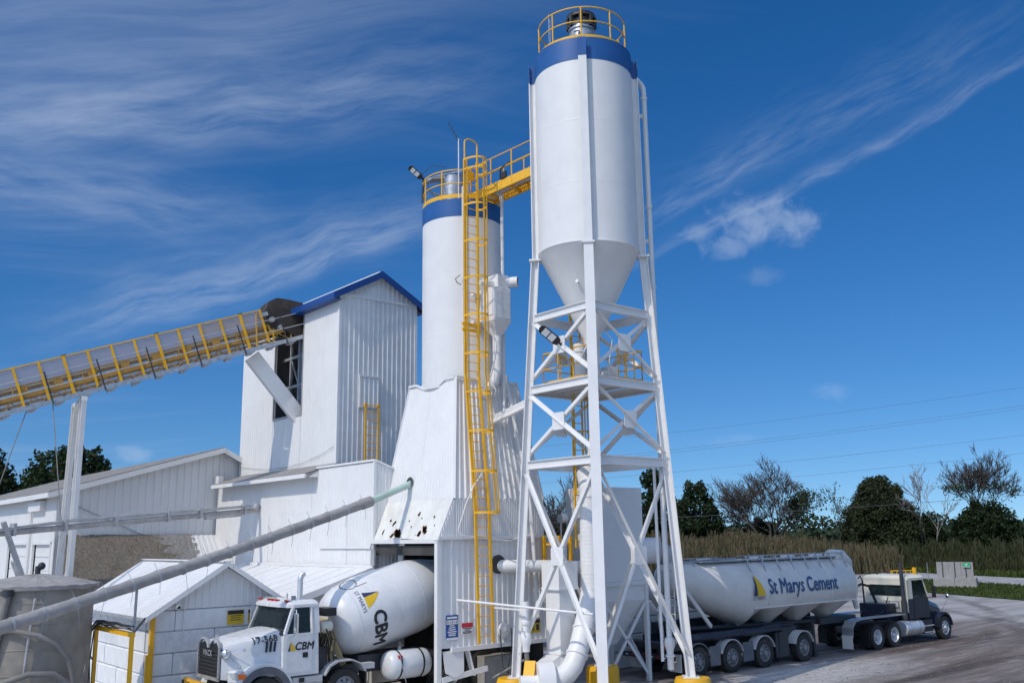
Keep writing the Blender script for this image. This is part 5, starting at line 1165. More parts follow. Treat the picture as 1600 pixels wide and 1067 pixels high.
    MB().cyl(P(1.0, -0.22, 1.15), P(1.0, -0.45, 1.15), 0.11, n=16).obox(P(1.2, -0.4, 1.45), X * 0.12, Y * 0.10, Z * 0.08).cyl(P(0.75, -0.2, 0.75), P(0.75, -0.5, 0.75), 0.09, n=14).build('drive_motor', 'dull_steel', t, 40)
    for x in (0.35, 1.15, 1.9):
        MB().beam(P(x, -0.5, 0.2), P(x - 0.4, -0.5, 1.6), 0.05, 0.07, Y).build('head_strut', 'yellow_dusty', t)
    MB().obox(P(2.6, -1.5, 1.55), X * 1.1, Y * 0.02, Z * 0.22).build('far_guard', 'dull_steel', t)
    # strut down into the opening and the bent with two columns
    MB().beam(P(2.15, -0.75, -0.1), Vector((18.45, 36.05, 9.95)), 0.62, 0.42, (0.3, 1, 0)).build('strut', 'siding', t)
    xx = 8.95; cols = []
    for y, yb in ((-0.08, -0.10), (-2.2, -3.5)):
        p = P(xx, y, -0.02); q = p + Y * (yb - y); q.z = 0.2; MB().hbeam(q, p, 0.19, 0.19, 0.022, (0.3, -1, 0)).build('column', 'white_steel', t); cols.append((p, q))
    for za, zb in ((9.6, 7.2), (7.2, 4.6), (4.6, 2.0)):
        a, b = [c[1].lerp(c[0], (z_ - c[1].z) / (c[0].z - c[1].z)) for c, z_ in zip(cols, (za, zb))]; MB().beam(a, b, 0.07, 0.07).build('bent_brace', 'white_steel', t)
    MB().beam(P(xx, 0.05, -0.1), P(xx, -2.35, -0.1), 0.2, 0.16).build('bent_cap', 'white_steel', t)
    for (x, y, e) in ((10.9, -0.2, (5.4, 34.6, 1.0)), (10.0, -0.2, (8.74, 34.15, 5.62))):
        p = P(x, y, 0); MB().cyl(p, Vector(e), 0.018, n=5).build('stay_cable', 'hose_grey', t)
def GW_inv(p): return p
conveyor()

# ================================================================ pipes on the left
def left_pipes():
    a, b = Vector((2.1, 22.98, 2.48)), Vector((15.9, 26.17, 6.16)); e = Vector((17.78, 26.62, 6.80))
    t = thing('wrapped_pipe', 'long grey wrapped pipe slanting up to the hood with a pale green end', 'pipe', (a.x, a.y, a.z))
    rng = random.Random(5); pts = []
    for i in range(41):
        f = i / 40; p = a.lerp(b, f); p.z += -0.10 * math.sin(math.pi * f) + rng.uniform(-.008, .008); pts.append(p)
    rs = [0.150 + rng.uniform(-.007, .010) for _ in pts]
    MB().path(pts, rs, 16).build('lagging', 'wrap_grey', t, 60)
    MB().path([pts[-3], b, e], 0.115, 16).build('green_tube', 'mint_pipe', t, 50)
    d = (b - a).normalized()
    for i in range(1, 40, 2):
        p = pts[i]; MB().cyl(p - d * 0.03, p + d * 0.03, 0.166, n=16).build('strap', 'dull_steel', t, 40)
        if i > 10:
            k = rng.uniform(-1, 1); MB().cyl(p + Vector((0.02, -0.15, 0.1)), p + Vector((0.12 * k, -0.16, -0.42 - 0.15 * abs(k))), 0.006, n=4).cyl(p + Vector((0, 0, 0.14)), p + Vector((-0.10, 0.02, 0.34)), 0.006, n=4).build('strap_tail', 'dull_steel', t)
    MB().path([b + d * 0.02, b - d * 0.4], 0.175, 16).build('lagging_end', 'wrap_grey', t, 60)
    MB().lathe([(0.19, 0.0), (0.19, 0.01), (0.0001, 0.01)], (17.70, 26.62, 6.83), (-1, 0, 0.19), n=18).build('wall_hole', 'inside_shade', t)  # dark disc coloured as the shade of the pipe hole
    q = a.lerp(b, (8.12 - a.x) / (b.x - a.x))
    MB().cyl((8.12, 24.4, 2.75), (q.x, q.y, q.z - 0.12), 0.035, n=8).build('prop', 'dull_steel', t)
    a, b = Vector((3.0, 32.4, 5.0)), Vector((17.0, 36.9, 6.22))
    t = thing('screw_conduit', 'thin grey double conduit running level from the annex to the far left', 'pipe', (a.x, a.y, a.z))
    MB().path([a, b], 0.10, 10).build('tube', 'wrap_grey', t, 60)
    c, d_ = a + Vector((3.7, 1.1, 0.42)), a.lerp(b, 0.62) + Vector((0, 0, 0.20)); MB().path([c, a.lerp(b, 0.45) + Vector((0, 0, 0.22)), d_, b + Vector((-0.4, -0.2, 0.16))], 0.055, 8).build('tube', 'dull_steel', t, 60)
    MB().obox(a.lerp(b, 0.88) - Vector((0, 0, 0.12)), (b - a).normalized() * 0.9, (0.02, -0.06, 0), (0, 0, 0.07)).build('trough', 'dull_steel', t)
    for f in (0.3, 0.42, 0.55, 0.7, 0.8, 0.95): p = a.lerp(b, f); MB().obox(p + Vector((0, 0, 0.08)), (b - a).normalized() * 0.05, (-.04, .12, 0), (0, 0, 0.2)).build('clamp', 'dull_steel', t)
    MB().cyl(b - Vector((0.1, 0, 0)), b + Vector((0.0, 0, 0.25)), 0.13, n=10).build('end_flange', 'dull_steel', t)
    p = a.lerp(b, 0.275); MB().cyl(p + Vector((0, -.1, 0.35)), p + Vector((1.05, 0.35, -2.0)), 0.09, n=10).obox(p + Vector((0.62, 0.15, -1.2)), (0.13, 0.04, -0.3), (0.1, -.1, 0), (0, 0, 0.03)).build('leaning_leg', 'dull_steel', t)
left_pipes()

def slurry_tank():
    c = Vector((6.48, 27.2, 0)); r = 1.40
    t = thing('slurry_tank', 'weathered grey cylindrical tank with hoses at the left edge', 'tank', (c.x, c.y, 0.2))
    rng = random.Random(9); n = 64; prof = [0.0, 0.6, 1.2, 1.8, 2.4, 3.0, 3.5, 3.95]; rings = []
    for z in prof: rings.append([Vector((c.x + (r + rng.uniform(-.008, .008)) * math.cos(2 * math.pi * i / n), c.y + (r + rng.uniform(-.008, .008)) * math.sin(2 * math.pi * i / n), z)) for i in range(n)])
    MB().loft(rings).build('shell', 'dusty_concrete', t, 40)
    for z in (0.62, 1.22, 1.85, 2.45, 3.05, 3.55): MB().lathe([(r + .004, z - .02), (r + .011, z - .01), (r + .011, z + .01), (r + .004, z + .02)], c, n=64).build('hoop', 'dusty_concrete', t, 40)
    rings = []
    for k, (rr, z) in enumerate(((1.50, 3.86), (1.52, 3.96), (1.0, 4.08), (0.5, 4.17), (0.02, 4.22))):
        rings.append([Vector((c.x + rr * math.cos(2 * math.pi * i / n), c.y + rr * math.sin(2 * math.pi * i / n), z + (0.05 * math.sin(i * 0.9) * max(0, math.sin(i * .23 + 1)) ** 2 if k == 0 else 0.012 * math.sin(i * 2.1)))) for i in range(n)])
    MB().loft(rings).build('cover', 'wrap_grey', t, 50)
    MB().cyl((c.x, c.y, 4.2), (c.x, c.y, 4.42), 0.07, n=10).ball((c.x + 0.08, c.y - 0.02, 4.42), 0.10, 10).build('cover_valve', 'dark_steel', t, 50)
    def sp(deg, z, k=0.0):     # a point off the shell, deg measured right of the side that faces the yard gate
        a = R(-103.4 + deg); return Vector((c.x + (r + 0.10 + k) * math.cos(a), c.y + (r + 0.10 + k) * math.sin(a), z))
    MB().path([sp(-24, 3.80), sp(-27, 3.2), sp(-36, 1.9), sp(-44, 0.4)], 0.085, 10).build('riser_pipe', 'hose_grey', t, 50)
    MB().cyl(sp(-24, 3.74), sp(-24, 3.90), 0.13, n=12).build('riser_cap', 'dark_steel', t, 40)
    MB().path([sp(0, 3.68), sp(-3, 2.6), sp(-6, 0.9)], 0.035, 8).build('thin_pipe', 'dull_steel', t, 50)
    MB().path([sp(-32, 2.95), sp(-14, 2.92, 0.05), sp(5, 2.80, 0.1), sp(20, 2.55, 0.15), sp(31, 2.2, 0.15), sp(38, 1.7, 0.12), sp(40, 0.9, 0.12)], 0.06, 10).build('hose', 'hose_grey', t, 60)
    MB().path([sp(-45, 1.35), sp(-22, 1.72, 0.1), sp(0, 1.92, 0.2), sp(18, 1.88, 0.2), sp(32, 1.6, 0.2), sp(42, 1.1, 0.2)], 0.075, 10).build('hose', 'hose_grey', t, 60)
    MB().path([sp(-48, 2.4, 0.2), sp(-20, 1.7, 0.3), sp(10, 0.9, 0.4)], 0.025, 6).path([sp(36, 1.0, 0.2), sp(44, 1.7, 0.25), sp(48, 2.0, 0.2)], 0.02, 6).build('guy_rod', 'hose_grey', t)
slurry_tank()

def pipe_gantry():
    t = thing('pipe_frame', 'low yellow goalpost frame carrying hoses between the grey tank and block shed', 'frame', (8.05, 25.8, 0.2))
    x0 = 8.05; va, vb, zt = 24.30, 27.15, 2.72
    for v in (va, vb): MB().box(x0 - 0.045, x0 + 0.045, v - 0.045, v + 0.045, 0.2, zt).build('post', 'yellow_paint', t)
    MB().box(x0 - 0.06, x0 + 0.06, va - 0.06, vb + 0.06, zt, zt + 0.10).build('beam', 'yellow_paint', t)
    rng = random.Random(2)
    for k in range(6):
        x = x0 - 0.08 + rng.uniform(-.08, .12); pts = [Vector((x + rng.uniform(-.04, .04), va + 0.48 * i, zt + 0.15 + 0.025 * k + rng.uniform(-.03, .03))) for i in range(6)]
        pts += [Vector((x - 0.05, vb + 0.12, zt - 0.05)), Vector((x - 0.03 * k, vb + 0.10 + 0.03 * k, 1.9)), Vector((x - 0.02 * k, vb + 0.05, 0.6 + 0.1 * k))]
        MB().path(pts, 0.018 + 0.005 * (k % 3), 6).build('hose', 'hose' if k % 2 else 'hose_grey', t, 60)
    MB().beam((x0, va, zt + 0.05), (x0 + 0.6, va + 0.9, zt + 0.35), 0.03, 0.05).build('wall_arm', 'dark_steel', t)
    MB().path([(x0, vb + 0.05, 1.9), (x0 - 0.1, vb + 0.5, 2.2), (x0 - 0.15, vb + 0.7, 1.3), (x0 - 0.1, vb + 0.3, 0.6)], 0.018, 6).build('loose_hose', 'hose', t, 60)
pipe_gantry()

# ================================================================ dust collector, duct and fan at the tall silo
def dust_collector():
    u0, u1, v0, v1 = 23.4, 25.5, 23.2, 25.0
    t = thing('dust_collector', 'large box-shaped white dust collector on braced legs behind the tall silo', 'dust collector', (24.4, 24.1, 0.0))
    b = MB().box(u0, u1, v0, v1, 3.40, 6.65).build('housing', 'white_steel', t, bevel=0.02)
    MB().box(u0 - 0.05, u1 + 0.05, v0 - 0.05, v1 + 0.05, 3.26, 3.40).build('flange', 'white_steel', t)
    MB().box(u0 + 0.02, u1 - 0.02, v0 + 0.02, v1 - 0.02, 2.75, 3.26).build('lower_casing', 'white_steel', t)
    c = (24.45, 24.1)
    MB().add([(u0 + .02, v0 + .02, 2.75), (u1 - .02, v0 + .02, 2.75), (u1 - .02, v1 - .02, 2.75), (u0 + .02, v1 - .02, 2.75), (c[0] - .2, c[1] - .2, 1.25), (c[0] + .2, c[1] - .2, 1.25), (c[0] + .2, c[1] + .2, 1.25), (c[0] - .2, c[1] + .2, 1.25)], [(0, 4, 5, 1), (1, 5, 6, 2), (2, 6, 7, 3), (3, 7, 4, 0), (4, 7, 6, 5)]).build('hopper', 'white_steel', t)
    cs = [(u0, v0), (u1, v0), (u1, v1), (u0, v1)]
    for i in range(4):
        x, y = cs[i]; x2, y2 = cs[(i + 1) % 4]
        MB().box(x - 0.07, x + 0.07, y - 0.07, y + 0.07, 0.0, 3.25).build('leg', 'white_steel', t)
        for (p, q) in (((x, y, 2.7), (x2, y2, 0.2)), ((x2, y2, 2.7), (x, y, 0.2))):
            MB().beam(p, q, 0.05, 0.10).build('leg_brace', 'white_steel', t)
    d = MB().cyl((25.2, 24.1, 4.42), (26.2, 23.1, 4.42), 0.46, n=26).build('outlet_duct', 'white_steel', t, 40)
    MB().cyl((26.19, 23.11, 4.42), (26.24, 23.06, 4.42), 0.49, n=26).build('duct_flange', 'dull_steel', d, 40)
    MB().path([(26.2, 23.1, 4.42), (26.4, 22.95, 4.35), (26.5, 22.9, 4.0)], 0.30, 16).build('duct_elbow', 'dull_steel', d, 50)
    MB().cyl((23.0, 24.9, 5.6), (23.3, 24.9, 5.6), 0.16, n=14).cyl((23.05, 24.9, 4.6), (23.05, 24.9, 5.6), 0.03, n=6).build('pulse_valve', 'white_steel', t, 40)
    for k in range(3): MB().cyl((23.1, 24.7 + 0.13 * k, 3.6), (23.1, 24.7 + 0.13 * k, 5.0), 0.018, n=5).build('air_line', 'white_steel', t)
    MB().box(u0 - 0.03, u0, v0 + 0.3, v1 - 0.3, 3.9, 6.0).build('access_door', 'white_steel', t)
dust_collector()
def duct_and_fan():
    t = thing('spiral_duct', 'thick white spiral duct standing behind the front leg of the tall silo', 'duct', (21.28, 21.6, 0.3))
    r = 0.32; p0 = Vector((21.27, 21.60, 6.2)); p1 = Vector((21.12, 21.52, 3.35)); p2 = Vector((20.50, 21.26, 2.20))
    top = [p0 + Vector((0.30, 0.42, 0.75)), p0 + Vector((0.22, 0.30, 0.66)), p0 + Vector((0.10, 0.13, 0.46)), p0 + Vector((0.02, 0.03, 0.22)), p0]
    low = [p1, Vector((20.98, 21.46, 3.0)), Vector((20.76, 21.36, 2.62)), p2]
    el = [Vector((20.30, 21.19, 1.86)), Vector((20.08, 21.13, 1.50)), Vector((19.90, 21.12, 1.22)), Vector((19.70, 21.16, 1.02)), Vector((19.50, 21.25, 0.90))]; end = Vector((19.36, 21.34, 0.86))
    MB().path(top[:4] + [p0], r, 24, True).build('top_elbow', 'white_steel', t, 50)
    d = MB().path([p0, p1], r * 0.985, 24).build('straight', 'white_steel', t, 50)
    m = MB(); n = 22
    for i in range(n):
        c = p0.lerp(p1, (i + 0.5) / n); m.lathe([(r * .985, -.012), (r * .985 + .008, 0), (r * .985, .012)], c, (p0 - p1).normalized(), 24)
    m.build('spiral_seam', 'white_steel', d, 50)
    MB().path(low, r * 0.97, 24).build('lower_run', 'white_steel', t, 50)
    MB().path([p2] + el + [end], [r * .96] * (len(el) + 1) + [r * 0.92], 24).build('bottom_elbow', 'white_steel', t, 50)
    for c, q in ((p0, p0 - p1), (p1, p0 - p1), (p2, p1 - p2), (el[1], p2 - el[1])):
        q = q.normalized(); MB().cyl(c - q * 0.03, c + q * 0.03, r + 0.022, n=24).build('band_clamp', 'white_steel', t, 40)
    t = thing('blower_fan', 'white centrifugal fan at the foot of the ducts with yellow guard', 'fan', (19.2, 21.5, 0.2))
    ax = Vector((0.70, -0.42, 0)).normalized(); c = Vector((19.12, 21.50, 0.80)); pts = []
    pv_ = Vector((0.05, -0.72, 0)).normalized(); y = Vector((0, 0, 1)); x = ax.cross(y)
    for i in range(33):
        a = math.pi * 2 * i / 32; rr = 0.52 + 0.16 * i / 32; pts.append(c + x * rr * math.cos(a) + y * rr * math.sin(a))
    MB().prism([p - ax * 0.24 for p in pts], ax * 0.48).build('volute', 'white_steel', t)
    MB().cyl(c + ax * 0.24, c + ax * 0.42, 0.34, 0.30, 22).build('inlet_ring', 'white_steel', t, 40)
    MB().cyl(c - ax * 0.24, c - ax * 0.75, 0.2, n=16).box(c.x - 1.1, c.x - 0.4, c.y - 0.3, c.y + 0.3, 0.2, 0.42).build('motor', 'white_steel', t, 40)
    MB().obox(c + Vector((-0.35, 0.32, 0.25)), (0.16, 0.12, 0.3), (0.1, -0.13, 0), (0.03, 0.03, -0.03)).build('belt_guard', 'yellow_paint', t)
    MB().box(20.68, 20.92, 20.95, 21.2, 0.2, 0.95).build('support_frame', 'yellow_paint', t)
    t = thing('exhaust_stack', 'square white sheet duct with wider top standing on the fan', 'duct', (20.30, 22.05, 1.3))
    s = 0.315; cx, cy = 20.30, 22.05
    MB().box(cx - s, cx + s, cy - s, cy + s, 1.52, 3.38).build('shaft', 'white_steel', t)
    MB().box(cx - s - .08, cx + s + .08, cy - s - .08, cy + s + .08, 3.42, 4.20).build('wide_top', 'white_steel', t)
    MB().box(cx - s - .10, cx + s + .10, cy - s - .10, cy + s + .10, 3.36, 3.42).build('joint_flange', 'white_steel', t)
    MB().box(cx - s - .07, cx + s + .07, cy - s - .07, cy + s + .07, 1.46, 1.53).build('base_flange', 'white_steel', t)
    MB().add([(cx - s, cy - s, 1.46), (cx + s, cy - s, 1.46), (cx + s, cy + s, 1.46), (cx - s, cy + s, 1.46), (19.0, 21.35, 1.25), (19.5, 21.3, 0.9), (19.6, 21.85, 0.9), (19.1, 21.95, 1.25)], [(0, 1, 5, 4), (1, 2, 6, 5), (2, 3, 7, 6), (3, 0, 4, 7)]).build('transition', 'white_steel', t)
    t = thing('yellow_cage', 'small yellow tubular cage platform between the hood and the dust collector', 'platform', (21.6, 23.6, 3.3))
    xs, ys = (21.28, 21.98), (23.30, 23.85)
    for x in xs:
        for y_ in ys: MB().box(x - 0.05, x + 0.05, y_ - 0.05, y_ + 0.05, 3.3, 5.0).build('post', 'yellow_paint', t)
    for z in (3.45, 4.1, 4.72):
        for a, b in (((xs[0], ys[0]), (xs[1], ys[0])), ((xs[1], ys[0]), (xs[1], ys[1])), ((xs[1], ys[1]), (xs[0], ys[1])), ((xs[0], ys[1]), (xs[0], ys[0]))):
            MB().beam((*a, z), (*b, z), 0.05, 0.13 if z < 3.6 else 0.06).build('rail', 'yellow_paint', t)
    MB().box(xs[0], xs[1], ys[0], ys[1], 3.36, 3.40).build('floor', 'dull_steel', t)
    for x in xs: MB().box(x - 0.03, x + 0.03, 23.6, 23.66, 0.1, 3.36).build('support', 'white_steel', t)
duct_and_fan()
def block_wall():
    t = thing('block_wall', 'white-painted concrete block bin wall behind the tail of the tanker', 'wall', (28.6, 26.2, 0))
    for c in range(5):
        x = 26.6 - (0.9 if c % 2 else 0)
        me = None
        while x < 31.4:
            mb = MB(); g = 0.014; a, b, h, k = 0.915 - g, 0.305, 0.305 - g, 0.03; rr = []
            if 'bw' not in globals():
                for (kk, zz) in ((k, -h), (0, -h + k), (0, h - k), (k, h)): rr.append([Vector((sx * (a - kk), sy * (b - kk), zz)) for sx, sy in ((-1, -1), (1, -1), (1, 1), (-1, 1))])
                globals()['bw'] = mb.loft(rr).mesh('block', 'painted_block')
            piece('block', bw, t, (x + 0.915, 26.2 + random.uniform(-.015, .015), 0.61 * (c + 0.5))); x += 1.83
block_wall()
# ================================================================ vehicles
def wheel(t, x, y, r, w, side, rim='rim_grey', z=None, dual=False, hub=True):
    z = r if z is None else z; s = side
    wh = MB().lathe([(r * 0.60, -w / 2 * 0.9), (r * 0.86, -w / 2), (r * 0.96, -w / 2 * 0.9), (r, -w / 2 * 0.7), (r, w / 2 * 0.7), (r * 0.96, w / 2 * 0.9), (r * 0.86, w / 2), (r * 0.60, w / 2 * 0.9)], (x, y, z), (0, s, 0), n=36).build('wheel', 'tyre', t, 30)
    tr = MB(); n = 44
    for i in range(n):
        a = 2 * math.pi * i / n; d = Vector((math.cos(a), 0, math.sin(a))); c = Vector((x, y, z)) + d * (r + 0.006)
        for k in (-0.28, 0.28): tr.obox(c + Vector((0, k * w, 0)), Vector((-d.z, 0, d.x)) * r * 0.045, Vector((0, w * 0.16, 0)), d * 0.010)
    tr.build('tread', 'tyre', wh)
    dd = -0.04 if dual else -0.0
    prof = [(r * 0.61, w / 2 * 0.9), (r * 0.58, w / 2 * 0.95), (r * 0.54, w / 2 * 0.6)]
    prof += [(r * 0.50, -w * 0.15), (r * 0.34, -w * 0.20), (r * 0.30, w * 0.05), (r * 0.18, w * 0.10), (r * 0.16, w * 0.42), (0.0001, w * 0.45)] if dual else [(r * 0.50, w * 0.30), (r * 0.36, w * 0.42), (r * 0.22, w * 0.42), (r * 0.20, w * 0.60), (0.0001, w * 0.62)]
    rm = MB().lathe(prof, (x, y, z), (0, s, 0), n=32).build('rim', rim, wh, 30)
    nb = MB()
    for i in range(10):
        a = 2 * math.pi * i / 10; rr = r * 0.29; off = (w * 0.06 if dual else w * 0.43)
        c = Vector((x + rr * math.cos(a), y + s * off, z + rr * math.sin(a))); nb.cyl(c, c + Vector((0, s * 0.03, 0)), 0.016, n=6)
    nb.build('wheel_nuts', 'dark_steel', wh)
    if not dual:
        hb = MB()
        for i in range(8):
            a = 2 * math.pi * (i + .5) / 8; rr = r * 0.42; c = Vector((x + rr * math.cos(a), y + s * w * 0.375, z + rr * math.sin(a))); hb.cyl(c, c + Vector((0, s * 0.012, 0)), r * 0.06, n=10)
        hb.build('hand_holes', 'black_plastic', wh)
    return wh
def arch(t, x, y0, y1, z, r0, r1, mat, name='fender', a0=0, a1=180, n=18):
    out = [Vector((x + r1 * math.cos(R(a0 + (a1 - a0) * i / n)), y0, z + r1 * math.sin(R(a0 + (a1 - a0) * i / n)))) for i in range(n + 1)]
    inn = [Vector((x + r0 * math.cos(R(a1 - (a1 - a0) * i / n)), y0, z + r0 * math.sin(R(a1 - (a1 - a0) * i / n)))) for i in range(n + 1)]
    m = MB(); k = len(out); vs = out + inn[::-1]; vs2 = [v + Vector((0, y1 - y0, 0)) for v in vs]; N = 2 * k; fs = []
    for i in range(k - 1):
        a, b, c, d = i, i + 1, k + i + 1, k + i
        fs += [(a, b, c, d), (N + d, N + c, N + b, N + a), (a, N + a, N + b, b), (d, c, N + c, N + d)]
    fs += [(0, k, N + k, N), (k - 1, N + k - 1, N + 2 * k - 1, 2 * k - 1)]
    m.add(vs + vs2, fs)
    return m.build(name, mat, t, 40, fixn=True)
def slab(pts, d): return MB().prism(pts, d)
def sail_logo(t, fn, sc, nav='ink_navy'):
    """the two-tone triangular sail emblem; fn maps flat x, y to the surface"""
    def tri(pts, mat, nm):
        m = MB(); n = 10
        # fan strips for curvature
        L = []
        for i in range(n + 1):
            f = i / n; row = []
            for j in range(5):
                g = j / 4; a = pts[0](f); b = pts[1](f); row.append(fn((a[0] + (b[0] - a[0]) * g) * sc, (a[1] + (b[1] - a[1]) * g) * sc))
            L.append(row)
        vs = [p for r_ in L for p in r_]; fs = [(i * 5 + j, i * 5 + j + 1, (i + 1) * 5 + j + 1, (i + 1) * 5 + j) for i in range(n) for j in range(4)]
        m.add(vs, fs).build(nm, mat, t)
    tri((lambda f: (-0.42 + 0.30 * f + 0.03 * math.sin(f * 3.1), f), lambda f: (-0.10 - 0.02 * f, f)), nav, 'emblem_dark')
    tri((lambda f: (-0.07 - 0.02 * f, f), lambda f: (0.60 - 0.69 * f + 0.09 * math.sin(f * 3.14), f)), 'ink_yellow', 'emblem_yellow')

def mixer_truck():
    t = thing('mixer_truck', 'white concrete mixer truck with yellow bumper backed under the loading hood', 'truck', (10.4, 26.06, 0.25), rot=ZROT + math.pi, grid=False)
    A = lambda mb, n, m, sm=None, bv=0.0, par=None: mb.build(n, m, par or t, sm, bv)
    # chassis
    for y in (-0.42, 0.42): A(MB().box(-9.9, -0.55, y - 0.05, y + 0.05, 0.80, 1.08), 'frame_rail', 'dark_steel')
    A(MB().box(-1.9, -0.5, -0.40, 0.40, 0.7, 1.4), 'engine_block', 'dark_steel')
    for x, d in ((-1.48, 0), (-3.95, 0), (-7.75, 1), (-9.1, 1)):
        A(MB().cyl((x, -1.0, 0.54), (x, 1.0, 0.54), 0.08, n=10), 'axle', 'dark_steel')
        for s in (-1, 1):
            wheel(t, x, s * 1.06, 0.54, 0.32 if not d else 0.29, s, dual=bool(d))
            if d: wheel(t, x, s * 0.74, 0.54, 0.29, s, dual=True)
    # bumper, grille
    A(MB().prism([(-0.10, -1.14, 0.50), (0.0, -0.7, 0.50), (0.0, 0.7, 0.50), (-0.10, 1.14, 0.50), (-0.24, 1.14, 0.50), (-0.16, 0.7, 0.50), (-0.16, -0.7, 0.50), (-0.24, -1.14, 0.50)], (0, 0, 0.50)), 'bumper', 'yellow_paint', None, 0.02)
    for y in (-1.0, -0.45, 0.45, 1.0): A(MB().box(-0.005 if abs(y) < .6 else -0.06, 0.012 if abs(y) < .6 else -0.035, y - 0.06, y + 0.06, 0.70, 0.95), 'bumper_slot', 'black_plastic')
    A(MB().box(0.002, 0.014, -0.17, 0.17, 0.66, 0.82), 'licence_plate', 'led')
    g = A(MB().prism([(-0.36, -0.70, 1.10), (-0.36, 0.70, 1.10), (-0.36, 0.72, 1.90), (-0.36, 0.40, 2.00), (-0.36, 0.0, 1.93), (-0.36, -0.40, 2.00), (-0.36, -0.72, 1.90)], (-0.06, 0, 0)), 'grille', 'black_plastic')
    for i in range(7): A(MB().box(-0.36, -0.325, -0.66, 0.66, 1.20 + 0.098 * i, 1.225 + 0.098 * i), 'grille_bar', 'dark_steel', par=g)
    A(MB().box(-0.37, -0.318, -0.74, -0.685, 1.08, 1.92).box(-0.37, -0.318, 0.685, 0.74, 1.08, 1.92).box(-0.37, -0.318, -0.74, 0.74, 1.04, 1.12), 'grille_surround', 'dull_steel', par=g)
    for y in (-0.38, 0.38):
        A(MB().lathe([(0.385, -0.03), (0.385, 0.03), (0.335, 0.05), (0.335, -0.03)], (-0.37, y, 1.74), (1, 0, 0), 20, a0=R(20), a1=R(160), x=(0, 1, 0)), 'grille_crown', 'dull_steel', 40, par=g)
    lettering(g, 'maker_name', 'dull_steel', 'MACK', flat_fn((-0.318, 0.0, 1.66), (0, 1, 0), (0, 0, 1), (1, 0, 0)), size=0.22, bold=0.006)
    # hood: lofted sections
    def sec(x, hw, z0, zs, zt, inset):
        return [Vector((x, y, z)) for y, z in ((-hw, z0), (-hw, zs), (-hw + 0.05, zs + (zt - zs) * 0.55), (-hw + inset, zt - 0.02), (-hw * 0.4, zt + 0.02), (hw * 0.4, zt + 0.02), (hw - inset, zt - 0.02), (hw - 0.05, zs + (zt - zs) * 0.55), (hw, zs), (hw, z0))]
    A(MB().loft([sec(-0.40, 0.73, 1.08, 1.80, 1.97, 0.20), sec(-0.60, 0.80, 1.05, 1.86, 2.04, 0.20), sec(-1.2, 0.94, 1.05, 1.94, 2.14, 0.22), sec(-2.05, 1.06, 1.05, 2.02, 2.27, 0.24)]), 'hood', 'truck_white', 35)
    A(MB().lathe([(0.12, 0.0), (0.13, 0.03), (0.115, 0.12), (0.05, 0.17), (0.0001, 0.18)], (-0.52, 0.80, 1.74), (0.9, 0.25, 0.1), 18), 'air_cleaner_cap', 'chrome', 40)
    A(MB().prism([(-0.52, 0, 2.02), (-0.66, 0, 2.05), (-0.58, 0, 2.18), (-0.50, 0, 2.20), (-0.48, 0, 2.12)], (0, 0.03, 0)), 'hood_ornament', 'chrome')
    for s in (-1, 1):
        f = arch(t, -1.48, s * 0.78, s * 1.20, 0.56, 0.64, 0.88, 'truck_white', 'fender', 8, 172)
        arch(t, -1.48, s * 1.19, s * 1.245, 0.56, 0.62, 0.80, 'fender_grey', 'fender_lip', 0, 180)
        A(MB().obox((-0.74, s * 0.94, 1.15), (0.13, -s * 0.13, 0.0), (0.0, 0.0, 0.17), (0.10, s * 0.1, 0)), 'headlight_pod', 'truck_white', None, 0.05)
        A(MB().obox((-0.615, s * 0.99, 1.17), (0.10, -s * 0.17, 0.0), (0.02, 0.0, 0.10), (0.02, s * 0.02, 0)), 'headlight', 'lamp_glass', None, 0.03)
        A(MB().obox((-0.80, s * 1.18, 1.16), (0.09, -s * 0.07, 0.0), (0.0, 0.0, 0.07), (0.02, s * 0.03, 0)), 'indicator', 'orange_lens', None, 0.02)
        # spotting mirrors on stalks
        A(MB().path([(-0.55, s * 0.80, 1.78), (-0.75, s * 1.05, 1.86), (-0.85, s * 1.15, 1.84)], 0.010, 5).path([(-0.55, s * 0.80, 1.76), (-0.62, s * 1.1, 1.55), (-0.72, s * 1.22, 1.42)], 0.009, 5).ball((-0.86, s * 1.16, 1.84), 0.045, 10).ball((-0.72, s * 1.23, 1.42), 0.045, 10), 'spotting_mirror', 'chrome', 50)
    for k in range(3):
        x = -1.55 - 0.12 * k; A(slab([(x, 1.02, 1.98), (x - 0.055, 1.02, 1.98), (x - 0.02, 1.045, 1.72), (x + 0.035, 1.045, 1.72)], (0, 0.03, 0)), 'side_vent', 'navy_truck')
    def hood_side(x, z):
        f = (-x - 1.2) / 0.85; hw, zs, zt = 0.94 + 0.12 * f, 1.94 + 0.08 * f, 2.14 + 0.13 * f; m = zs + (zt - zs) * 0.55
        return hw if z < zs else (hw - 0.05 * (z - zs) / (m - zs) if z < m else hw - 0.05 - 0.18 * (z - m) / (zt - 0.02 - m))
    lettering(t, 'fleet_number', 'ink_black', '17-568', lambda x, y, k=0.0: Vector((-1.52 - x, hood_side(-1.52 - x, 1.97 + y * 0.95 + 0.085 * x) + 0.050 + k, 1.97 + y * 0.95 + 0.085 * x + 0.004)), size=0.25, bold=0.004, sub=1)
    # cab
    zf, zb_, zr = 1.02, 2.16, 2.92
    A(slab([(-1.98, -1.19, zf), (-1.98, -1.19, 2.10), (-2.02, -1.19, zb_), (-3.08, -1.19, zb_), (-3.12, -1.19, zf)], (0, 2.38, 0)), 'cab_body', 'truck_white', None, 0.03)
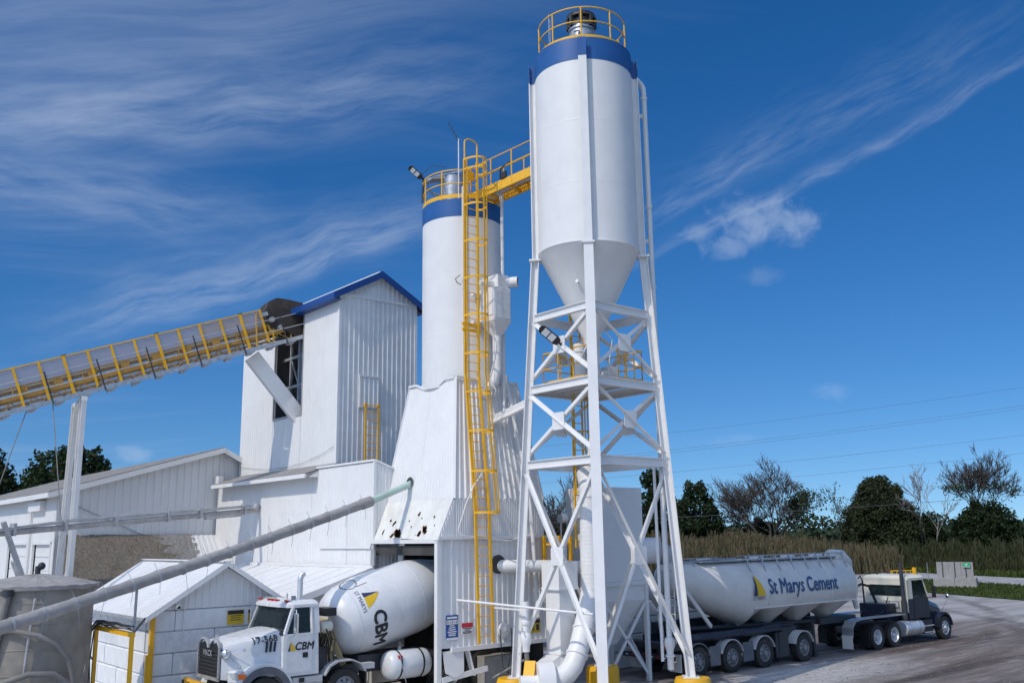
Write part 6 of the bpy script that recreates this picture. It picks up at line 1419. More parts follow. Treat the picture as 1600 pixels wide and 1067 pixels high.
    for s in (-1, 1):
        y = s * 1.165
        A(MB().beam((-2.03, y, zb_ - 0.02), (-2.30, s * 1.10, zr - 0.06), 0.07, 0.09), 'front_pillar', 'truck_white')
        A(MB().beam((-2.88, y, zb_ - 0.02), (-2.86, s * 1.10, zr - 0.06), 0.06, 0.10), 'door_pillar', 'truck_white')
        A(slab([(-2.93, y - 0.03, zb_ - 0.02), (-3.11, y - 0.03, zb_ - 0.02), (-3.09, s * 1.10 - 0.03, zr - 0.05), (-2.92, s * 1.10 - 0.03, zr - 0.05)], (0, 0.06, 0)), 'rear_quarter', 'truck_white')
        wn = A(slab([(-2.10, y - s * 0.02, zb_), (-2.84, y - s * 0.02, zb_), (-2.82, s * 1.085, zr - 0.09), (-2.33, s * 1.085, zr - 0.09)], (0, -s * 0.012, 0)), 'door_window', 'glass')
        A(MB().box(-2.87, -2.06, y + s * 0.027, y + s * 0.040, 1.12, zb_ - 0.0), 'door', 'truck_white')
        A(MB().box(-2.74, -2.58, y + s * 0.038, y + s * 0.05, 1.50, 1.64), 'door_handle', 'black_plastic')
        m = A(MB().obox((-2.20, s * 1.50, 2.47), (0.035, 0, 0), (0, 0.10, 0), (0, 0, 0.27)), 'mirror', 'chrome', None, 0.03)
        A(MB().path([(-2.12, s * 1.18, 2.05), (-2.18, s * 1.42, 2.12), (-2.20, s * 1.50, 2.25)], 0.014, 6).path([(-2.3, s * 1.12, 2.80), (-2.22, s * 1.45, 2.82), (-2.20, s * 1.5, 2.7)], 0.014, 6), 'mirror_arm', 'chrome', par=m)
    A(MB().add([(-1.99, -1.10, zb_ + 0.0), (-1.99, 1.10, zb_ + 0.0), (-2.27, 1.04, zr - 0.07), (-2.27, -1.04, zr - 0.07)], [(0, 1, 2, 3)]), 'windshield', 'glass')
    A(MB().beam((-1.99, -1.16, zb_ + 0.0), (-1.99, 1.16, zb_ + 0.0), 0.05, 0.05).beam((-2.265, -1.1, zr - 0.05), (-2.265, 1.1, zr - 0.05), 0.05, 0.06), 'windshield_gasket', 'black_plastic')
    A(MB().path([(-1.96, 0.5, zb_ + 0.02), (-2.06, 0.15, zb_ + 0.24)], 0.012, 5).path([(-1.96, -0.3, zb_ + 0.02), (-2.06, -0.65, zb_ + 0.24)], 0.012, 5), 'wiper', 'black_plastic')
    def rs(z, k): return [Vector((x, y, z)) for x, y in ((-2.16 - k, -1.05 + k), (-2.10 - k, -0.6), (-2.08 - k, 0), (-2.10 - k, 0.6), (-2.16 - k, 1.05 - k), (-2.30, 1.15 - k), (-3.05, 1.15 - k), (-3.12 + k, 1.08 - k), (-3.12 + k, -1.08 + k), (-3.05, -1.15 + k), (-2.30, -1.15 + k))]
    A(MB().loft([rs(zr - 0.06, 0.0), rs(zr + 0.02, 0.0), rs(zr + 0.09, 0.08), rs(zr + 0.13, 0.3)]), 'roof', 'truck_white', 35)
    A(MB().box(-3.10, -3.06, -1.1, 1.1, zb_, zr - 0.05), 'cab_back', 'truck_dusty')
    A(MB().box(-2.95, -2.15, -1.1, 1.1, 1.2, 1.5).box(-2.95, -2.75, -0.95, -0.35, 1.5, 2.55).box(-2.95, -2.75, 0.35, 0.95, 1.5, 2.55).box(-2.25, -2.05, -1.05, 1.05, 1.5, 2.2), 'cab_interior', 'black_plastic')
    for y in (-0.85, -0.25, 0.0, 0.25, 0.85): A(MB().obox((-2.22, y, zr + 0.115), (0.05, 0, 0.01), (0, 0.06, 0), (0, 0, 0.03)), 'marker_light', 'red_lens')
    A(MB().cyl((-2.5, 0.3, zr + 0.12), (-2.5, 0.3, zr + 0.30), 0.02, n=6).box(-2.6, -2.5, 0.55, 0.65, zr + 0.1, zr + 0.24).path([(-2.4, -0.2, zr + 0.16), (-2.3, -0.7, zr + 0.17)], 0.02, 6), 'roof_antenna', 'dull_steel')
    A(MB().path([(-3.28, -0.42, 1.2), (-3.28, -0.42, 3.55), (-3.31, -0.42, 3.68), (-3.40, -0.42, 3.74)], 0.085, 16), 'exhaust_stack', 'alloy', 40)
    lettering(t, 'door_lettering', 'ink_black', 'CBM', flat_fn((-2.62, 1.207, 1.72), (-1, 0, 0), (0, 0, 1), (0, 1, 0)), size=0.29, bold=0.009, shear=0.18)
    sail_logo(t, flat_fn((-2.22, 1.207, 1.70), (-1, 0, 0), (0, 0, 1), (0, 1, 0)), 0.25)
    # steps, side boxes
    A(MB().box(-3.25, -2.32, 0.62, 1.18, 0.45, 0.98), 'step_box', 'truck_dusty', None, 0.02)
    for z in (0.52, 0.78): A(MB().box(-3.2, -2.35, 1.18, 1.24, z, z + 0.05), 'step', 'dull_steel')
    A(MB().box(-2.66, -2.50, 1.185, 1.20, 0.84, 0.96), 'step_light', 'black_plastic')
    # second axle fenders
    for s in (-1, 1):
        a = [(-3.28, 0.95), (-3.45, 1.18), (-3.72, 1.30), (-4.18, 1.30), (-4.45, 1.18), (-4.62, 0.95)]
        b = [(x, z - 0.05) for x, z in a[::-1]]
        m = MB()
        for (p, q) in zip(a[:-1], a[1:]): m.beam((p[0], s * 1.04, p[1]), (q[0], s * 1.04, q[1]), 0.46, 0.035, (0, 0, 1))
        A(m, 'axle_fender', 'truck_dusty')
        A(MB().box(-4.95, -4.55, s * 0.95, s * 1.2, 1.0, 1.16), 'fender_box', 'truck_dusty')
        A(MB().box(-4.66, -4.63, s * 0.84, s * 1.22, 0.3, 0.98), 'mud_flap', 'black_plastic')
    # water tank on the side
    for s in (1,):
        m = MB().lathe([(0.0001, 0.0), (0.25, 0.03), (0.38, 0.10), (0.43, 0.22), (0.43, 1.38), (0.38, 1.50), (0.25, 1.57), (0.0001, 1.60)], (-5.45, 0.92, 0.98), (-1, 0, 0), 28)
        w = A(m, 'water_tank', 'truck_white', 40)
        for x in (0.38, 1.18): A(MB().lathe([(0.432, x - .025), (0.445, x - .025), (0.445, x + .025), (0.432, x + .025)], (-5.45, 0.92, 0.98), (-1, 0, 0), 28), 'tank_strap', 'black_plastic', 40, par=w)
        A(MB().cyl((-6.0, 0.92, 1.38), (-6.0, 0.92, 1.50), 0.06, n=10).cyl((-5.95, 1.38, 0.5), (-5.72, 1.36, 1.35), 0.014, n=5), 'tank_fitting', 'dull_steel', par=w)
        A(MB().box(-5.85, -5.72, 1.20, 1.335, 1.20, 1.28), 'red_decal', 'ink_red', par=w)
        A(MB().box(-7.3, -7.1, 0.75, 1.2, 0.55, 1.3), 'rear_box', 'dark_steel')
    A(MB().box(-7.6, -4.8, -0.5, 0.5, 1.08, 1.30), 'sub_frame', 'dark_steel')
    # drum
    s0 = Vector((-3.98, 0, 2.16)); ax = Vector((-math.cos(R(14)), 0, math.sin(R(14)))); up = Vector((math.sin(R(14)), 0, math.cos(R(14)))); Yv = Vector((0, 1, 0))
    prof = [(0.0001, -0.02), (0.45, 0.0), (0.68, 0.06), (0.83, 0.17), (0.97, 0.38), (1.05, 0.62), (1.11, 0.95), (1.15, 1.30), (1.16, 1.9), (1.155, 2.9), (1.13, 3.25), (1.02, 3.75), (0.86, 4.25), (0.62, 4.9), (0.58, 5.1)]
    def rad(s):
        for (r0, h0), (r1, h1) in zip(prof[:-1], prof[1:]):
            if h0 <= s <= h1: return r0 + (r1 - r0) * (s - h0) / (h1 - h0)
        return prof[-1][0]
    d = A(MB().lathe(prof, s0, ax, 72), 'drum', 'drum_white', 25)
    for s in (0.62, 1.30, 2.1, 2.9): A(MB().lathe([(rad(s - .02) + .001, s - .02), (rad(s) + .007, s - .01), (rad(s) + .007, s + .01), (rad(s + .02) + .001, s + .02)], s0, ax, 72), 'drum_weld', 'truck_white', 40, par=d)
    def on(s, th, k=0.006): return s0 + ax * s + (up * math.cos(th) + Yv * math.sin(th)) * (rad(s) + k)
    lettering(d, 'drum_lettering', 'ink_black', 'CBM', lambda x, y, k=0.0: on(1.02 + y, R(110) + x / 1.13, 0.009 + k), size=0.58, bold=0.022, sub=2)
    sail_logo(d, lambda x, y, k=0.0: on(0.92 + y, R(57) + x / 1.1, 0.009), 0.52)
    lettering(d, 'drum_script', 'ink_navy', 'ST MARYS', lambda x, y, k=0.0: on(0.74 + y, R(58) + x / 1.1, 0.007), size=0.17, sub=1)
    hb = MB()
    for i in range(22):
        a = 2 * math.pi * i / 22; c = on(0.82 + 0.24 * math.cos(a), R(14) + 0.27 * math.sin(a)); hb.obox(c, ax * 0.018, Yv * 0.018, up * 0.01)
    for k in range(8): hb.obox(on(0.95 + 0.045 * k, R(30) + 0.002 * k), ax * 0.018, Yv * 0.008, up * 0.008)
    A(hb, 'hatch_bolts', 'dark_steel', par=d)
    # front pedestal, pump, tanks and hoses behind the cab
    A(MB().prism([(-3.9, -0.5, 1.1), (-3.9, 0.62, 1.1), (-3.9, 0.30, 2.0), (-3.9, 0.22, 2.35), (-3.9, -0.22, 2.35), (-3.9, -0.3, 2.0)], (0.10, 0, 0)), 'drum_pedestal', 'tan_grease')
    A(MB().beam((-3.6, 0.62, 1.1), (-3.9, 0.35, 2.1), 0.12, 0.16).beam((-4.2, 0.66, 1.1), (-3.92, 0.36, 2.0), 0.1, 0.14).cyl((-3.92, 0.42, 1.55), (-3.70, 0.50, 1.55), 0.12, n=12), 'pedestal_strut', 'tan_grease')
    A(MB().cyl((-4.05, 0, 2.16), (-3.45, 0, 2.06), 0.28, n=18), 'drum_gearbox', 'tan_grease', 40)
    A(MB().box(-3.75, -3.40, 0.25, 1.0, 2.55, 2.78), 'reservoir', 'black_plastic', None, 0.02)
    A(MB().lathe([(0.0001, -0.2), (0.14, -0.16), (0.19, -0.05), (0.19, 0.12), (0.12, 0.19), (0.0001, 0.2)], (-3.5, 0.80, 2.25), (-1, 0.1, 0.1), 20), 'hydraulic_motor', 'cream_paint', 40)
    hs = MB(); rg = random.Random(4)
    for k in range(9):
        y = 0.5 + 0.08 * k * 0.8; x = -3.28 - rg.uniform(0, .3); hs.path([(x, y, 2.3 - rg.uniform(0, .4)), (x - 0.08 + rg.uniform(-.1, .1), y + 0.15, 1.9), (x + rg.uniform(-.1, .1), y + 0.1, 1.5), (x - 0.2, y - 0.1, 1.15)], 0.022, 6)
    A(hs, 'hydraulic_hoses', 'hose', 60)
    A(MB().box(-3.5, -3.2, 0.4, 0.95, 1.1, 1.7), 'valve_block', 'dark_steel')
    # rear stand, charge hopper and chute (inside the bay)
    A(MB().prism([(-8.6, -0.7, 1.1), (-8.6, 0.7, 1.1), (-8.6, 0.55, 2.9), (-8.6, -0.55, 2.9)], (-0.15, 0, 0)), 'rear_pedestal', 'truck_dusty')
    A(MB().lathe([(0.65, 4.35), (0.3, 3.75)], (-9.0, 0, 0), (0, 0, 1), 20), 'charge_hopper', 'dull_steel', 40)
    A(MB().beam((-9.3, 0, 3.1), (-10.4, 0.2, 1.9), 0.5, 0.12), 'chute', 'dull_steel')
mixer_truck()

def tank_trailer():
    t = thing('tank_trailer', 'white bulk cement tank trailer with three belly hoppers and four axles', 'trailer', (26.2, 23.65, 0.0), rot=ZROT - R(2), grid=False)
    A = lambda mb, n, m, sm=None, bv=0.0, par=None: mb.build(n, m, par or t, sm, bv)
    zc, r = 2.72, 1.25; N = 40
    def circ(x, c, rr, clip=None):
        out = []
        for i in range(N):
            a = 2 * math.pi * i / N; y, z = rr * math.cos(a), c + rr * math.sin(a)
            if clip is not None and z < clip: z = clip; y = max(-math.sqrt(rr * rr - (c - clip) ** 2), min(math.sqrt(rr * rr - (c - clip) ** 2), y))
            out.append(Vector((x, y, z)))
        return out
    A(MB().loft([circ(0.62, 3.40, 0.05), circ(0.64, 3.40, 0.30), circ(0.78, 3.39, 0.50), circ(0.95, 3.36, 0.60), circ(4.55, zc, r)]), 'rear_cone', 'tank_white', 30)
    A(MB().loft([circ(4.5, zc, r + .004, 2.18), circ(11.35, zc, r + .004, 2.18), circ(11.62, zc, 1.12, 2.22), circ(11.80, zc, 0.80, 2.3), circ(11.88, zc, 0.30, 2.5)]), 'barrel', 'tank_white', 30)
    A(MB().box(4.5, 11.4, -1.155, -1.13, 2.14, 2.21).box(4.5, 11.4, 1.13, 1.155, 2.14, 2.21), 'side_seam', 'tank_white')
    # belly hoppers
    for (a, b) in ((4.45, 5.35), (5.40, 7.42), (7.46, 9.50), (9.54, 11.5)):
        c = (a + b) / 2 if a > 4.5 else 4.55; M = 28; rings = []
        for k, z in ((0, 2.20), (0.35, 1.95), (0.75, 1.62), (1.0, 1.40)):
            ring = []
            for i in range(M):
                an = 2 * math.pi * i / M; ca, sa = math.cos(an), math.sin(an)
                hx, hy = (b - a) / 2, 1.135
                px = hx * max(-1, min(1, ca * 1.35)); py = hy * max(-1, min(1, sa * 1.12))
                ring.append(Vector(((a + b) / 2 + px + ((c - (a + b) / 2) - px + 0.20 * ca) * k, py + (0.20 * sa - py) * k, z)))
            rings.append(ring)
        h = A(MB().loft(rings), 'hopper', 'tank_white', 45)
        A(MB().cyl((c, 0, 1.40), (c, 0, 1.15), 0.14, n=14), 'hopper_valve', 'dark_steel', 40, par=h)
    for x in (4.15, 5.37, 7.44, 9.52, 11.32):
        if x < 4.5: continue
        m = MB().lathe([(r + .006, -.05), (r + .020, -.04), (r + .020, .04), (r + .006, .05)], (x, 0, zc), (1, 0, 0), 40, a0=R(-116 + 0), a1=R(116), x=(0, 0, 1))
        A(m, 'stiffener_ring', 'tank_white', 40)
    def on(x, th, k=0.012): return Vector((x, -math.sin(th) * (r + k), zc + math.cos(th) * (r + k)))
    # the lettering wraps on the side, angle measured from the crown
    lettering(t, 'side_lettering', 'ink_blue', 'St Marys Cement', lambda x, y, k=0.0: on(7.62 + x * 0.80, R(92) - (y + 0.0) / r, 0.024 + k), size=0.80, bold=0.020, sub=1, spacing=1.02)
    sail_logo(t, lambda x, y, k=0.0: on(4.62 + x * 0.9, R(94) - y / r, 0.050), 0.80)
    lettering(t, 'emblem_script', 'ink_navy', 'ST MARYS', lambda x, y, k=0.0: on(4.66 + x, R(101) - y / r, 0.050), size=0.17, sub=1)
    # roof walkway, rails and hatches
    A(MB().box(2.2, 11.2, -0.62, -0.28, 3.92, 3.96), 'walkway', 'dull_steel')
    wr = MB()
    for y in (-0.66, -0.24): wr.cyl((4.7, y, 4.10), (11.4, y, 4.10), 0.02, n=6)
    wr.cyl((1.2, -0.45, 4.08), (3.4, -0.45, 4.08), 0.02, n=6)
    A(wr, 'walkway_rail', 'galvanised')
    for i in range(8):
        x = 4.75 + 0.93 * i; A(MB().beam((x, -0.66, 4.10), (x - 0.12, -0.98, 3.52), 0.05, 0.04).beam((x, -0.66, 4.1), (x, -0.5, 3.93), 0.03, 0.03), 'walkway_bracket', 'galvanised')
    for x in (3.2, 6.4, 8.5, 10.5): A(MB().lathe([(0.30, 3.92), (0.30, 4.02), (0.26, 4.06), (0.0001, 4.08)], (x, 0.1, 0), n=18), 'manhole', 'tank_white', 40)
    A(MB().cyl((1.0, -0.3, 3.95), (4.6, -0.3, 4.02), 0.035, n=8).cyl((1.0, -0.55, 3.80), (1.0, -0.3, 4.1), 0.02, n=6).cyl((1.9, -0.55, 3.80), (1.9, -0.3, 4.1), 0.02, n=6), 'air_pipe', 'galvanised')
    # blow line looping over the front
    A(MB().path([(10.9, -0.35, 3.95), (11.6, -0.38, 3.92), (11.95, -0.4, 3.65), (12.1, -0.4, 3.1), (12.25, -0.38, 2.4), (12.55, -0.36, 1.7)], [0.30, 0.30, 0.28, 0.2, 0.12, 0.10], 14), 'front_fairing', 'tank_white', 50)
    # frame, struts, suspension
    for y in (-0.55, 0.55): A(MB().box(0.2, 7.6, y - 0.08, y + 0.08, 1.10, 1.42), 'frame_rail', 'navy_truck')
    A(MB().cyl((0.4, -1.02, 1.32), (6.1, -1.02, 1.32), 0.14, n=14), 'air_tank', 'navy_truck', 40)
    A(MB().box(6.0, 7.4, -0.85, 0.85, 1.0, 1.3).box(9.6, 12.2, -0.5, 0.5, 1.2, 1.45).box(11.2, 12.6, -0.9, 0.9, 1.18, 1.3), 'front_frame', 'dark_steel')
    for s in (-1, 1):
        A(MB().box(0.62, 0.80, s * 1.0 - 0.05, s * 1.0 + 0.05, 1.35, 3.1).beam((0.8, s * 1.0, 3.0), (2.1, s * 1.0, 1.65), 0.08, 0.14), 'tail_strut', 'tank_white')
    xs = (1.1, 2.95, 4.85, 7.35)
    for i, x in enumerate(xs):
        A(MB().cyl((x, -0.95, 0.52), (x, 0.95, 0.52), 0.075, n=10).box(x - 0.25, x + 0.25, -0.62, 0.62, 0.6, 1.1), 'axle', 'dark_steel')
        for s in (-1, 1):
            wheel(t, x, s * 1.06, 0.52, 0.36, s, rim='rim_grey')
            arch(t, x, s * 0.86, s * 1.26, 0.54, 0.60, 0.635, 'truck_dusty' if i else 'fender_grey', 'fender', 15, 165)
    for x0, x1 in ((1.75, 2.30), (3.6, 4.2)): A(MB().box(x0, x1, -1.2, -1.16, 0.32, 1.0), 'side_skirt', 'fender_grey')
    A(MB().box(5.75, 5.80, -1.25, -0.55, 0.28, 1.2).box(5.55, 6.35, -1.22, -1.18, 0.30, 1.2), 'mud_flap', 'dark_steel')
    A(MB().box(0.12, 0.16, -1.25, -0.7, 0.25, 0.85), 'mud_flap', 'tank_white')
    A(MB().box(0.12, 0.16, 0.7, 1.25, 0.25, 0.85), 'mud_flap', 'tank_white')
    # rear bumper with tape and lamps
    b = A(MB().box(-0.25, -0.12, -1.25, 1.25, 0.66, 0.82).box(-0.12, 0.4, -1.22, 1.22, 1.0, 1.2).box(-0.2, 0.3, -0.6, -0.5, 0.8, 1.05).box(-0.2, 0.3, 0.5, 0.6, 0.8, 1.05), 'rear_bumper', 'dark_steel')
    for i in range(8): A(MB().box(-0.256, -0.25, -1.2 + 0.31 * i, -1.07 + 0.31 * i, 0.71, 0.77), 'reflector_tape', 'ink_white' if i % 2 else 'red_lens', par=b)
    for y in (-1.05, -0.8, 0.8, 1.05): A(MB().cyl((-0.125, y, 1.1), (-0.14, y, 1.1), 0.06, n=12), 'tail_lamp', 'red_lens', par=b)
    lad = MB()
    for y in (-0.55, -0.95): lad.cyl((0.25, y, 1.1), (0.30, y, 4.1), 0.022, n=6)
    for i in range(9): lad.cyl((0.26, -0.55, 1.3 + 0.3 * i), (0.26, -0.95, 1.3 + 0.3 * i), 0.016, n=5)
    A(lad, 'rear_ladder', 'tank_white')
    A(MB().path([(0.2, -0.2, 2.2), (0.1, -0.4, 1.7), (0.25, -0.3, 1.3)], 0.08, 10).cyl((0.1, -0.3, 2.2), (0.5, -0.2, 2.6), 0.12, n=12), 'discharge_pipe', 'tank_white', 50)
    for s in (-1, 1): A(MB().box(8.75, 8.90, s * 0.62 - 0.06, s * 0.62 + 0.06, 0.12, 1.35).box(8.65, 9.0, s * 0.62 - 0.13, s * 0.62 + 0.13, 0.06, 0.12), 'landing_leg', 'dark_steel')
    A(MB().box(7.9, 8.3, -0.95, -0.4, 0.7, 1.1), 'valve_box', 'dark_steel')
    A(MB().box(1.2, 11.0, 0.95, 1.15, 0.75, 1.75), 'dark_filler', 'dark_steel')  # dark box added to darken the see-through gap under the tank
    A(MB().cyl((1.0, -0.2, 1.55), (11.0, -0.2, 1.30), 0.09, n=10), 'belly_pipe', 'dark_steel', 40)
tank_trailer()

def tractor_truck():
    t = thing('tractor_truck', 'dark navy day-cab tractor with cream roof coupled to the tank trailer', 'truck', (26.2, 23.65, 0.0), rot=ZROT - R(2), grid=False)
    d = (Vector((math.cos(R(38)), math.sin(R(38)), 0))) * 14.0; t.location += d
    A = lambda mb, n, m, sm=None, bv=0.0, par=None: mb.build(n, m, par or t, sm, bv)
    # local x: 0 at the leading drive axle, forward positive
    for y in (-0.42, 0.42): A(MB().box(-3.2, 4.6, y - 0.05, y + 0.05, 0.78, 1.05), 'frame_rail', 'dark_steel')
    A(MB().lathe([(0.0001, 1.13), (0.55, 1.13), (0.6, 1.09), (0.6, 1.05)], (-0.7, 0, 0), n=24), 'fifth_wheel', 'dark_steel', 40)
    for x in (-1.35, 0.0):
        A(MB().cyl((x, -0.95, 0.52), (x, 0.95, 0.52), 0.12, n=10), 'axle', 'dark_steel')
        for s in (-1, 1):
            wheel(t, x, s * 1.08, 0.52, 0.27, s, rim='alloy', dual=True); wheel(t, x, s * 0.77, 0.52, 0.27, s, rim='alloy', dual=True)
    A(MB().cyl((4.4, -0.95, 0.52), (4.4, 0.95, 0.52), 0.09, n=10), 'axle', 'dark_steel')
    for s in (-1, 1): wheel(t, 4.4, s * 1.06, 0.52, 0.30, s, rim='alloy')
    for s in (-1, 1):
        m = MB(); a = [(-3.35, 0.62), (-3.30, 1.02), (-3.05, 1.27), (-2.6, 1.33), (0.9, 1.33)]
        for p, q in zip(a[:-1], a[1:]): m.beam((p[0], s * 1.03, p[1]), (q[0], s * 1.03, q[1]), 0.52, 0.03, (0.3, 0, 1))
        A(m, 'fender', 'galvanised')
        A(MB().box(-3.39, -3.36, s * 0.78, s * 1.27, 0.18, 0.72), 'mud_flap', 'tank_white')
        A(MB().box(-2.1, -2.07, s * 0.78, s * 1.27, 0.16, 0.8), 'mud_flap', 'black_plastic')
        f = A(MB().lathe([(0.0001, 0), (0.31, 0.02), (0.34, 0.05), (0.34, 1.45), (0.31, 1.48), (0.0001, 1.5)], (1.0, s * 0.92, 0.68), (1, 0, 0), 26), 'fuel_tank', 'alloy', 40)
        for x in (1.35, 2.1): A(MB().lathe([(0.342, x - .03), (0.352, x - .03), (0.352, x + .03), (0.342, x + .03)], (0, s * 0.92, 0.68), (1, 0, 0), 26), 'tank_strap', 'chrome', 40, par=f)
        A(MB().box(2.5, 3.3, s * 0.75, s * 1.2, 0.38, 0.98), 'step_box', 'navy_truck', None, 0.02)
        for z in (0.42, 0.70): A(MB().box(2.5, 3.3, s * 1.2, s * 1.26, z, z + 0.04), 'step', 'alloy')
    # cab: lower body, pillars, roof, glass
    x0, x1, w = 1.55, 3.15, 1.13; zb_, zr = 1.95, 2.78
    A(MB().prism([(x0, -w, 1.05), (x1 + 0.15, -w, 1.05), (x1 + 0.10, -w, zb_), (x0, -w, zb_)], (0, 2 * w, 0)), 'cab_body', 'navy_truck', None, 0.04)
    A(MB().box(x0 - 0.006, x0 + 0.02, -w + 0.05, w - 0.05, 1.35, zb_ + 0.02), 'cab_back_panel', 'cream_paint')
    A(MB().box(x0, x0 + 0.06, -w, -0.78, zb_, zr).box(x0, x0 + 0.06, 0.78, w, zb_, zr).box(x0, x0 + 0.06, -0.78, 0.78, 2.52, zr).box(x0, x0 + 0.06, -0.78, 0.78, zb_, 2.10), 'cab_back', 'cream_paint')
    A(MB().box(x0 + 0.02, x0 + 0.03, -0.78, 0.78, 2.10, 2.52), 'rear_window', 'glass')
    A(MB().box(x0 - 0.02, x0 + 0.02, -0.80, 0.80, 2.07, 2.10).box(x0 - 0.02, x0 + 0.02, -0.80, 0.80, 2.52, 2.55), 'window_gasket', 'black_plastic')
    v = A(MB().box(x0 - 0.05, x0 - 0.01, -0.66, 0.10, 1.55, 1.85), 'vent_panel', 'dull_steel')
    for i in range(7): A(MB().box(x0 - 0.07, x0 - 0.05, -0.60 + 0.10 * i, -0.55 + 0.10 * i, 1.60, 1.80), 'vent_slot', 'led', par=v)
    for s in (-1, 1):
        A(MB().beam((x1 + 0.10, s * (w - .03), zb_), (x1 - 0.22, s * (w - .07), zr), 0.07, 0.07), 'front_pillar', 'cream_paint')
        A(MB().box(x0, x0 + 0.35, s * w - s * 0.05, s * w, zb_, zr), 'rear_quarter', 'cream_paint')
        A(MB().prism([(x0 + 0.35, s * (w - .03), zb_), (x1 + 0.06, s * (w - .03), zb_), (x1 - 0.22, s * (w - .05), zr - 0.05), (x0 + 0.35, s * (w - .05), zr - 0.05)], (0, -s * 0.01, 0)), 'door_window', 'glass')
        A(MB().box(x0 + 0.4, x1 + 0.02, s * w, s * (w + 0.015), 1.10, zb_ - 0.02), 'door', 'navy_truck')
        m = A(MB().obox((x1 + 0.1, s * 1.42, 2.2), (0.04, 0, 0), (0, 0.09, 0), (0, 0, 0.25)), 'mirror', 'black_plastic', None, 0.02)
        A(MB().path([(x1, s * w, 2.6), (x1 + 0.1, s * 1.42, 2.5)], 0.014, 5).path([(x1, s * w, 1.95), (x1 + 0.1, s * 1.42, 1.97)], 0.014, 5), 'mirror_arm', 'black_plastic', par=m)
        A(MB().path([(4.4, s * 1.05, 1.2), (4.55, s * 1.3, 1.75), (4.58, s * 1.34, 1.85)], 0.012, 5).ball((4.58, s * 1.34, 1.95), 0.10, 12, (0.5, 1, 1)), 'hood_mirror', 'chrome', 50)
    A(MB().add([(x1 + 0.13, -w + .05, zb_), (x1 + 0.13, w - .05, zb_), (x1 - 0.19, w - .08, zr), (x1 - 0.19, -w + .08, zr)], [(0, 1, 2, 3)]), 'windshield', 'glass')
    def rs(z, k): return [Vector((x, y, z)) for x, y in ((x0 - 0.01 + k, -w + 0.1 + k), (x0 + 0.1 + k, -w + k), (x1 - 0.2, -w + k), (x1 - 0.08 - k, -w + 0.15 + k), (x1 - 0.02 - k, 0), (x1 - 0.08 - k, w - 0.15 - k), (x1 - 0.2, w - k), (x0 + 0.1 + k, w - k), (x0 - 0.01 + k, w - 0.1 - k))]
    A(MB().loft([rs(zr - 0.02, 0), rs(zr + 0.08, 0.0), rs(zr + 0.18, 0.10), rs(zr + 0.22, 0.32)]), 'roof', 'cream_paint', 35)
    for y in (-0.8, -0.3, 0, 0.3, 0.8): A(MB().obox((x1 - 0.12, y, zr + 0.19), (0.05, 0, 0), (0, 0.05, 0), (0, 0, 0.03)), 'marker_light', 'orange_lens')
    A(MB().cyl((x0 + 0.3, 0.5, zr + 0.2), (x0 + 0.3, 0.5, zr + 0.32), 0.05, n=10).cyl((x1 - 0.3, -0.9, zr + 0.1), (x1 - 0.3, -0.95, zr + 0.95), 0.008, n=4).cyl((x1 - 0.3, 0.9, zr + 0.1), (x1 - 0.3, 0.95, zr + 0.95), 0.008, n=4), 'antenna', 'dark_steel')
    A(MB().box(x0 + 0.3, x1 - 0.1, -w + .1, w - .1, 1.1, 1.5).box(x0 + 0.25, x0 + 0.5, -0.85, -0.3, 1.5, 2.3).box(x0 + 0.25, x0 + 0.5, 0.3, 0.85, 1.5, 2.3), 'cab_interior', 'black_plastic')
    A(MB().box(x0 + 0.10, x0 + 0.18, 0.55, 0.74, 2.08, 2.45), 'hanging_vest', 'hivis')
    # hood
    def hs(x, hw, z0, zt): return [Vector((x, y, z)) for y, z in ((-hw, z0), (-hw, zt - 0.25), (-hw + 0.16, zt - 0.03), (0, zt), (hw - 0.16, zt - 0.03), (hw, zt - 0.25), (hw, z0))]
    A(MB().loft([hs(3.1, 0.98, 1.0, 1.98), hs(4.0, 0.86, 0.95, 1.78), hs(4.85, 0.76, 0.9, 1.58), hs(5.05, 0.68, 0.9, 1.42)]), 'hood', 'navy_truck', 35)
    A(MB().box(5.0, 5.2, -1.15, 1.15, 0.45, 0.85), 'bumper', 'chrome', None, 0.03)
    for s in (-1, 1):
        arch(t, 4.4, s * 0.78, s * 1.22, 0.54, 0.60, 0.70, 'navy_truck', 'front_fender', 5, 175)
        A(MB().obox((4.98, s * 0.92, 1.08), (0.08, s * -0.03, 0), (0, 0.14, 0), (0, 0, 0.10)), 'headlight', 'lamp_glass', None, 0.02)
    A(MB().path([(1.36, -0.98, 0.75), (1.36, -0.98, 3.55)], 0.085, 14), 'exhaust_stack', 'dark_steel', 40)
    A(MB().cyl((1.36, -0.98, 1.1), (1.36, -0.98, 1.9), 0.12, n=14), 'stack_shield', 'dark_steel', 40)
    A(MB().path([(-0.2, -0.25, 1.2), (0.6, -0.3, 1.35), (1.1, -0.25, 1.7), (1.4, -0.2, 2.0)], 0.025, 6).path([(1.45, 0.35, 1.5), (0.9, 0.4, 2.5), (0.2, 0.35, 2.62), (-0.9, 0.3, 2.4)], 0.06, 8).path([(1.45, 0.0, 1.5), (1.0, -0.05, 1.25), (0.2, 0.1, 1.3)], 0.022, 6), 'air_lines', 'hose', 60)
    A(MB().box(0.75, 1.5, -0.5, 0.9, 1.05, 1.75), 'deck_tank', 'navy_truck', None, 0.03)
    A(MB().cyl((0.95, 0.75, 1.1), (0.95, 0.75, 2.75), 0.04, n=8).path([(0.95, 0.75, 2.75), (0.8, 0.75, 2.95), (0.62, 0.75, 2.85)], 0.03, 6), 'hose_tender', 'dark_steel')
tractor_truck()
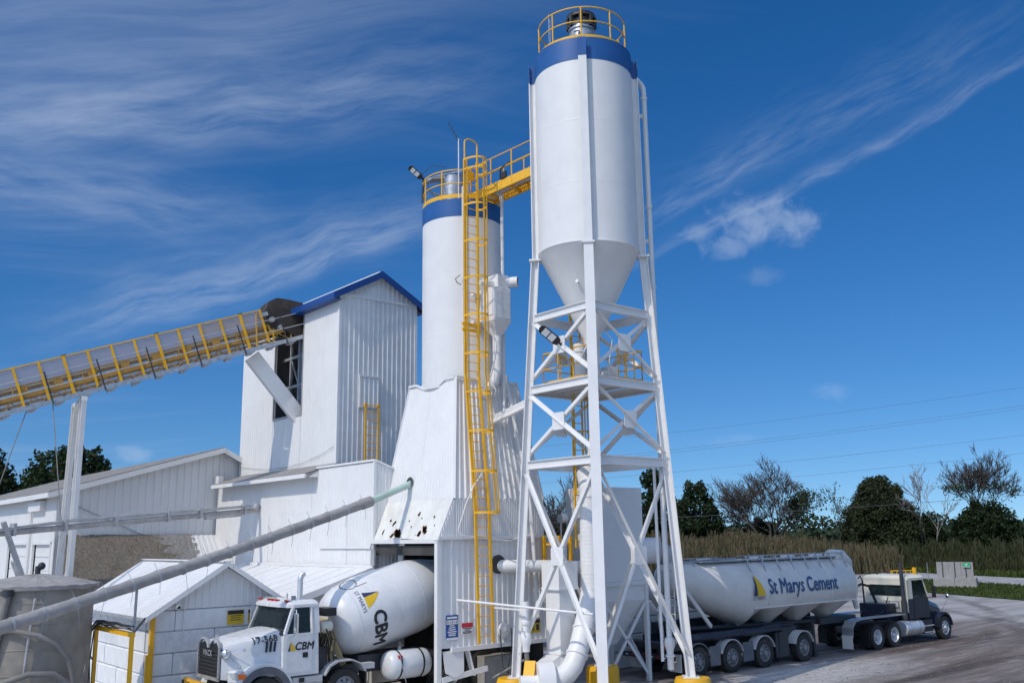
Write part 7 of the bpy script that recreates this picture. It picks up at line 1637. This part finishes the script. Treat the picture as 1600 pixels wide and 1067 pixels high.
# ================================================================ vegetation
def quads_mesh(name, mat, C, A_, B_):
    """many separate leaf quads from centre and half-axes arrays"""
    n = len(C); V = np.empty((n, 4, 3), np.float32)
    V[:, 0] = C - A_ - B_; V[:, 1] = C + A_ - B_; V[:, 2] = C + A_ + B_; V[:, 3] = C - A_ + B_
    me = bpy.data.meshes.new(name); me.vertices.add(n * 4); me.vertices.foreach_set('co', V.reshape(-1))
    me.loops.add(n * 4); me.loops.foreach_set('vertex_index', np.arange(n * 4, dtype=np.int32))
    me.polygons.add(n); me.polygons.foreach_set('loop_start', np.arange(0, n * 4, 4, dtype=np.int32))
    me.materials.append(MATS[mat]); me.update(calc_edges=True); return me
def leaf_axes(rng, n, size, flat=0.0, droop=0.0):
    d = rng.normal(size=(n, 3)); d /= np.linalg.norm(d, axis=1)[:, None] + 1e-9
    e = rng.normal(size=(n, 3)); e -= d * (d * e).sum(1)[:, None]; e /= np.linalg.norm(e, axis=1)[:, None] + 1e-9
    s = size * rng.uniform(0.55, 1.3, n)[:, None]
    return (d * s).astype(np.float32), (e * s * 0.55).astype(np.float32)
def foliage(parent, name, mat, blobs, per, size, seed, shell=0.55):
    rng = np.random.default_rng(seed); P = []
    for (c, r) in blobs:
        n = int(per * r[0] * r[2]); d = rng.normal(size=(n, 3)); d /= np.linalg.norm(d, axis=1)[:, None]
        k = rng.uniform(shell, 1.04, n)[:, None] ** 0.8
        lump = 1 + 0.16 * np.sin(d[:, :1] * 5 + seed) * np.cos(d[:, 2:] * 6 + c[0]) + 0.08 * rng.normal(size=(n, 1))
        P.append(np.array(c) + d * k * lump * np.array(r))
    P = np.concatenate(P).astype(np.float32); a, b = leaf_axes(rng, len(P), size)
    me = quads_mesh(name, mat, P, a, b); o = bpy.data.objects.new(name, me); COL.objects.link(o); o.parent = parent; return o
def tree_thing(name, label, X, Y, group):
    o = bpy.data.objects.new(name, None); COL.objects.link(o); o.location = (X, Y, 0); ORG[o.name] = (0, 0, 0); return tag(o, label, 'tree', group)
def branches(mb, rng, p, d, L, r, depth, tips, spread=0.55, gravity=0.0, minr=0.034, kids=(2, 4)):
    n = 4; pts = [p]; rs = [r]; q = p.copy(); dd = d.copy()
    for i in range(n):
        dd = (dd + Vector((rng.gauss(0, .12), rng.gauss(0, .12), rng.gauss(0.02, .08) - gravity))).normalized(); q = q + dd * (L / n); pts.append(q.copy()); rs.append(max(minr * 0.8, r * (1 - 0.5 * (i + 1) / n)))
    mb.path(pts, rs, 5 if r > 0.05 else 3, False)
    if depth == 0: tips.append((q, dd)); return
    k = rng.randint(*kids)
    for i in range(k):
        f = rng.uniform(0.35, 1.0) if i else 1.0; idx = min(n, max(1, int(round(f * n)))); b = pts[idx]
        ax = Vector((rng.gauss(0, 1), rng.gauss(0, 1), rng.gauss(0, .5))).normalized(); nd = (dd + ax * spread * rng.uniform(.6, 1.3) + Vector((0, 0, 0.12 - gravity))).normalized()
        branches(mb, rng, b, nd, L * rng.uniform(.58, .82), max(minr, rs[idx] * rng.uniform(.55, .75)), depth - 1, tips, spread, gravity, minr, kids)
def bare_tree(label, X, Y, H, seed, depth=5, trunk=0.25, forks=3, spread=0.55, bark='bark', leaves=None, trunkH=0.25, group='trees beyond the yard', width=1.0, kids=(2, 3), name='bare_tree', nleaf=900, lsize=0.12):
    t = tree_thing(name, label, X, Y, group); rng = random.Random(seed); mb = MB(); tips = []
    top = Vector((rng.gauss(0, .2), rng.gauss(0, .2), H * trunkH)); mb.path([Vector((0, 0, -0.2)), top * 0.5 + Vector((0.05, 0, 0)), top], [trunk * 1.15, trunk, trunk * 0.85], 8)
    for i in range(forks):
        a = 2 * math.pi * i / forks + rng.uniform(-.4, .4); k = 0.25 + 0.5 * rng.random(); d = Vector((math.cos(a) * k * width, math.sin(a) * k * width, 1)).normalized()
        branches(mb, rng, top, d, H * (1 - trunkH) * 0.42, trunk * 0.62, depth, tips, spread, kids=kids)
    tk = mb.build('trunk', bark, t, 60)
    zmax = max(p[2] for p in mb.v); s = H / zmax; tk.scale = (s, s, s)
    if leaves:
        nrng = np.random.default_rng(seed); sel = [q for q, d in tips if leaves[1](q * s)]
        if sel:
            C_ = np.array([tuple(q * s) for q in sel], np.float32); idx = nrng.integers(0, len(C_), nleaf); P = C_[idx] + nrng.normal(scale=0.35, size=(nleaf, 3)).astype(np.float32)
            a, b = leaf_axes(nrng, nleaf, lsize); me = quads_mesh('crown', leaves[0], P, a, b); o = bpy.data.objects.new('crown', me); COL.objects.link(o); o.parent = t
    return t
def full_tree(label, X, Y, H, W, seed, mat='leaf_dark', name='leafy_tree', per=230, size=0.15, blobs=30, base=0.12, group='trees beyond the yard', cone=False, spikes=45):
    t = tree_thing(name, label, X, Y, group); rng = random.Random(seed); bl = []
    for i in range(blobs):
        f = (i + 0.5) / blobs; z = H * (base + (1 - base) * f * 0.93); 
        prof = (1 - f) ** 0.75 * 1.05 + 0.10 if cone else math.sin(math.pi * min(1, 0.18 + 0.80 * f)) ** 0.7
        R_ = W / 2 * prof; a = rng.uniform(0, 6.28); k = rng.uniform(0.25, 0.75) * R_; rr = max(0.35, R_ * rng.uniform(0.26, 0.58))
        bl.append(((k * math.cos(a), k * math.sin(a), z), (rr, rr, rr * (0.6 if cone else 0.75))))
    for i in range(spikes):
        a = rng.uniform(0, 6.28); f = rng.uniform(0.15, 1.0); R_ = W / 2 * math.cos(f * 1.45) ** 0.8 * 0.98; z = H * (0.12 + 0.84 * f)
        q = rng.uniform(0.3, 0.75); bl.append(((R_ * math.cos(a), R_ * math.sin(a), z), (q, q, q * rng.uniform(0.8, 1.8))))
    foliage(t, 'crown', mat, bl, per, size, seed)
    if cone: foliage(t, 'inner_crown', mat, [((0, 0, H * 0.35), (W * 0.33, W * 0.33, H * 0.33)), ((0, 0, H * 0.62), (W * 0.2, W * 0.2, H * 0.3))], per * 0.35, size * 1.3, seed + 1, 0.2)
    mb = MB(); mb.path([(0, 0, -0.2), (0.1, 0, H * 0.3), (0, 0.1, H * 0.6), (0, 0, H * 0.85)], [W * .035 + .06, W * .03 + .05, W * .02 + .03, 0.03], 7)
    for i in range(7):
        a = rng.uniform(0, 6.28); z = H * rng.uniform(.25, .7); mb.path([(0, 0, z), (W * .16 * math.cos(a), W * .16 * math.sin(a), z + H * .06), (W * .32 * math.cos(a), W * .32 * math.sin(a), z + H * .1)], [0.07, 0.05, 0.02], 5)
    mb.build('trunk', 'bark', t, 60); return t
# right of the silos
full_tree('dark leafy tree half hidden behind the tall silo leg', 19.9, 135, 14.6, 9.0, 11)
full_tree('round dark leafy tree just right of the tall silo', 24.9, 130, 12.2, 7.6, 12, name='leafy_tree')
bare_tree('large nearly bare spreading tree with green leaves on its right side', 34.3, 128, 15.6, 21, 5, 0.40, 5, 0.62, leaves=('leaf_mid', lambda q: q.x > 3.0 and q.z < 10.5), trunkH=0.24, width=2.3, kids=(3, 5), nleaf=1500, lsize=0.13)
bare_tree('small thin bare tree left of the big cedar', 51.0, 150, 12.2, 22, 4, 0.13, 2, 0.4, trunkH=0.3, width=0.7, leaves=('leaf_mid', lambda q: True), nleaf=350)
full_tree('broad dark cedar standing above the reeds behind the tractor', 52.4, 135, 12.9, 11.2, 13, 'leaf_cedar', 'cedar_tree', per=330, size=0.13, blobs=70, base=0.08, cone=False, spikes=90)
bare_tree('dead forked tree with pale trunk beside the cedar', 57.6, 132, 14.8, 23, 5, 0.24, 2, 0.5, 'pale_bark', trunkH=0.12, width=1.5, kids=(2, 3), name='dead_tree')
bare_tree('tallest bare tree with sparse leaves at the far right', 66.6, 135, 17.2, 24, 5, 0.26, 4, 0.55, leaves=('leaf_mid', lambda q: q.z < 11), trunkH=0.34, width=0.8, kids=(3, 4), nleaf=700)
full_tree('wide low dark tree at the foot of the tallest bare tree', 65.2, 131, 8.8, 11.0, 14)
full_tree('low dark bush behind the dead forked tree', 60.5, 142, 7.0, 9.5, 15, name='bush')
full_tree('low dark bush under the big spreading bare tree', 35.4, 136, 7.0, 6.0, 16, name='bush')
full_tree('small dark bush left of the round tree seen past the silo leg', 29.0, 140, 6.4, 6.0, 18, name='bush')
bare_tree('bare tree seen between the hood and the tall silo leg', 3.6, 110, 12.6, 25, 5, 0.22, 4, 0.5, trunkH=0.18, width=1.1, kids=(3, 4))
full_tree('dark bush below the bare tree seen through the silo legs', 5.0, 116, 7.4, 6.5, 17, name='bush')
full_tree('wide dark bush seen low between the silo legs', 11.5, 122, 6.2, 8.0, 19, name='bush')
# behind the warehouse
full_tree('dark leafy tree at the left edge behind the warehouse roof', -48.2, 85, 13.8, 8.5, 31, 'leaf_dark', group='trees behind the warehouse')
full_tree('taller thin-topped leafy tree behind the conveyor stay cable', -45.0, 90, 14.0, 8.5, 32, 'leaf_mid', group='trees behind the warehouse', per=160)
full_tree('broad leafy tree behind the conveyor columns', -39.2, 84, 13.9, 11.5, 33, 'leaf_dark', group='trees behind the warehouse')
full_tree('low leafy tree behind the warehouse ridge', -35.2, 88, 11.6, 10.0, 34, 'leaf_dark', group='trees behind the warehouse')

def berm():
    nx, ny = 40, 12; vs = []; fs = []
    for j in range(ny + 1):
        for i in range(nx + 1):
            x = -5 + 60 * i / nx; y = 112 + 40 * j / ny
            h = 1.9 * math.sin(math.pi * min(1, j / ny * 1.2)) ** 1 * max(0, min(1, (44 - x) / 10)) * max(0, min(1, (x + 5) / 8)) if j / ny * 1.2 < 1 else 0.0
            vs.append((x, y, h + 0.05 * math.sin(x * .9 + y) - 0.02))
    for j in range(ny):
        for i in range(nx): k = j * (nx + 1) + i; fs.append((k, k + 1, k + nx + 2, k + nx + 1))
    me = MB().add(vs, fs).mesh('embankment', 'field_earth', smooth=60); o = bpy.data.objects.new('embankment', me); COL.objects.link(o); tag(o, kind='structure')
berm()
def bermh(x, y):
    j = (y - 112) / 40 * 1.2
    return np.where((j > 0) & (j < 1), 1.9 * np.sin(np.pi * np.clip(j, 0, 1)) * np.clip((44 - x) / 10, 0, 1) * np.clip((x + 5) / 8, 0, 1), 0)
def blades(name, label, mat, X, Y, Z0, h, w, seed, cat='reeds', lean=0.18):
    rng = np.random.default_rng(seed); n = len(X)
    P = np.stack([X, Y, Z0 + h / 2], 1).astype(np.float32); ax = rng.normal(scale=lean, size=(n, 3)); ax[:, 2] = 1; ax *= (h / 2)[:, None]
    ang = rng.uniform(0, 6.28, n); sd_ = np.stack([np.cos(ang), np.sin(ang) * 0.4, np.zeros(n)], 1) * w[:, None]
    me = quads_mesh(name, mat, P, sd_.astype(np.float32), ax.astype(np.float32)); o = bpy.data.objects.new(name, me); COL.objects.link(o)
    return tag(o, label, cat, kind='stuff')
def reeds():
    rng = np.random.default_rng(41); n = 26000
    x = rng.uniform(-2, 46, n); y = rng.uniform(112.5, 128, n); h = rng.uniform(1.6, 3.0, n) * (1 + 0.16 * np.sin(x * .7 + np.sin(y)) + .14 * np.sin(x * 1.9 + y * 1.3) * np.sin(x * .23 + 1) + .10 * np.sin(x * 4.1))
    blades('tan_reeds', 'tall brownish reeds on the bank behind the tanker', 'reed_tan', x, y, bermh(x, y), h, rng.uniform(.03, .075, n), 1)
    n = 30000; t_ = rng.uniform(0, 1, n); far = np.array([[50.5, 100], [45.3, 125]]); 
    ex = 82 - 36 * t_ ; ey = 60 + 66 * t_
    ex = np.interp(t_, [0, .3, .62, 1], [84, 67, 53.4, 45.6]); ey = np.interp(t_, [0, .3, .62, 1], [42, 71, 99, 128])
    back = rng.uniform(0.8, 24, n) ** 1.0; x = ex + back * 0.9; y = ey + back * 0.5
    h = rng.uniform(1.6, 3.2, n) * np.clip(0.25 + back / 5, 0.2, 1) * (1 + 0.18 * np.sin(x * .9 + y * .4) + 0.15 * np.sin(x * 2.3 - y * 1.1))
    blades('green_reeds', 'dense dark green reeds beyond the gravel road', 'reed_green', x, y, np.zeros(n), h, rng.uniform(.03, .08, n), 2)
    # verge grass
    import itertools
    def inside(px, py, poly):
        c = np.zeros(len(px), bool); j = len(poly) - 1
        for i in range(len(poly)):
            xi, yi = poly[i]; xj, yj = poly[j]; m = ((yi > py) != (yj > py)) & (px < (xj - xi) * (py - yi) / (yj - yi + 1e-9) + xi); c ^= m; j = i
        return c
    n = 60000; x = rng.uniform(33, 62, n); y = rng.uniform(44, 99, n); k = inside(x, y, VERGE); x, y = x[k], y[k]; n = len(x)
    blades('verge_grass', 'short green grass on the verge beside the gravel road', 'grass_blade', x, y, np.zeros(n) + .01, rng.uniform(.05, .22, n), rng.uniform(.02, .05, n), 3, 'grass', 0.4)
    n = 5000; x = np.interp(rng.uniform(0, 1, n), [0, 1], [45.4, 52]) ; t_ = rng.uniform(0, 1, n); x = np.interp(t_, [0, .3, .62, 1], [83.6, 66.6, 53, 45.2]) + rng.uniform(0, 1.6, n); y = np.interp(t_, [0, .3, .62, 1], [42, 71, 99, 128])
    blades('roadside_grass', 'strip of green grass at the foot of the reeds', 'grass_blade', x, y, np.zeros(n) + .01, rng.uniform(.2, .7, n), rng.uniform(.03, .08, n), 4, 'grass', 0.4)
reeds()
def far_woods():
    rng = np.random.default_rng(77); P = []; 
    for (x0, x1, y, h, n) in ((-250, 420, 330, 8.2, 26000), (-200, 300, 260, 6.0, 9000), (90, 420, 420, 12, 9000)):
        x = rng.uniform(x0, x1, n); prof = h * (0.80 + 0.16 * np.sin(x * .11) + 0.10 * np.sin(x * .37 + 2) + 0.06 * np.sin(x * 1.1)); z = prof * rng.uniform(0, 1, n) ** 0.7
        P.append(np.stack([x, y + rng.uniform(-6, 6, n) + (1 - z / h) * -3, z], 1))
    P = np.concatenate(P).astype(np.float32); a, b = leaf_axes(rng, len(P), 0.75)
    me = quads_mesh('far_wood', 'leaf_far', P, a, b); o = bpy.data.objects.new('far_wood', me); COL.objects.link(o); tag(o, 'dark line of distant woods along the horizon', 'woods', kind='stuff')
far_woods()

# ================================================================ small things out in the yard
def barrier():
    t = thing('site_board', 'weathered grey plywood board on concrete blocks beside the gravel road', 'board', (0, 0, 0), rot=0, grid=False)
    t.location = (38.8, 84.6, 0.0); t.rotation_euler.z = R(-35)
    for i in range(2): MB().box(-1.75 + 1.76 * i, -0.01 + 1.76 * i, -0.35, 0.35, 0.0, 0.85).build('concrete_block', 'plain_concrete', t, bevel=0.03)
    for i in range(3): MB().prism([(-1.45 + 1.0 * i, -0.05, 0.86), (-0.47 + 1.0 * i, -0.05, 0.86), (-0.47 + 1.0 * i, 0.10, 2.2), (-1.45 + 1.0 * i, 0.10, 2.2)], (0, 0.03, 0)).build('plywood_panel', 'plywood', t)
    for x in (-0.95, 0.05, 0.95): MB().beam((x, -0.07, 0.8), (x, 0.09, 2.25), 0.09, 0.03, (0, 1, 0)).build('batten', 'dark_steel', t)
    MB().box(0.75, 1.35, -0.12, -0.09, 1.75, 2.15).build('green_panel', 'sign_green', t)
    MB().prism([(0.93, -0.121, 2.05), (1.17, -0.121, 2.05), (1.05, -0.121, 1.90)], (0, -0.005, 0)).box(0.78, 1.32, -0.126, -0.121, 1.77, 1.81).build('white_mark', 'ink_white', t)
barrier()
def gate():
    t = thing('yellow_gate', 'yellow tubular gate with a thick yellow post beyond the tractor cab', 'gate', (0, 0, 0), rot=0, grid=False)
    t.location = (38.9, 93.3, 0.0); t.rotation_euler.z = R(4)
    MB().cyl((0, 0, 0), (0, 0, 1.45), 0.20, n=16).build('post', 'yellow_paint', t, 40)
    m = MB()
    for z in (0.55, 1.15): m.cyl((-0.1, 0, z), (-2.3, 0.1, z), 0.05, n=8)
    for i in range(5): m.cyl((-0.5 - 0.45 * i, 0.05, 0.55), (-0.35 - 0.45 * i, 0.05, 1.15), 0.035, n=6)
    m.build('bar', 'yellow_paint', t); MB().cyl((-2.3, 0.1, 0), (-2.3, 0.1, 1.2), 0.05, n=8).build('end_post', 'yellow_paint', t)
    o = solo(MB().cyl((0, 0, 0), (0, 0, 1.9), 0.035, n=6), 'marker_post', 'galvanised', 'thin grey marker post beside the yellow gate post', 'post', (0, 0, 0), rot=0, grid=False); o.location = (39.9, 92.6, 0)
gate()
def wires():
    L = [((-20, 102, 12.3), (70, 98, 21.3), 'topmost thin power line crossing the sky right of the silo'), ((-20, 102, 10.6), (70, 98, 19.3), 'upper wire of the close pair of power lines'), ((-20, 102, 10.35), (70, 98, 18.95), 'lower wire of the close pair of power lines'),
         ((-20, 102, 8.9), (70, 98, 15.9), 'middle power line passing just above the bare tree tops'), ((-20, 102, 7.6), (70, 98, 13.9), 'power line crossing the crowns of the bare trees'), ((-20, 104, 5.6), (72, 100, 9.2), 'lowest dark wire crossing in front of the trees')]
    for i, (a, b, lab) in enumerate(L):
        a, b = Vector(a), Vector(b); pts = [a.lerp(b, k / 24) - Vector((0, 0, 0.9 * 4 * (k / 24) * (1 - k / 24))) + Vector((0, 0, 0.55)) for k in range(25)]
        o = solo(MB().path(pts, 0.014 if i < 5 else 0.03, 4), 'power_line', 'wire', lab, 'wire', (0, 0, 0), 'overhead power lines', rot=0, grid=False)
wires()

def stones():
    """loose gravel on the open yard"""
    rng = np.random.default_rng(5); n = 2200; u = rng.uniform(26, 62, n); v = 24 - np.abs(rng.normal(0, 9, n)) + rng.uniform(-2, 0, n); k = (u > 46) | (v < 21.6); u, v = u[k], v[k]; n = len(u)
    s = rng.gamma(2.0, 0.006, n) + 0.008; V = []; F = []
    for i in range(n):
        a = rng.uniform(0, 6.28); x = [(math.cos(a + j * 1.571) * s[i] * rng.uniform(.7, 1.3), math.sin(a + j * 1.571) * s[i] * rng.uniform(.7, 1.3)) for j in range(4)]
        p = GW(u[i], v[i], 0); o = len(V); V += [(p.x + q[0], p.y + q[1], -0.004) for q in x] + [(p.x + q[0] * .5, p.y + q[1] * .5, s[i] * rng.uniform(.7, 1.2)) for q in x]
        F += [(o, o + 1, o + 5, o + 4), (o + 1, o + 2, o + 6, o + 5), (o + 2, o + 3, o + 7, o + 6), (o + 3, o, o + 4, o + 7), (o + 4, o + 5, o + 6, o + 7)]
    me = MB().add(V, F).mesh('gravel', 'stone'); o = bpy.data.objects.new('gravel', me); COL.objects.link(o)
    tag(o, 'loose grey stones scattered over the open yard', 'gravel', kind='stuff')
stones()
